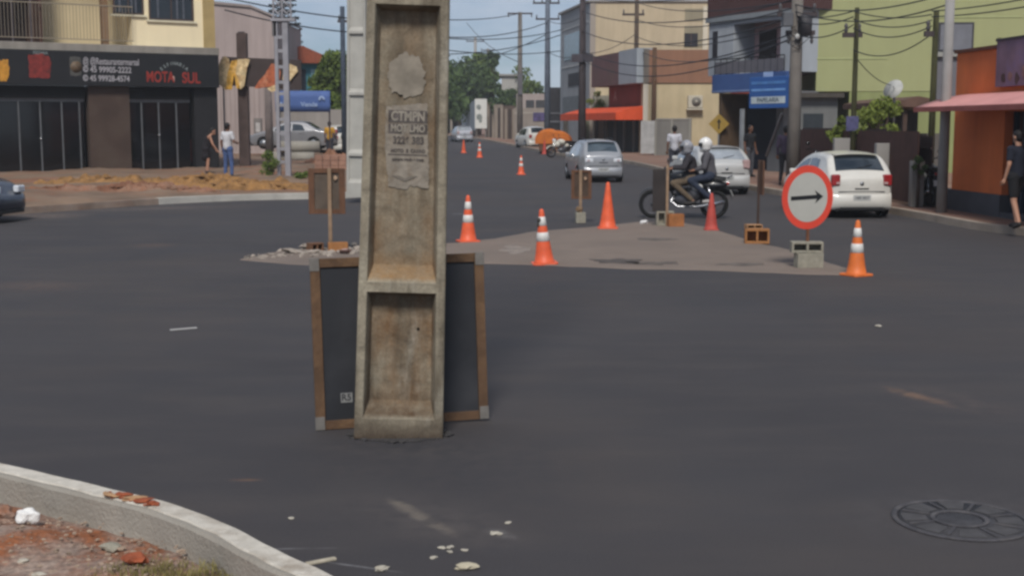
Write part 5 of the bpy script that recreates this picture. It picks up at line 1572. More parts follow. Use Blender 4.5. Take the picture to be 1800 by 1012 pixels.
def second_concrete():
    Y = G(625, 346, .15).y
    xw = W(608, 346, Y).x
    r = thing('concrete_utility_pole', 'pale ribbed concrete pole on the corner kerb half hidden by the near one', 'utility pole', (xw+.26, Y, gz(Y)+.14), math.radians(-20))
    r.rotation_euler = (0, math.radians(.8), math.radians(-20))
    z = [W(0, y, Y).z - r.location.z for y in (345, 270, 163, 55)]
    st = (z[3]-z[1])/2
    recs = [(.5, z[1]-.05)] if z[1] > .7 else []
    recs = [(z[1]+k*st, z[1]+(k+1)*st-.06) for k in range(0, 5)]; recs.insert(0, (.35, z[1]-.06))
    mb = MB(); dt_pole(mb, z[1]+5*st+.1, .56, .44, .30, recs, fl=.05, D=.06, dx=.02, dz=.06, zfine=20, chips=.002, seed=5)
    mb.build('shaft', M('pale_concrete', '#a7a49c', rough=.9, var=.1, scale=3, streak=.1), r)
second_concrete()

# ------------------------------------------------------------------ far end of the street
def far_row():
    def block(name, label, cat, px0, px1, pyt, Y, dpt, mat, pyb=None, roof=None):
        a, b = W(px0, 240, Y), W(px1, 240, Y); z0 = gz(Y)+.1; z1 = W(px0, pyt, Y).z
        r = thing(name, label, cat, (a.x, Y, z0))
        MB().box(0, b.x-a.x, 0, dpt, 0, z1-z0).build('wall', mat, r)
        if roof: MB().box(-.3, b.x-a.x+.3, -.3, dpt+.2, z1-z0+.002, z1-z0+.22).build('roof', roof, r)
        return r, b.x-a.x, z1-z0
    r, w, h = block('white_house', 'small whitish house above the far brown walls', 'house', 882, 916, 134, 150, 8, plain_wall('far_white', '#a5a29c'), roof=plain_wall('far_roof', '#8d8a85'))
    MB().box(w*.4, w*.6, -.05, -.003, h*.45, h*.75).build('window', M('far_dark', '#3a3a3c', rough=.6), r)
    r, w, h = block('beige_house', 'beige house with a small purple sign on its wall', 'house', 904, 966, 190, 112, 6, plain_wall('far_beige', '#8f857b'))
    a = W(937, 213, 112); b = W(957, 198, 112)
    MB().box(a.x-r.location.x, b.x-r.location.x, -.06, -.003, a.z-r.location.z, b.z-r.location.z).build('purple_sign', M('far_purple', '#4c4368', rough=.6, var=.4, scale=3), r)
    MB().box(0, w*.85, -.02, -.003, h-.5, h-.35).build('ledge', plain_wall('far_ledge', '#a39a8e'), r)
    r, w, h = block('stone_house', 'pinkish upper storey set back behind the beige house', 'house', 908, 962, 165, 122, 6, plain_wall('far_pinkish', '#9a8e88'))
    for k in (.3, .62): MB().box(w*k, w*k+.8, -.04, -.003, h-1.6, h-.6).build('window', M('far_dark', '#3a3a3c'), r)
    r, w, h = block('dark_gateway', 'tall dark gateway between the beige house and the shaded front', 'gate', 966, 992, 154, 99, .3, M('gateway_dark', '#2e2d31', rough=.7, var=.2))
    for k in (.33, .45): MB().box(0, w, -.05, -.003, h*k*1.2, h*k*1.2+.12).build('bar', M('gateway_bar', '#6b6b70', rough=.6), r)
    r, w, h = block('dark_gateway', 'lower dark wall by the street pole and the silver car', 'wall', 990, 1024, 205, 93, .3, M('lowwall_dark', '#4a4641', rough=.9, var=.3, scale=1))
    r, w, h = block('dark_shop_row', 'dim shop wall with pale bay beneath the orange awning', 'wall', 1024, 1060, 212, 86.0, .3, plain_wall('dim_green_wall', '#6f6d57', var=.3, scale=1))
    # brown slatted boundary far along the pavement
    for i, (p0, p1, pt, Y, c) in enumerate(((855, 868, 180, 140, '#6b5a4e'), (868, 884, 184, 135, '#7c7166'), (884, 906, 186, 128, '#584a42'))):
        r, w, h = block('boundary_wall', ('narrow brown wall next to the white billboard', 'greyish wall between two brown ones down the street', 'dark brown wall beside the far street pole')[i], 'wall', p0, p1, pt, Y, .3, plain_wall('bnd%d' % i, c, var=.2))
        for k in range(3):
            MB().box(w*(.15+.3*k), w*(.15+.3*k)+.25, -.08, -.003, 0, h*.9).build('pier', plain_wall('bndp%d' % (k % 2), ('#8d8175', '#3f3632')[k % 2]), r)
    # billboard and its screen
    Y = 138
    a, b = W(835, 240, Y), W(856, 240, Y)
    r = thing('white_billboard', 'white board with grey marks standing at the far kerb', 'billboard', (a.x, Y, gz(Y)+.1))
    z0, z1 = W(835, 226, Y).z - r.location.z, W(845, 174, Y).z - r.location.z; w = b.x-a.x
    MB().box(0, w, 0, .15, z0, z1).build('board', M('board_white', '#c9c7c0', rough=.7, var=.06), r)
    gm = M('board_grey', '#7d817c', rough=.7)
    for (u, v, s) in ((.3, .72, .33), (.35, .38, .42), (.45, .25, .2)):
        MB().blob((w*u, -.02, z0+(z1-z0)*v), (s*w*.6, .015, s*.9), 2, .3, int(u*10)).build('grey_mark', gm, r)
    for x in (.1, w-.2): MB().box(x, x+.12, .16, .28, 0, z1).build('post', gpole, r)
    mb = MB(); c = W(806, 240, Y+34)
    mb.add([(0, .1, z0-.2), (c.x-a.x, 34, z0), (c.x-a.x, 34, z1*.72), (0, .1, z1-.05)], [(0,1,2,3)])
    o = mb.build('side_screen', M('screen_greyish', '#8e9499', rough=.7, var=.1), r); so = o.modifiers.new('s','SOLIDIFY'); so.thickness=.1
    # open shed at the far left of the gap
    a = W(794, 240, 176); r = thing('open_shed', 'open shed with pale posts beside the billboard at the street end', 'shed', (a.x-4, 176, gz(176)+.1))
    z1 = W(800, 188, 176).z - r.location.z
    MB().box(0, 6.2, 0, 5, z1, z1+.3).build('roof', plain_wall('shed_roof', '#83807c'), r); MB().box(0, 6.2, 4.6, 5, 0, z1-.01).build('back_wall', M('shed_dark', '#3c3636', rough=.9), r)
    for k in range(5): MB().box(1.2*k+.2, 1.2*k+.5, 0.1, .4, 0, z1-.01).build('post', plain_wall('shed_post', '#8b8378'), r)
far_row()
# ------------------------------------------------------------------ trees and plants
def leafmat(name, c1, c2):
    if name in _mats: return _mats[name]
    m = bpy.data.materials.new(name); m.use_nodes = True; N = m.node_tree.nodes; L = m.node_tree.links; b = N["Principled BSDF"]
    g = N.new("ShaderNodeNewGeometry"); r = N.new("ShaderNodeValToRGB"); r.color_ramp.elements[0].color = lin(c1); r.color_ramp.elements[1].color = lin(c2)
    L.new(g.outputs["Random Per Island"], r.inputs["Fac"]); L.new(r.outputs["Color"], b.inputs["Base Color"])
    b.inputs["Roughness"].default_value = .65; b.inputs["Specular IOR Level"].default_value = .25
    t = N.new("ShaderNodeBsdfTranslucent"); L.new(r.outputs["Color"], t.inputs["Color"]); mx = N.new("ShaderNodeMixShader"); mx.inputs[0].default_value = .25
    L.new(b.outputs[0], mx.inputs[1]); L.new(t.outputs[0], mx.inputs[2]); L.new(mx.outputs[0], N["Material Output"].inputs["Surface"])
    _mats[name] = m; return m
def leaves(mb, c, rad, n, s, rr):
    for _ in range(n):
        while True:
            p = Vector((rr.uniform(-1,1), rr.uniform(-1,1), rr.uniform(-1,1)))
            if .35 < p.length < 1: break
        q = Vector((c[0]+p.x*rad[0], c[1]+p.y*rad[1], c[2]+p.z*rad[2]))
        a = Vector((rr.gauss(0,1), rr.gauss(0,1), rr.gauss(0,.6))).normalized(); b = a.orthogonal().normalized(); b = Matrix.Rotation(rr.uniform(0,6.28), 3, a) @ b
        c_ = a.cross(b); k = s*rr.uniform(.5, 1.3)
        mb.add([q-b*k, q+c_*k*.45-b*.1*k, q+b*k, q-c_*k*.45+b*.1*k], [(0,1,2,3)])
def tree(name, label, px, Y, pyt, w, mat, seed, trunk_h=.3, n=2600, s=.22, h0=.14, clumps=16, cat='tree', group=None, tall=1.0, trunk=True):
    rr = random.Random(seed); d = ray(px, 220); x = d.x*Y/d.y; z0 = gz(Y)+h0; H = W(px, pyt, Y).z - z0
    r = thing(name, label, cat, (x, Y, z0), 0, group)
    if trunk:
        tr = MB(); tr.tube([(0,0,0), (w*.02,0,H*trunk_h*.6), (-w*.02,.05,H*trunk_h), (w*.03,0,H*.7)], [H*.03, H*.024, H*.02, H*.008], 8)
        tr.build('trunk', M('bark', '#4d4038', rough=.95, var=.3, scale=8), r)
    lb = MB(); cr = MB()
    for k in range(clumps):
        t = rr.random(); a = rr.uniform(0, 6.28); z = H*(trunk_h*.8 + (1-trunk_h*.8)*(.1+.82*t))
        prof = math.sin(math.pi*min(1, .18+.75*t))**.7
        rad = w/2*prof*rr.uniform(.25, .85); c = (math.cos(a)*rad, math.sin(a)*rad*.8, z)
        sz = w*rr.uniform(.13, .24)
        leaves(cr, c, (sz, sz, sz*.75*tall), n//clumps, s, rr)
        if trunk: lb.tube([(0,0,H*trunk_h*rr.uniform(.7,1.2)), (c[0]*.5, c[1]*.5, z*.8), c], [H*.012, H*.007, H*.003], 5)
    if trunk: lb.build('limbs', M('bark', '#4d4038'), r)
    cr.build('crown', mat, r, fix=False)
    return r
g1 = leafmat('leaf_mid', '#3f5226', '#75853f'); g2 = leafmat('leaf_dark', '#34452a', '#5d7040'); g3 = leafmat('leaf_yellow', '#5c6a2c', '#8a9548'); g4 = leafmat('leaf_pine', '#2b2b2a', '#4c4d46')
TG = 'street trees beyond the junction'
tree('broadleaf_tree', 'big dark tree over the end of the street beside the near pole', 806, 150, 108, 9, g2, 1, n=4200, s=.30, clumps=24, group=TG)
tree('broadleaf_tree', 'round green tree above the white billboard', 842, 160, 92, 6.0, g1, 2, n=3800, s=.30, clumps=24, group=TG)
tree('broadleaf_tree', 'narrow tall crown next to the distant low pole', 868, 152, 88, 3.6, g2, 3, n=2400, s=.28, clumps=16, group=TG)
tree('broadleaf_tree', 'low dark tree in front of the small whitish house', 888, 140, 150, 4.0, g2, 4, n=1500, s=.26, clumps=12, group=TG)
tree('broadleaf_tree', 'small tree behind the wide crossarm pole', 930, 150, 120, 5.5, g1, 5, n=1500, s=.28, clumps=12, group=TG)
tree('broadleaf_tree', 'little tree over the beige house roof line', 950, 132, 150, 3.6, g2, 6, n=1000, s=.22, clumps=10, group=TG)
tree('broadleaf_tree', 'dense bright green tree behind the blue banner', 590, 75, 92, 3.4, g1, 7, n=4200, s=.20, clumps=24, group=TG)
tree('broadleaf_tree', 'second green tree hidden partly by the ribbed pale pole', 612, 84, 110, 4.2, g1, 8, n=3800, s=.20, clumps=22, group=TG)
tree('broadleaf_tree', 'dark low tree shading the parked cars by the banner', 590, 90, 150, 6.5, g2, 9, n=3800, s=.22, clumps=20, group=TG, trunk_h=.15)
tree('broadleaf_tree', 'wide tree far behind the near concrete pole', 720, 120, 90, 12, g2, 19, n=4200, s=.34, clumps=24, group=TG, trunk_h=.2)
# narrow layered conifer behind the mast
def conifer():
    Y = 92; d = ray(500, 220); x = d.x*Y/d.y; r = thing('conifer_tree', 'dark narrow conifer with layered boughs rising behind the mast', 'tree', (x, Y, gz(Y)+.1)); rr = random.Random(3)
    H = W(500, -90, Y).z - r.location.z
    MB().tube([(0,0,0), (0,0,H)], [.28, .05], 8).build('trunk', M('bark', '#4d4038'), r)
    cr = MB(); z = 1.6
    while z < H:
        t = z/H; R = 2.3*(1-t)**.8+.15
        for k in range(9):
            a = rr.uniform(0, 6.28)
            for j in range(12):
                u = j/11; q = Vector((math.cos(a)*R*u, math.sin(a)*R*u, z - .35*u + .25*u*u))
                leaves(cr, q, (.12, .12, .07), 3, .13, rr)
        z += .42
    cr.build('crown', g4, r, fix=False)
conifer()
# plants by the gates
tree('leafy_shrub', 'tall pale green shrub over the brown fence behind the white hatchback', 1548, 33.8, 168, 1.5, g3, 11, n=2600, s=.065, clumps=18, cat='shrub', trunk_h=.35)
tree('leafy_shrub', 'low yellow green creeper between the blue plate and the tall shrub', 1518, 34.6, 200, .9, g3, 12, n=1100, s=.06, clumps=9, cat='shrub', trunk_h=.55)
tree('leafy_shrub', 'small leafy plant over the fence left of the blue plate', 1474, 35.2, 196, .8, g3, 13, n=700, s=.06, clumps=8, cat='shrub', trunk_h=.6)
tree('leafy_shrub', 'little shrub at the foot of the mast', 470, 41.5, 268, .9, g1, 14, n=900, s=.05, clumps=9, cat='shrub', trunk_h=.1)
tree('leafy_shrub', 'weedy bush on the dug up verge next to the brown framed sign', 531, 39, 304, .7, g1, 15, n=700, s=.045, clumps=8, cat='shrub', trunk_h=.1)
tree('leafy_shrub', 'dark potted plant hanging over the slim gate post', 1618, 28.2, 268, .35, g2, 16, n=300, s=.045, clumps=5, cat='shrub', trunk_h=.7)
tree('leafy_shrub', 'bushy green plant in the box under the cream bay', 1048, 84, 158, 1.6, g3, 17, n=500, s=.10, clumps=7, cat='shrub', trunk_h=.7)
# dry grass heaps on the dug-up verge
def heaps():
    m = M('dry_straw', '#7f5e3a', rough=.95, var=.35, scale=5, bump=.8, bscale=24, stain='#a07746', stain_amt=.8, stain_scale=3.5)
    m2 = M('dug_red', '#75503c', rough=.95, var=.3, scale=2.5, bump=.5, bscale=18, stain='#8f7b6a', stain_amt=.6, stain_scale=1.6)
    def mound(sx, sy, sz, seed):
        mb = MB()
        def f(u, v):
            x, y = (2*u-1), (2*v-1); d = math.hypot(x, y)*(1+.35*nz(x*1.5, y*1.5, seed)); e = max(0, 1-d*d)
            X, Y_ = x*sx*1.25, y*sy*1.35
            return (X, Y_, -.03 + (sz+.03)*e**.7*(.62+.55*nz(X, Y_, seed, 1.6)+.5*nz(X, Y_, seed+2, 4)+.3*nz(X, Y_, seed+5, 11)))
        mb.grid(f, 90, 50); return mb
    for k, (x, y, sx, sy, sz, mt, lab) in enumerate(((400, 329, 1.9, .5, .24, m, 'ochre heap of dry grass and soil along the kerb'), (480, 329, 1.3, .4, .14, m, 'lower ochre heap at the foot of the mast'),
            (185, 322, 1.6, .7, .20, m, 'yellowish mound in front of the brown shop pier'), (290, 333, 1.6, .4, .10, m2, 'reddish strip of dug soil between the mounds'), (215, 334, 1.2, .3, .14, m2, 'grey red rubble mound beside the driveway'),
            (440, 332, 1.6, .36, .20, m, 'ochre bank of straw between the pale kerb and the mast'), (360, 322, 1.5, .5, .24, m, 'ochre hump behind the straw bank'), (255, 331, 1.4, .4, .18, m2, 'reddish hump in the middle of the dug up pavement'), (120, 333, 1.5, .4, .14, m2, 'low clay bank near the driveway'), (325, 336, 1.0, .3, .12, m2, 'dark red soil lump at the start of the pale kerb'), (590, 288, 1.1, .8, .42, M('red_clay_heap', '#86604a', rough=.95, var=.25, scale=2), 'red clay heap behind the brown framed sign'))):
        p = G(x, y, .2); mb = mound(sx, sy, sz*1.4, k*3.7+4)
        for i in range(70):
            a = rnd.uniform(0, 6.28); q = rnd.uniform(0, 1)
            s = rnd.uniform(.02, .06); mb.blob((math.cos(a)*sx*q, math.sin(a)*sy*q, sz*(1-q*q)*.9), (s*1.5, s, s*.6), 1, .4, i)
        o = mb.build('soil_heap', mt); o.location = (p.x, p.y, left_h(p.x, p.y)); tag(o, lab, 'soil heap')
heaps()
# concrete pipes
pipe_m = M('pipe_concrete', '#8d887f', rough=.9, var=.12, scale=2)
def pipe(px, py, L_, label, Y=60, r=.27, hz=.0):
    d = ray(px, 220); x = d.x*Y/d.y
    root = MB(); root.lathe([(r, -L_/2), (r, L_/2), (r*.8, L_/2), (r*.8, -L_/2)], 28, (0,0,0), 'x', closed=True)
    o = root.build('concrete_pipe', pipe_m); o.location = (x, Y, gz(Y)+.02+r+hz); o.rotation_euler = (0, 0, .12); tag(o, label, 'pipe', 'concrete drain pipes stacked on the verge')
pipe(525, 0, 1.9, 'upper concrete pipe lying across the two lower ones', 59.7, .27, .50)
pipe(488, 0, 1.1, 'lower concrete pipe behind the mast', 59.9, .27)
pipe(531, 0, 1.05, 'lower concrete pipe with an open dark end', 59.5, .27)
# bricks pile top behind brown sign: a pallet of bricks
def pallet():
    Y = 47; d = ray(582, 220); x = d.x*Y/d.y
    r = thing('brick_stack', 'pinkish stack of clay blocks behind the brown framed sign', 'brick stack', (x, Y, gz(Y)+.2))
    m = M('stack_clay', '#9b7663', rough=.95, var=.18, scale=4)
    for k in range(3):
        for j in range(4):
            MB().box(-.58+j*.29, -.58+j*.29+.275, -.3, .3, k*.19+.0, k*.19+.18).build('brick', m, r, bevel=.006)
pallet()
# wires
def wires():
    wm = M('wire_black', '#22242a', rough=.7, var=.1)
    def wire(a, b, sag, label, r=.018):
        pts = []
        for i in range(17):
            t = i/16; p = Vector(a).lerp(Vector(b), t); p.z -= sag*4*t*(1-t); pts.append(p)
        o = MB().tube(pts, r, 5).build('overhead_cable', wm); tag(o, label, 'cable', 'overhead cables strung between the poles')
    def P(px, py, Y): return W(px, py, Y)
    far = 'thin cable crossing the sky between the near pole and the far street poles'
    for k, (y0, Y0, px1, y1, Y1, s) in enumerate(((30, 60, 914, 24, 104, .3), (56, 64, 962, 40, 92, .6), (58, 64, 990, 52, 92, .5), (75, 70, 985, 90, 92, .4), (94, 70, 985, 62, 92, .5), (112, 80, 962, 60, 92, .8))):
        wire(P(700, y0, Y0), P(px1, y1, Y1), s, 'sky cable %s to the far street poles' % ('highest of those running', 'second from the top running', 'third from the top running', 'middle one sagging', 'lower one rising', 'lowest one running')[k], .03)
    wire(P(395, -4, 55), P(720, 40, 62), .2, 'upper cable past the conifer to the near pole', .03); wire(P(395, 18, 55), P(720, 60, 62), .3, 'lower cable past the conifer to the near pole', .03)
    # along the houses: from far pole (1023) to the big pole (1396) and on to the near ones
    A1 = [(1023, -8), (1023, 20), (1023, 55), (1023, 90), (1023, 105)]
    B1 = [(1396, -40), (1396, 0), (1396, 30), (1396, 58), (1396, 66)]
    nm = ('top', 'second', 'third', 'fourth', 'lowest')
    for k in range(5): wire(P(A1[k][0], A1[k][1], 70), P(B1[k][0], B1[k][1], 36), .5+.12*k, '%s cable from the dark far pole to the thick street pole' % nm[k], .022)
    for k, (y0, y1) in enumerate(((-60, -5), (-20, 22), (10, 34), (40, 60), (62, 88))):
        wire(P(1117, y0+24, 77), P(1396, y1-20, 36), .3+.1*k, '%s cable crossing the cream wall toward the thick pole' % nm[k], .02)
    for k, (y0, y1, px1, Y1) in enumerate(((28, 20, 1500, 33.6), (36, 30, 1500, 33.6), (60, 44, 1500, 33.6), (8, -10, 1661, 26.6), (20, 10, 1661, 26.6))):
        wire(P(1396, y0, 36), P(px1, y1, Y1), .10+.05*k, '%s cable from the thick pole over the lime green wall' % nm[k], .016)
    for k, (y0, y1) in enumerate(((20, 26), (34, 36), (50, 46), (88, 60))):
        wire(P(1500, y0, 33.6), P(1638, y1, 29.0), .12+.06*k, '%s cable between the two slim service poles' % nm[k], .014)
    for k, (y0, y1) in enumerate(((20, -30), (30, -12))):
        wire(P(1638, y0, 29.0), P(1960, y1-10, 22), .1, '%s cable leaving over the orange shop' % nm[k], .014)
    wire(P(1500, 95, 33.6), P(1566, 150, 37), .15, 'drop cable down toward the satellite dish', .012)
    wire(P(1117, 60, 77), P(1023, 95, 70), .3, 'short cable joining the cream wall pole to the dark far pole', .02)
    wire(P(962, 36, 92), P(1023, 30, 70), .3, 'upper short cable before the shaded grey front', .022); wire(P(962, 90, 92), P(1023, 96, 70), .3, 'lower short cable before the shaded grey front', .022)
    wire(P(820, 40, 150), P(914, 110, 104), .6, 'slanting cable down to the cabinet of the far street pole', .03)
wires()
def diamond():
    Y = 50; p = W(1270, 0, Y); r = thing('warning_sign', 'yellow diamond warning sign on a thin post before the cream wall', 'road sign', (p.x, Y, gz(Y)+.14))
    z = W(1268, 218, Y).z - r.location.z; s = .40; x = W(1268, 0, Y).x - p.x
    mb = MB(); mb.prism([(x-s, z), (x, z-s), (x+s, z), (x, z+s)], -.02, 0, 'y'); pl = mb.build('plate', M('sign_yellow', '#9a7f3a', rough=.5, var=.12, scale=3), r)
    mb = MB()
    mb.prism([(x-.03, z-.2), (x+.03, z-.2), (x+.03, z+.05), (x+.09, z+.05), (x, z+.2), (x-.09, z+.05), (x-.03, z+.05)], -.026, -.021, 'y'); mb.build('symbol', M('symbol_black', '#26221c', rough=.6), pl)
    MB().tube([(x, .03, 0), (x, .03, z+.2)], .03, 8).build('post', metal_grey, r)
diamond()
# ------------------------------------------------------------------ vehicles
def paint(name, c, metal=0.0, rough=.28):
    return M(name, c, rough=rough, metal=metal, var=.05, scale=2.5, spec=.5, coat=.5, stain='#8d7d70', stain_amt=.10, stain_scale=1.5)
tyre_m = M('tyre_rubber', '#161616', rough=.85, var=.2, scale=8)
trim_m = M('black_trim', '#1b1b1d', rough=.6, var=.15)
carglass = M('car_glass', '#1d252b', rough=.05, var=.15, scale=2, spec=.8, coat=.6)
rimm = M('wheel_rim', '#8b8d90', rough=.35, metal=.7, var=.1)
tailred = M('tail_lamp_red', '#8e1f22', rough=.2, var=.15, scale=9, spec=.7, coat=.5)
lampwhite = M('lamp_clear', '#c9ccd0', rough=.12, var=.15, scale=14, spec=.8, coat=.6)
platem = M('plate_grey', '#a8a8a5', rough=.5, var=.06)
def wheel(root, x, y, r=.30, w=.19, rim=None):
    wh = MB(); s = 1 if x > 0 else -1
    wh.lathe([(r*.62, -w/2), (r*.93, -w/2), (r, -w/2+.025), (r, w/2-.025), (r*.93, w/2), (r*.62, w/2)], 30, (x, y, r), 'x', closed=True)
    t = wh.build('tyre', tyre_m)
    e = thing('wheel', None, None, (0, 0, 0), 0, None, root); t.parent = e
    rm = MB(); xo = x + s*(w/2-.03)
    rm.lathe([(r*.63, -.06), (r*.63, .02), (r*.56, .01), (r*.50, -.02), (r*.16, -.012), (r*.10, .01)], 28, (xo, y, r), 'x')
    for k in range(10):
        a = k*math.pi/5; rm.cbox((xo+s*.004, y+math.cos(a)*r*.36, r+math.sin(a)*r*.36), (.016, r*.44, r*.11), Matrix.Rotation(a, 3, 'X'))
    rm.build('rim', rim or rimm, e)
    return e
def sm_interp(pts, y, k=.10):
    ys_ = [p[0] for p in pts]; zs_ = [p[1] for p in pts]
    return sum(np.interp(y+o, ys_, zs_)*w for o, w in ((-k, .15), (-k/2, .2), (0, .3), (k/2, .2), (k, .15)))
def car(name, label, pos, heading, top, L, Wd, mat, belt=(.93, .88), bot=.20, wheels=(.72, 3.15), wr=.29, sidewin=((.75, 1.72), (1.80, 2.62)), rearglass=None,
        windshield=None, tail='tall', front=False, roofrack=False, group='cars on the road and along the kerb', scale=1.0, cat='car', tumble=.42, sgl=None, plate=True, tailmat=None, bumper=True, lamp=None):
    """a hatchback or saloon: local y runs from the tail (0) to the nose (L)"""
    sg = sgl or carglass
    root = thing(name, label, cat, pos, heading, group)
    root.scale = (scale, scale, scale)
    hw = Wd/2
    def zu(y): return float(sm_interp(top, y))
    def zb(y): return belt[0] + (belt[1]-belt[0])*y/L
    def plan(y):
        t = (y-L/2)/(L/2); a = abs(t)
        return 1 - .05*a**3 - (.15 if t < 0 else .17)*max(0, (a-.76)/.24)**2.2
    def zl(y):
        b = bot + (.05 if (y < .2 or y > L-.25) else 0)
        for wy in wheels:
            d = abs(y-wy); R = wr+.055
            if d < R: b = max(b, wr + math.sqrt(R*R-d*d))
        return b
    def sx(y, z):
        w = hw*plan(y); t = (z-.62)/.5
        x = w*(1-.035*t*t)
        if z > zb(y): x = w*(1-.035*((zb(y)-.62)/.5)**2) - (z-zb(y))*tumble
        if z < .35: x -= (.35-z)*.15
        return x
    rr = .15
    def rc(y, u):
        """u 0..1 from sill to roof centre on one side"""
        z1, z0 = zu(y), min(zl(y), zu(y)-.12)
        ze = z1 - rr
        if u < .62:
            z = z0 + (ze-z0)*u/.62; return sx(y, z), z
        xe = sx(y, ze)
        if u < .78:
            a = (u-.62)/.16*math.pi/2; return xe - rr*(1-math.cos(a)), ze + rr*math.sin(a)*.80
        t = (u-.78)/.22; xt = xe-rr
        return xt*(1-t), z1 - rr*.20*(1-t)**2
    def topz(x, y):
        xe = sx(y, zu(y)-rr)-rr; t = 1-min(1, abs(x)/max(xe, .01)); return zu(y) - rr*.20*(1-t)**2
    ny = 90; nu = 30
    stn = [L*(.5-.5*math.cos(math.pi*i/ny))*.35 + L*i/ny*.65 for i in range(ny+1)]
    vs = []; n = 2*nu+1
    for y in stn:
        row = [(rc(y, j/nu)[0], y, rc(y, j/nu)[1]) for j in range(nu+1)]
        row += [(-p[0], p[1], p[2]) for p in reversed(row[:-1])]
        vs += row
    fs = [(i*n+k, (i+1)*n+k, (i+1)*n+k+1, i*n+k+1) for i in range(ny) for k in range(n-1)]
    mb = MB(); mb.add(vs, fs, True)
    # domed ends
    for i, s in ((0, -1), (ny, 1)):
        base = vs[i*n:(i+1)*n]; cz = sum(p[2] for p in base)/n; rings = [base]
        for q, o in ((.93, .018), (.75, .036), (.4, .048), (.02, .05)):
            rings.append([(p[0]*q, p[1]+s*o, cz+(p[2]-cz)*q) for p in base])
        vv = [p for r_ in rings for p in r_]
        mb.add(vv, [(a*n+k, a*n+(k+1)%n, (a+1)*n+(k+1)%n, (a+1)*n+k) for a in range(len(rings)-1) for k in range(n)], True)
    body = mb.build('body', mat, root)
    # dark underside
    MB().box(-hw*.86, hw*.86, .10, L-.10, .17, .42).build('underbody', trim_m, root, bevel=.03)
    def patch(f, nm, mt, par=root, th=.004):
        m_ = MB(); m_.grid(f, 14, 8); o = m_.build(nm, mt, par); return o
    # side windows
    for s in (1, -1):
        for k, (y0, y1) in enumerate(sidewin):
            def f(u, v, s=s, y0=y0, y1=y1, k=k):
                y = y0 + (y1-y0)*u
                za = zb(y)+.03; zt = max(za+.02, zu(y)-rr-.015)
                z = za + (zt-za)*v
                if k == 0: y = y + (1-u)*v*.16*(1 if len(sidewin) > 1 else 0)
                if k == len(sidewin)-1: y = y - u*v*.0
                return (s*(sx(y, min(z, zu(y)-rr))+.005), y, min(z, zu(y)-rr*.9))
            patch(f, 'side_window', sg)
        for yy in [w[1]+.04 for w in sidewin[:-1]]:
            pass
        # door lines and handle
        for k, (y0, y1) in enumerate(sidewin):
            yh = y0 + .14; z = zb(yh)-.12
            x = sx(yh, z); m_ = MB().box(min(s*x, s*(x+.03)), max(s*x, s*(x+.03)), yh, yh+.16, z, z+.03); m_.build('door_handle', mat, root, bevel=.006)
        yl = sidewin[-1][1] - .18; z = zb(yl)+.06; x = sx(yl, z)
        m_ = MB().cbox((s*(x+.10), yl, z+.03), (.17, .09, .12)); m_.build('mirror', mat, root, bevel=.03)
    if rearglass:
        y0, y1, hx = rearglass
        def f(u, v):
            y = y0+(y1-y0)*v; e = (2*u-1); w = hx*(1-.10*v); x = e*w
            yy = y + .02*(1-e*e)*0
            return (x, yy, topz(x, yy)+.006)
        patch(f, 'rear_window', sg)
        def f2(u, v):
            y = y1+.03+.16*v; x = (2*u-1)*hx*.9; return (x, y-.10*(1-v), topz(x, y)+.012+.012*(1-v))
        patch(f2, 'spoiler', mat)
        MB().tube([(-.05, y0+.015, topz(0, y0)+.03), (.30, y0+(y1-y0)*.30, topz(.3, y0+(y1-y0)*.3)+.02)], .008, 5).build('rear_wiper', trim_m, root)
    if windshield:
        y0, y1, hx = windshield
        def f(u, v):
            y = y0+(y1-y0)*v; x = (2*u-1)*hx*(.92+.10*v); return (x, y, topz(x, y)+.006)
        patch(f, 'windshield', sg)
    # tail
    z1 = zu(0.0)
    if bumper:
        for yb_, s in ((-.02, -1), (L+.02, 1)):
            w = hw*plan(0 if s < 0 else L)*1.02
            m_ = MB()
            def f(u, v, s=s, yb_=yb_, w=w):
                e = 2*u-1; x = e*(w+.015)
                bul = .085*(1-abs(e)**5); pr = math.sin(math.pi*min(1, max(0, v)))**.5
                return (x, yb_ + s*(bul*.55+.06)*pr - s*.03 - s*.16*max(0, abs(e)-.72)**1.5, .20+.38*v)
            m_.grid(f, 24, 10); m_.build('bumper', mat, root)
            MB().box(-w*.72, w*.72, (yb_+s*.045 if s > 0 else yb_+s*.082), (yb_+s*.082 if s > 0 else yb_+s*.045), .19, .26).build('bumper_grille', trim_m, root, bevel=.01)
    rw = hw*plan(0)
    MB().box(-rw*.86, rw*.86, -.02, .2, .155, .30).build('rear_valance', trim_m, root, bevel=.02)
    for s in (1, -1):
        tm = tailmat or tailred
        if tail == 'tall': m_ = MB().cbox((s*(rw-.075), .02, .86), (.20, .15, .26))
        elif tail == 'wide': m_ = MB().cbox((s*(rw-.15), -.012, .80), (.31, .09, .15))
        else: m_ = MB().cbox((s*(rw-.07), .0, .95), (.13, .10, .34))
        o = m_.build('tail_lamp', tm, root, bevel=.035, seg=3)
        MB().cbox((s*(rw-.12), -.066, .80), (.09, .012, .05)).build('lamp_lens', M('lens_pale', '#a98c8a', rough=.2, spec=.7), o)
        m_ = MB().cbox((s*(hw*plan(L)-.17), L+.0, .66), (.30, .12, .15)); m_.build('headlight', lamp or lampwhite, root, bevel=.035, seg=3)
        for wy in wheels: wheel(root, s*(hw-.10), wy, wr)
    if plate:
        pl = MB().box(-.20, .20, -.098, -.088, .40, .53).build('number_plate', platem, root, bevel=.004)
        text_part('ABR 4837', .085, M('plate_ink', '#3a3c42', rough=.6), pl, (0, -.100, .465), ext=.001, sx=.9)
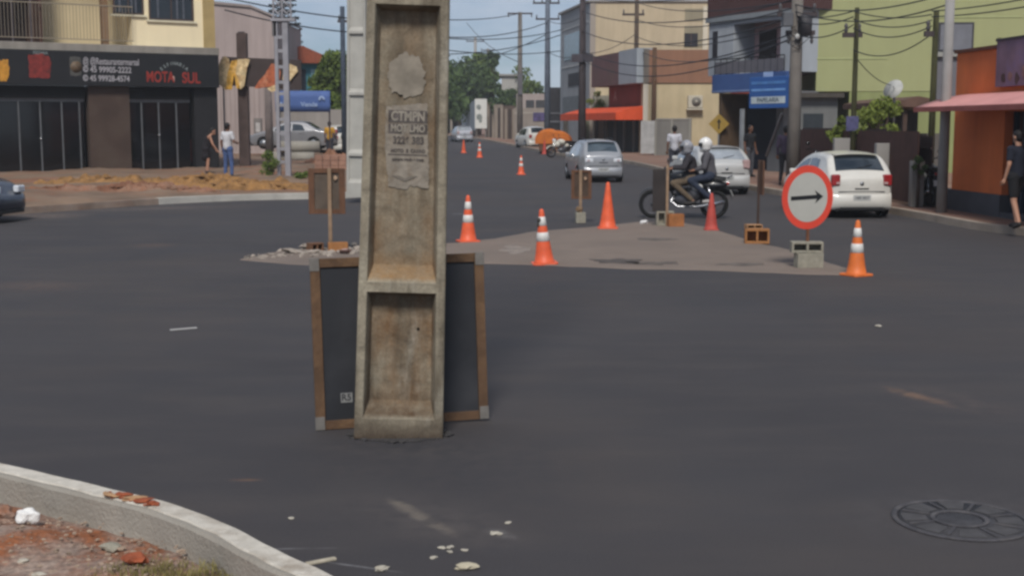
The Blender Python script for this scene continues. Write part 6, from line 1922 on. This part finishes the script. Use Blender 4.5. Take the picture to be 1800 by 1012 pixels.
    MB().lathe([(.045, -.062), (.045, -.05)], 18, (0, 0, z1-.16), 'y').build('tailgate_badge', rimm, root)
    MB().box(-.16, .16, -.062, -.05, z1-.29, z1-.265).build('tailgate_handle', trim_m, root, bevel=.004)
    MB().box(-rw*.80, rw*.80, -.056, -.047, .60, .612).build('tailgate_seam', trim_m, root)
    if roofrack:
        for s in (1, -1): MB().tube([(s*.52, .7, zu(.7)-.01), (s*.52, .8, zu(1)+.05), (s*.52, 2.0, zu(1.9)+.05), (s*.52, 2.1, zu(2.1)-.01)], .015, 6).build('roof_rail', trim_m, root)
    return root
hatch_top = [(0,.90),(.05,1.02),(.12,1.08),(.48,1.40),(.62,1.45),(1.3,1.50),(1.9,1.47),(2.3,1.38),(2.95,1.02),(3.2,.96),(3.7,.82),(3.86,.66),(3.92,.52)]
old_top = [(0,.88),(.06,.94),(.14,1.0),(.60,1.30),(.75,1.35),(1.5,1.385),(2.1,1.36),(2.45,1.25),(3.0,.95),(3.3,.90),(3.75,.80),(3.88,.66),(3.92,.5)]
suv_top = [(0,.96),(.05,1.06),(.10,1.10),(.38,1.42),(.52,1.50),(1.3,1.56),(2.0,1.54),(2.4,1.44),(3.0,1.08),(3.3,1.02),(3.75,.86),(3.9,.70),(3.95,.55)]
sedan_top = [(0,.86),(.06,.96),(.5,1.0),(.68,1.02),(1.25,1.36),(1.5,1.42),(2.1,1.44),(2.5,1.36),(3.25,.98),(3.5,.93),(4.1,.78),(4.22,.62),(4.26,.5)]
white_p = paint('white_paint', '#c6c3bb', rough=.3); silver_p = paint('silver_paint', '#9a9b9e', .35, .3); silver2 = paint('old_silver_paint', '#b4b3b0', .15, .35); navy_p = paint('navy_paint', '#1d2638', .2, .25); grey_p = paint('grey_paint', '#87878a', .3, .35)
def at(px, py, dh=0.0):
    p = G(px, py, dh); return Vector((p.x, p.y, gz(p.y)))
# white hatchback
p = at(1512, 384); car('white_hatchback', 'white hatchback parked at the gates behind the arrow sign', (p.x, p.y, p.z), math.radians(3), hatch_top, 3.92, 1.66, white_p, scale=.93,
    rearglass=(.13, .50, .56), windshield=(2.36, 2.95, .60), sidewin=((.82, 1.66), (1.74, 2.62)), wheels=(.70, 3.12), wr=.29)
# silver compact in the lane
p = at(1060, 321); car('silver_compact_car', 'silver compact car seen from behind in the lane with bright rear glass', (p.x, p.y, p.z), math.radians(7), suv_top, 3.95, 1.68, silver_p,
    rearglass=(.12, .42, .56), windshield=(2.46, 3.0, .60), roofrack=True, scale=.90, tail='wide', tailmat=lampwhite, sgl=M('sky_glass', '#39444b', rough=.05, spec=.9, coat=1.0))
# old pale hatchback
p = at(1276, 343); car('pale_old_hatchback', 'pale silver old hatchback parked behind the motorcycle riders', (p.x, p.y, p.z), math.radians(7), old_top, 3.92, 1.62, silver2,
    rearglass=(.15, .60, .60), windshield=(2.5, 3.0, .58), sidewin=((.85, 1.55), (1.62, 2.6)), tail='tall', tailmat=M('lamp_pinkish', '#a08582', rough=.3, var=.2), sgl=M('sky_pale_glass', '#8b9095', rough=.18, spec=.9, coat=.6), scale=.97)  # glass colour made pale to stand for the reflected sky
# far car
p = at(817, 250); car('far_pale_car', 'small pale car far down the lane beyond the cones', (p.x, p.y, p.z), math.radians(10), hatch_top, 3.92, 1.66, paint('far_car_paint', '#a5a6ac', .1), rearglass=(.13, .50, .56), windshield=(2.36, 2.95, .60), sgl=M('sky_pale_glass', '#8b9095'), tailmat=M('lamp_pinkish', '#a08582'))
# white van-like car by the skip
p = at(944, 256); car('white_parked_car', 'white car half hidden behind the orange covered skip', (p.x-.1, 92, gz(92)), math.radians(14), suv_top, 3.95, 1.66, white_p, rearglass=(.12, .42, .5), windshield=(2.46, 3.0, .60))
# dark car entering at the left edge: nose points right, a little towards us
p = G(12, 398, 0); car('navy_car', 'dark navy car nosing into view by the corner shop', (p.x, p.y, 0), 0, hatch_top, 3.92, 1.66, navy_p, windshield=(2.36, 2.95, .60), rearglass=(.13, .50, .56))
nv = bpy.data.objects['navy_car']; hd = math.radians(-97)
fx = G(38, 396, 0); nv.rotation_euler.z = hd
nv.location = (fx.x - .45 - math.cos(hd+math.pi/2)*4.02, fx.y + .75 - math.sin(hd+math.pi/2)*4.02, 0)
# silver saloon side on behind the mast
d_ = ray(540, 220); Yc = 66.0; car('silver_sedan', 'silver sedan standing sideways behind the concrete pipes', (d_.x*Yc/d_.y + 1.35, Yc, gz(Yc)+.55), math.radians(84), sedan_top, 4.26, 1.68, grey_p, rearglass=(.72, 1.22, .52), windshield=(2.56, 3.2, .6), sidewin=((1.28, 1.95), (2.03, 2.85)), wheels=(.85, 3.45), wr=.30, cat='car')
d_ = ray(610, 220); Yc = 68.0; car('white_parked_car', 'white car beyond the person in yellow with a dark round lamp', (d_.x*Yc/d_.y, Yc, gz(Yc)+.22), math.radians(20), suv_top, 3.95, 1.66, white_p, rearglass=(.12, .42, .5), windshield=(2.46, 3.0, .60))
nb = [o for o in bpy.data.objects if o.name.startswith('white_parked_car')][-1]
MB().lathe([(.26, -.16), (.26, -.07), (.18, -.17)], 20, (-.1, 0, .95), 'y').build('spare_wheel', tyre_m, nb)

# orange covered skip
def skip():
    p = at(972, 271); r = thing('covered_skip', 'rubble skip under a bulging orange sheet at the kerb', 'skip', (p.x, p.y, p.z), math.radians(-6))
    k = (W(1003, 262, p.y).x - W(945, 262, p.y).x)/2
    mb = MB(); mb.prism([(-k*.8, .15), (k*.85, .15), (k, .75), (-k*.95, .75)], 0, 1.6, 'y'); mb.build('skip_body', M('skip_rust', '#5f4432', rough=.9, var=.3, scale=2, bump=.3), r, bevel=.03)
    ts = MB()
    def f(u, v):
        a = math.pi*v; x = -math.cos(a)*k*1.08*(1-.06*math.sin(u*9)); z = .62 + (math.sin(a)**.6)*.78*(.75+.3*math.sin(u*3.0+.5)) + nz(x, u*2, 1, 2)*.14
        return (x - (.15*math.sin(a)), -.06+1.75*u, z)
    ts.grid(f, 18, 26); o = ts.build('orange_sheet', M('orange_sheet', '#b5631f', rough=.75, var=.18, scale=2.5, bump=.4, bscale=6, stain='#94501f', stain_amt=.5, stain_scale=3), r)
    fr = MB(); pts = [f(0, j/26) for j in range(27)]; c = (0, -.06, .62); fr.add(pts+[c], [(j, j+1, 27) for j in range(26)]); fr.build('sheet_front', _mats['orange_sheet'], r)
    for s in (-1, 1):
        MB().lathe([(.05, -.1), (.24, -.1), (.26, -.06), (.26, .06), (.24, .1), (.05, .1)], 20, (s*k*.72, .35, .26), 'x').build('wheel', tyre_m, r)
skip()

# ------------------------------------------------------------------ motorcycle
mc_black = M('moto_black', '#17181b', rough=.35, var=.15, coat=.3); mc_metal = M('moto_engine', '#56565a', rough=.45, metal=.6, var=.25, scale=20); chrome = M('moto_chrome', '#a9a9ab', rough=.2, metal=.9)
def motorcycle(label, pos, rz, body=None, group=None, side='#b9b8b5'):
    """local x runs forward from the rear axle (0) to the front axle (1.27)"""
    body = body or mc_black
    r = thing('motorcycle', label, 'motorcycle', pos, rz, group)
    WB, R = 1.27, .30
    for x0, nm in ((0, 'rear_wheel'), (WB, 'front_wheel')):
        e = thing(nm, None, None, (0, 0, 0), 0, None, r)
        t = MB(); t.lathe([(R-.080, -.035), (R-.04, -.055), (R-.008, -.04), (R, 0), (R-.008, .04), (R-.04, .055), (R-.080, .035)], 36, (x0, 0, R), 'y', closed=True); t.build('tyre', tyre_m, e)
        w = MB(); w.lathe([(R-.081, -.028), (R-.100, -.026), (R-.100, .026), (R-.081, .028)], 32, (x0, 0, R), 'y', closed=True)
        w.lathe([(.03, -.06), (.05, -.05), (.05, .05), (.03, .06)], 14, (x0, 0, R), 'y')
        for k in range(18):
            a = k*math.pi/9 + .1; s = .035 if k % 2 else -.035
            w.tube([(x0+.04*math.cos(a+.5), s, R+.04*math.sin(a+.5)), (x0+(R-.066)*math.cos(a), 0, R+(R-.066)*math.sin(a))], .005, 4, False)
        w.build('spoked_rim', mc_metal, e)
    b = MB()
    b.tube([(WB-.30, 0, .92), (.72, 0, .80), (.30, 0, .74), (-.10, 0, .76)], .024, 8)
    b.tube([(WB-.28, 0, .86), (.80, 0, .34), (.42, 0, .28)], .024, 8); b.tube([(.42, .09, .30), (.0, .09, .30)], .02, 8); b.tube([(.42, -.09, .30), (.0, -.09, .30)], .02, 8)
    b.tube([(.42, 0, .28), (.36, 0, .75)], .022, 8)
    b.build('frame', mc_black, r)
    f = MB()
    for s in (-.085, .085): f.tube([(WB, s, R), (WB-.13, s, .60), (WB-.30, s, .98)], [.026, .024, .018], 8)
    f.tube([(WB-.29, -.09, .95), (WB-.29, .09, .95)], .022, 8); f.build('fork', chrome, r)
    for s in (.10, -.10):
        sh = MB(); sh.tube([(.02, s, .32), (.14, s, .68)], .028, 8); sh.build('shock_absorber', chrome, r)
    hb = MB(); hb.tube([(WB-.42, .36, 1.04), (WB-.34, .24, 1.06), (WB-.30, .06, 1.01), (WB-.30, -.06, 1.01), (WB-.34, -.24, 1.06), (WB-.42, -.36, 1.04)], .013, 8); hb.build('handlebar', mc_black, r)
    for s in (1, -1):
        MB().tube([(WB-.44, s*.38, 1.035), (WB-.36, s*.27, 1.055)], .019, 8).build('grip', tyre_m, r)
        m_ = MB(); m_.tube([(WB-.34, s*.25, 1.06), (WB-.30, s*.30, 1.17)], .006, 5); m_.blob((WB-.30, s*.32, 1.21), (.018, .065, .045), 2, 0); m_.build('mirror', mc_black, r)
    tk = MB(); tk.blob((.68, 0, .83), (.29, .16, .16), 3, .03, 2); tk.blob((.88, 0, .72), (.15, .15, .17), 3, .05, 4); tk.build('fuel_tank', body, r)
    st = MB(); st.grid(lambda u, v: (.50-.74*u, (.13-.03*u)*math.cos(math.pi*v), .83+.025*math.sin(u*4)+.06*math.sin(math.pi*v)-.01*(1 if v in (0, 1) else 0)), 18, 12); st.box(-.22, .46, -.10, .10, .78, .84); st.build('seat', M('seat_black', '#131314', rough=.6), r)
    for s in (1, -1):
        MB().blob((.36, s*.13, .66), (.12, .035, .085), 3, .02).build('side_cover', M('side_cover'+side, side, rough=.35, var=.1), r)
    en = MB(); en.blob((.60, 0, .40), (.25, .16, .17), 3, .03, 5); en.blob((.40, 0, .52), (.17, .13, .17), 3, .05, 8)
    for k in range(6): en.box(.62, .80, -.085, .085, .47+k*.032, .485+k*.032)
    en.tube([(.71, 0, .45), (.74, 0, .68)], .06, 10); en.build('engine', mc_metal, r)
    ex = MB(); ex.tube([(.80, .06, .52), (.90, .09, .36), (.75, .13, .25), (.35, .14, .25), (.10, .15, .30), (-.22, .15, .36)], [.018, .018, .02, .03, .042, .040], 10); ex.build('exhaust', chrome, r)
    fd = MB(); fd.grid(lambda u, v: (WB+(R+.03)*math.cos(.5+2.0*u), -.06+.12*v, R+(R+.03)*math.sin(.5+2.0*u)+.02*math.sin(math.pi*v)), 16, 5); o = fd.build('front_mudguard', body, r)
    s_ = o.modifiers.new('s', 'SOLIDIFY'); s_.thickness = .006
    fd = MB(); fd.grid(lambda u, v: ((R+.06)*math.cos(1.2+1.9*u), -.07+.14*v, R+.08+(R+.08)*math.sin(1.2+1.9*u)+.02*math.sin(math.pi*v)), 16, 5); o = fd.build('rear_mudguard', mc_black, r)
    s_ = o.modifiers.new('s', 'SOLIDIFY'); s_.thickness = .006
    MB().blob((WB-.16, 0, .93), (.07, .09, .09), 3, 0).build('headlight', lampwhite, r)
    MB().lathe([(.04, 0), (.05, .04)], 12, (WB-.26, 0, 1.03), 'z').build('gauge', mc_black, r)
    MB().blob((.06, 0, .70), (.34, .12, .10), 3, .05, 3).build('tail_cowl', mc_black, r)
    tl = MB().cbox((-.28, 0, .74), (.06, .12, .06)).build('tail_lamp', tailred, r, bevel=.01)
    pl = MB().cbox((-.36, 0, .54), (.012, .17, .13), Matrix.Rotation(math.radians(25), 3, 'Y')).build('number_plate', platem, r)
    MB().tube([(.5, -.16, .29), (.5, .16, .29)], .014, 8).build('foot_pegs', mc_black, r)
    MB().tube([(.12, -.20, .33), (.12, .20, .33)], .012, 8).build('rear_pegs', mc_black, r)
    ca = MB(); ca.tube([(-.26, -.10, .84), (-.36, -.10, .90), (-.36, .10, .90), (-.26, .10, .84)], .012, 6); ca.build('grab_rail', chrome, r)
    return r
pr = G(1252, 384, 0)
MOTO = motorcycle('black motorcycle crossing the lane with two helmeted riders', (pr.x+.03, pr.y, gz(pr.y)), math.radians(180-7), side='#b9b8b5', group='motorcycles around the junction')
MG = 'motorcycles around the junction'
mA = copy_tree(MOTO); mA['label'] = 'dark motorcycle parked end on by the slim gate post'; pA = at(1640, 364, .14); mA.location = (pA.x, pA.y, gz(pA.y)+.14); mA.rotation_euler = (0, 0, math.radians(84))
mB = copy_tree(MOTO); mB['label'] = 'dark motorcycle parked behind the roof of the white hatchback'; mB.location = (W(1436, 220, 38).x, 37.0, gz(38)+.14); mB.rotation_euler = (0, 0, math.radians(86))
mC = motorcycle('white and black motorcycle parked between the skip and the silver car', (W(1006, 220, 70).x, 70.5, gz(70)), math.radians(205), body=M('moto_white', '#c9c5b8', rough=.4), group=MG, side='#c9c5b9')
MB().blob((1.05, 0, .78), (.13, .09, .22), 3, .1).build('front_fairing', M('moto_white', '#c9c5b8'), mC)
# ------------------------------------------------------------------ people
def capsules(segs, voxel, name, mat, parent, smooth_it=2, extra=None):
    """one continuous surface grown from tapering limbs: segs = (p, q, r_p, r_q)"""
    mb = MB()
    for (p, q, a, b) in segs:
        p, q = Vector(p), Vector(q); n = 12; d = q-p; L_ = max(d.length, 1e-4); t = d/L_
        up = Vector((0,0,1)) if abs(t.z) < .9 else Vector((1,0,0)); u = (up - t*up.dot(t)).normalized(); w = t.cross(u)
        prof = [(-a*.98, a*.18), (-a*.8, a*.6), (-a*.4, a*.92), (0, a)] + [(L_*k/4, a+(b-a)*k/4) for k in (1, 2, 3)] + [(L_, b), (L_+b*.4, b*.92), (L_+b*.8, b*.6), (L_+b*.98, b*.18)]
        vs = []; 
        for (h, r) in prof:
            for k in range(n):
                th = 2*math.pi*k/n; vs.append(p + t*h + (u*math.cos(th)+w*math.sin(th))*r)
        m_ = len(prof); fs = [(i*n+k, i*n+(k+1)%n, (i+1)*n+(k+1)%n, (i+1)*n+k) for i in range(m_-1) for k in range(n)]
        fs += [tuple(range(n-1, -1, -1)), tuple(range((m_-1)*n, m_*n))]
        mb.add(vs, fs, True)
    for e in (extra or []): mb.blob(e[0], e[1], 3, 0)
    me = mb.mesh(name)
    bm = bmesh.new(); bm.from_mesh(me); bmesh.ops.recalc_face_normals(bm, faces=bm.faces); bm.to_mesh(me); bm.free()
    o = bpy.data.objects.new(name, me); COL.objects.link(o)
    rm = o.modifiers.new('r', 'REMESH'); rm.mode = 'VOXEL'; rm.voxel_size = voxel; rm.use_smooth_shade = True
    s = o.modifiers.new('s', 'SMOOTH'); s.iterations = smooth_it; s.factor = .5
    dg = bpy.context.evaluated_depsgraph_get(); me2 = bpy.data.meshes.new_from_object(o.evaluated_get(dg)); bpy.data.objects.remove(o)
    me2.name = name; me2.materials.clear(); me2.materials.append(mat)
    for pl in me2.polygons: pl.use_smooth = True
    o = bpy.data.objects.new(name, me2); COL.objects.link(o); o.parent = parent
    return o
skin_a = M('skin_tan', '#8d6650', rough=.6, var=.08); skin_b = M('skin_light', '#a67c66', rough=.6, var=.08); skin_d = M('skin_brown', '#6b4a38', rough=.6, var=.08)
hair_m = M('hair_dark', '#191514', rough=.6, var=.3, scale=30)
def cloth(n, c, **k): return M(n, c, rough=.9, var=.14, scale=9, bump=.25, bscale=35, **k)
def person(label, pos, rz, J, skin, top, bottom, shoe=None, hair='short', sleeves='short', trouser='long', helmet=None, scale=1.0, group=None, skirt=False, face=True, open_jacket=False):
    """J: joints in metres (x right, y forward is -y, z up). face looks along -y"""
    r = thing('person', label, 'person', pos, rz, group); r.scale = (scale,)*3
    V = {k: Vector(v) for k, v in J.items()}
    hd = V['head']; nk = V['neck']; ch = V['chest']; pv = V['pelvis']
    fwd = Vector(J.get('look', (0, -1, 0))).normalized(); side = Vector((0,0,1)).cross(fwd).normalized()
    segs = [(pv, (pv+ch)/2, .12, .115), ((pv+ch)/2, ch, .115, .13), (ch, nk, .10, .052), (nk, hd-Vector((0,0,.05)), .055, .05)]
    for s in ('l', 'r'):
        segs += [(ch+ (V[s+'sh']-ch)*.35, V[s+'sh'], .10, .062), (V[s+'sh'], V[s+'el'], .050, .038), (V[s+'el'], V[s+'wr'], .037, .025)]
        segs += [(pv, V[s+'hip'], .11, .095), (V[s+'hip'], V[s+'kn'], .085, .055), (V[s+'kn'], V[s+'an'], .055, .034), (V[s+'an']+Vector((0,0,-.03)), V[s+'toe'], .036, .026)]
        # hand: palm, four fingers, thumb
        wr = V[s+'wr']; d = (wr - V[s+'el']).normalized(); hdir = Vector(J.get(s+'hd', d)).normalized()
        ax = hdir.cross(fwd); ax = ax.normalized() if ax.length > .1 else side
        inn = ax.cross(hdir).normalized()
        segs += [(wr, wr+hdir*.075, .024, .030), (wr+hdir*.04+ax*.016, wr+hdir*.08+ax*.022, .017, .015), (wr+hdir*.04-ax*.016, wr+hdir*.08-ax*.022, .017, .015)]
        for k, l in enumerate((.060, .072, .068, .052)):
            b0 = wr + hdir*.088 + ax*(-.030+.020*k); m0 = b0 + (hdir*.85+inn*.35).normalized()*l*.5; segs += [(b0, m0, .0095, .0088), (m0, m0+(hdir*.55+inn*.8).normalized()*l*.5, .0088, .0078)]
        tb = wr + hdir*.03 - ax*.030; segs += [(tb, tb+(hdir*.7-ax*.7).normalized()*.04, .012, .0105), (tb+(hdir*.7-ax*.7).normalized()*.04, tb+(hdir*.95-ax*.5+inn*.4).normalized()*.072, .0105, .009)]
    up = Vector((0,0,1))
    ex = [(hd+up*.02, (.076, .092, .105)), (hd - up*.055 + fwd*.022, (.055, .058, .055)), (hd - up*.092 + fwd*.052, (.024, .022, .02)),
          (hd+fwd*.094-up*.012, (.013, .02, .022)), (hd+fwd*.088-up*.058, (.024, .012, .010)), (hd+fwd*.084+up*.028, (.050, .014, .012))]
    for q in (-1, 1): ex.append((hd+side*q*.078-fwd*.005-up*.005, (.012, .02, .03)))
    body = capsules(segs, .0095, 'body', skin, r, 2, ex)
    if face:
        for q in (-1, 1): MB().blob(tuple(hd+side*q*.031+fwd*.086+up*.008), .010, 2, 0).build('eye', M('eye_dark', '#1c1614', rough=.2, spec=.7), r)
    # top
    t = [(pv+up*.02, (pv+ch)/2, .142, .136), ((pv+ch)/2, ch, .136, .150), (ch, ch+(nk-ch)*.55, .125, .085)]
    for s in ('l', 'r'):
        sh, el, wr = V[s+'sh'], V[s+'el'], V[s+'wr']
        t += [(ch+(sh-ch)*.35, sh, .118, .076), (sh, sh+(el-sh)*(.62 if sleeves == 'short' else 1), .070 if sleeves != 'none' else .04, .060 if sleeves != 'none' else .03)] if sleeves != 'none' else [(ch+(sh-ch)*.3, ch+(sh-ch)*.75, .112, .07)]
        if sleeves == 'long': t += [(el, wr-(wr-el)*.06, .055, .040)]
    shirt = capsules(t, .016, 'shirt' if sleeves == 'short' else 'jacket' if sleeves == 'long' else 'top', top, r, 3)
    b = []
    for s in ('l', 'r'):
        hp, kn, an = V[s+'hip'], V[s+'kn'], V[s+'an']
        b += [(pv+up*.01, hp, .13, .112), (hp, hp+(kn-hp)*(.75 if trouser == 'short' else 1), .100, .078 if trouser == 'short' else .068)]
        if trouser == 'long': b += [(kn, an+(kn-an)*.10, .068, .052)]
    if skirt: b += [(pv, pv-up*.28, .145, .17)]
    capsules(b, .016, 'trousers' if trouser == 'long' else 'skirt' if skirt else 'shorts', bottom, r, 3)
    for s in ('l', 'r'):
        an, toe = V[s+'an'], V[s+'toe']
        capsules([(an+up*-.02, an-up*.035+(toe-an)*-.15, .044, .042), (an-up*.035, toe, .046, .036)], .012, 'shoe', shoe or M('shoe_dark', '#2a2726', rough=.7), r, 2)
    if helmet:
        h = [((hd+up*.035-fwd*.012), (.128, .145, .135))]
        hm = capsules([(hd-up*.03-fwd*.02, hd+up*.06-fwd*.02, .118, .118), (hd-up*.085+fwd*.065, hd-up*.085+fwd*.03, .050, .07)], .012, 'helmet', helmet, r, 3, h)
        vz = MB()
        def f(u, v):
            a = (u-.5)*2.2; e = (v-.5)*.62; dd = fwd*math.cos(a) + side*math.sin(a)
            q = hd + up*(.030+.085*math.sin(e*1.3)*1.1) - fwd*.012; return tuple(q + dd*.149*math.cos(e*.55))
        vz.grid(f, 16, 6); o = vz.build('visor', M('visor_dark', '#1a1c20', rough=.08, spec=.8), r); s_ = o.modifiers.new('s', 'SOLIDIFY'); s_.thickness = .006
    else:
        hh = [((hd+up*.045-fwd*.018), (.084, .096, .092)), (hd+up*.0-fwd*.045, (.076, .062, .085))]
        seg = []
        if hair == 'long': seg = [(hd-fwd*.06, nk-fwd*.075-up*.03, .065, .045)]
        capsules(seg or [(hd+up*.05-fwd*.02, hd+up*.055-fwd*.02, .085, .085)], .010, 'hair', hair_m, r, 1, hh)
    return r
def stand(**k):
    J = dict(head=(0,-.02,1.60), neck=(0,0,1.46), chest=(0,0,1.30), pelvis=(0,0,.95), lsh=(-.17,0,1.39), rsh=(.17,0,1.39), lel=(-.22,.02,1.12), rel=(.22,.02,1.12), lwr=(-.23,-.05,.88), rwr=(.23,-.05,.88),
        lhip=(-.09,0,.90), rhip=(.09,0,.90), lkn=(-.10,-.01,.49), rkn=(.10,-.01,.49), lan=(-.11,.02,.09), ran=(.11,.02,.09), ltoe=(-.12,-.13,.035), rtoe=(.12,-.13,.035))
    J.update(k); return J
def gp(px, Y, h=.14): d = ray(px, 220); return Vector((d.x*Y/d.y, Y, gz(Y)+h))
# by the corner shop
p = gp(399, 40.5, .22)
person('man in white shirt and blue jeans standing before the black shopfront', p, math.radians(150), stand(lel=(-.25,-.02,1.13), lwr=(-.16,-.22,1.10), rel=(.23,.03,1.12), rwr=(.24,-.03,.88), lan=(-.15,.0,.09), ltoe=(-.17,-.14,.035), lkn=(-.12,-.03,.49)), skin_d,
    cloth('white_shirt', '#b9b8ba'), cloth('blue_jeans', '#44567d'), face=False)
p = gp(363, 43.5, .23)
person('woman in a black dress stooping slightly beside the man in white', p, math.radians(110), stand(head=(0,-.20,1.42), neck=(0,-.12,1.31), chest=(0,-.06,1.17), pelvis=(0,.04,.86), lsh=(-.16,-.08,1.25), rsh=(.16,-.08,1.25), lel=(-.20,-.16,1.0), rel=(.20,-.16,1.0), lwr=(-.18,-.30,.80), rwr=(.18,-.30,.80), lhip=(-.08,.04,.82), rhip=(.08,.04,.82), look=(0,-1,-.35)), skin_b,
    cloth('black_dress', '#1e1a1e'), cloth('black_dress', '#1e1a1e'), sleeves='none', trouser='short', skirt=True, hair='long', scale=1.0)
p = gp(579, 60, .2)
person('person in a yellow shirt between the pipes and the white car', p, math.radians(170), stand(lel=(-.24,.0,1.13), lwr=(-.20,-.2,.98)), skin_d, cloth('yellow_shirt', '#b0832c'), cloth('dark_trousers', '#33343c'), face=False, scale=1.02)
p = gp(1186, 46, .0)
person('pedestrian in a white shirt walking behind the motorcycle', p, math.radians(175), stand(lkn=(-.10,-.12,.50), lan=(-.11,-.12,.10), ltoe=(-.12,-.27,.06), ran=(.11,.16,.11), rkn=(.10,.02,.49), rtoe=(.12,.03,.035)), skin_d, cloth('white_tee', '#aeadb2'), cloth('dark_trousers', '#33343c'), face=False, scale=1.06)
p = gp(1382, 37.6)
person('person in dark purple clothes walking past the thick street pole', p, math.radians(160), stand(lkn=(-.10,-.12,.50), lan=(-.11,-.12,.10), ltoe=(-.12,-.27,.06), ran=(.11,.16,.11), rtoe=(.12,.03,.035)), skin_d, cloth('plum_top', '#3b3142'), cloth('night_trousers', '#1f2026'), face=False, sleeves='long')
p = gp(1319, 43)
person('person in a black top standing before the balcony shop', p, math.radians(30), stand(), skin_d, cloth('black_top', '#1f1f22'), cloth('grey_trousers', '#4a4b50'))
p = gp(1792, 22.6)
person('bare legged person in black shorts and dark shirt passing the orange shop', p, math.radians(205), stand(lkn=(-.09,-.14,.50), lan=(-.10,-.05,.10), ltoe=(-.11,-.20,.04), rkn=(.10,.05,.48), ran=(.11,.20,.12), rtoe=(.12,.10,.035), lel=(-.24,.06,1.12), lwr=(-.27,.0,.90)), skin_b,
    cloth('ink_shirt', '#1b1e2a'), cloth('black_shorts', '#17171a'), trouser='short', face=False, scale=1.0)
# the two riders, in the motorcycle's own frame: its forward is world -x
def on_bike(x, y, z):      # bike local -> person local (person looks along -y; bike forward = +x)
    return (y, -x, z)
rz_b = MOTO.rotation_euler.z + math.pi/2
def rider(label, x0, lean, skin, top, bottom, helmet, hands, foot, hair='short', z0=.90, shoe=None):
    B = on_bike
    J = dict(pelvis=B(x0, 0, z0+.06), chest=B(x0+lean*.6, 0, z0+.38), neck=B(x0+lean*.85, 0, z0+.53), head=B(x0+lean+.02, 0, z0+.66),
        lsh=B(x0+lean*.75, -.17, z0+.46), rsh=B(x0+lean*.75, .17, z0+.46), lhip=B(x0+.02, -.10, z0+.02), rhip=B(x0+.02, .10, z0+.02))
    for s, q in (('l', -1), ('r', 1)):
        hx, hy, hz = hands; J[s+'wr'] = B(hx, q*hy, hz)
        sh = Vector((x0+lean*.75, q*.17, z0+.46)); mid = (sh + Vector((hx, q*hy, hz)))/2 + Vector((-.06, q*.09, -.10)); J[s+'el'] = B(*mid); J[s+'hd'] = B(.9, 0, -.3)
        fx, fz = foot; J[s+'an'] = B(fx-.06, q*.17, fz+.08); J[s+'toe'] = B(fx+.10, q*.18, fz+.03); 
        J[s+'kn'] = B(x0+.42, q*.19, z0-.06) if q else 0
    J['look'] = (0, -1, -.08)
    return person(label, MOTO.location, rz_b, J, skin, top, bottom, helmet=helmet, sleeves='long', face=False, shoe=shoe)
hg = M('helmet_grey', '#8b8b90', rough=.25, var=.45, scale=6, coat=.5); hwht = M('helmet_white', '#d2d0cc', rough=.22, var=.04, coat=.6)
rider('rider steering the motorcycle in dark jacket khaki trousers and grey helmet', .44, .14, skin_a, cloth('dark_jacket', '#2d2a2e'), cloth('khaki', '#5c4f40'), hg, (.86, .34, 1.06), (.50, .29), z0=.80)
rider('passenger behind in grey jacket jeans and plain white helmet', .09, .10, skin_a, cloth('grey_jacket', '#4f4d51'), cloth('dark_jeans', '#2a3140'), hwht, (.40, .17, 1.02), (.12, .33), z0=.86, shoe=M('shoe_pale', '#a19c98', rough=.7))

# ------------------------------------------------------------------ a little air between us and the far end of the street
hz = MB().box(-120, 120, -30, 260, -1.2, 26).build('haze', M('haze_air', '#ffffff'))
hm = bpy.data.materials.new('haze_volume'); hm.use_nodes = True
hn = hm.node_tree.nodes; hn.clear()
ho = hn.new('ShaderNodeOutputMaterial'); hv = hn.new('ShaderNodeVolumePrincipled')
hv.inputs['Color'].default_value = (0.90, 0.93, 0.97, 1); hv.inputs['Density'].default_value = 0.0008; hv.inputs['Anisotropy'].default_value = 0.2
hm.node_tree.links.new(hv.outputs[0], ho.inputs['Volume'])
hz.data.materials.clear(); hz.data.materials.append(hm)
tag(hz, 'thin pale haze filling the air along the street', None, None, 'stuff')
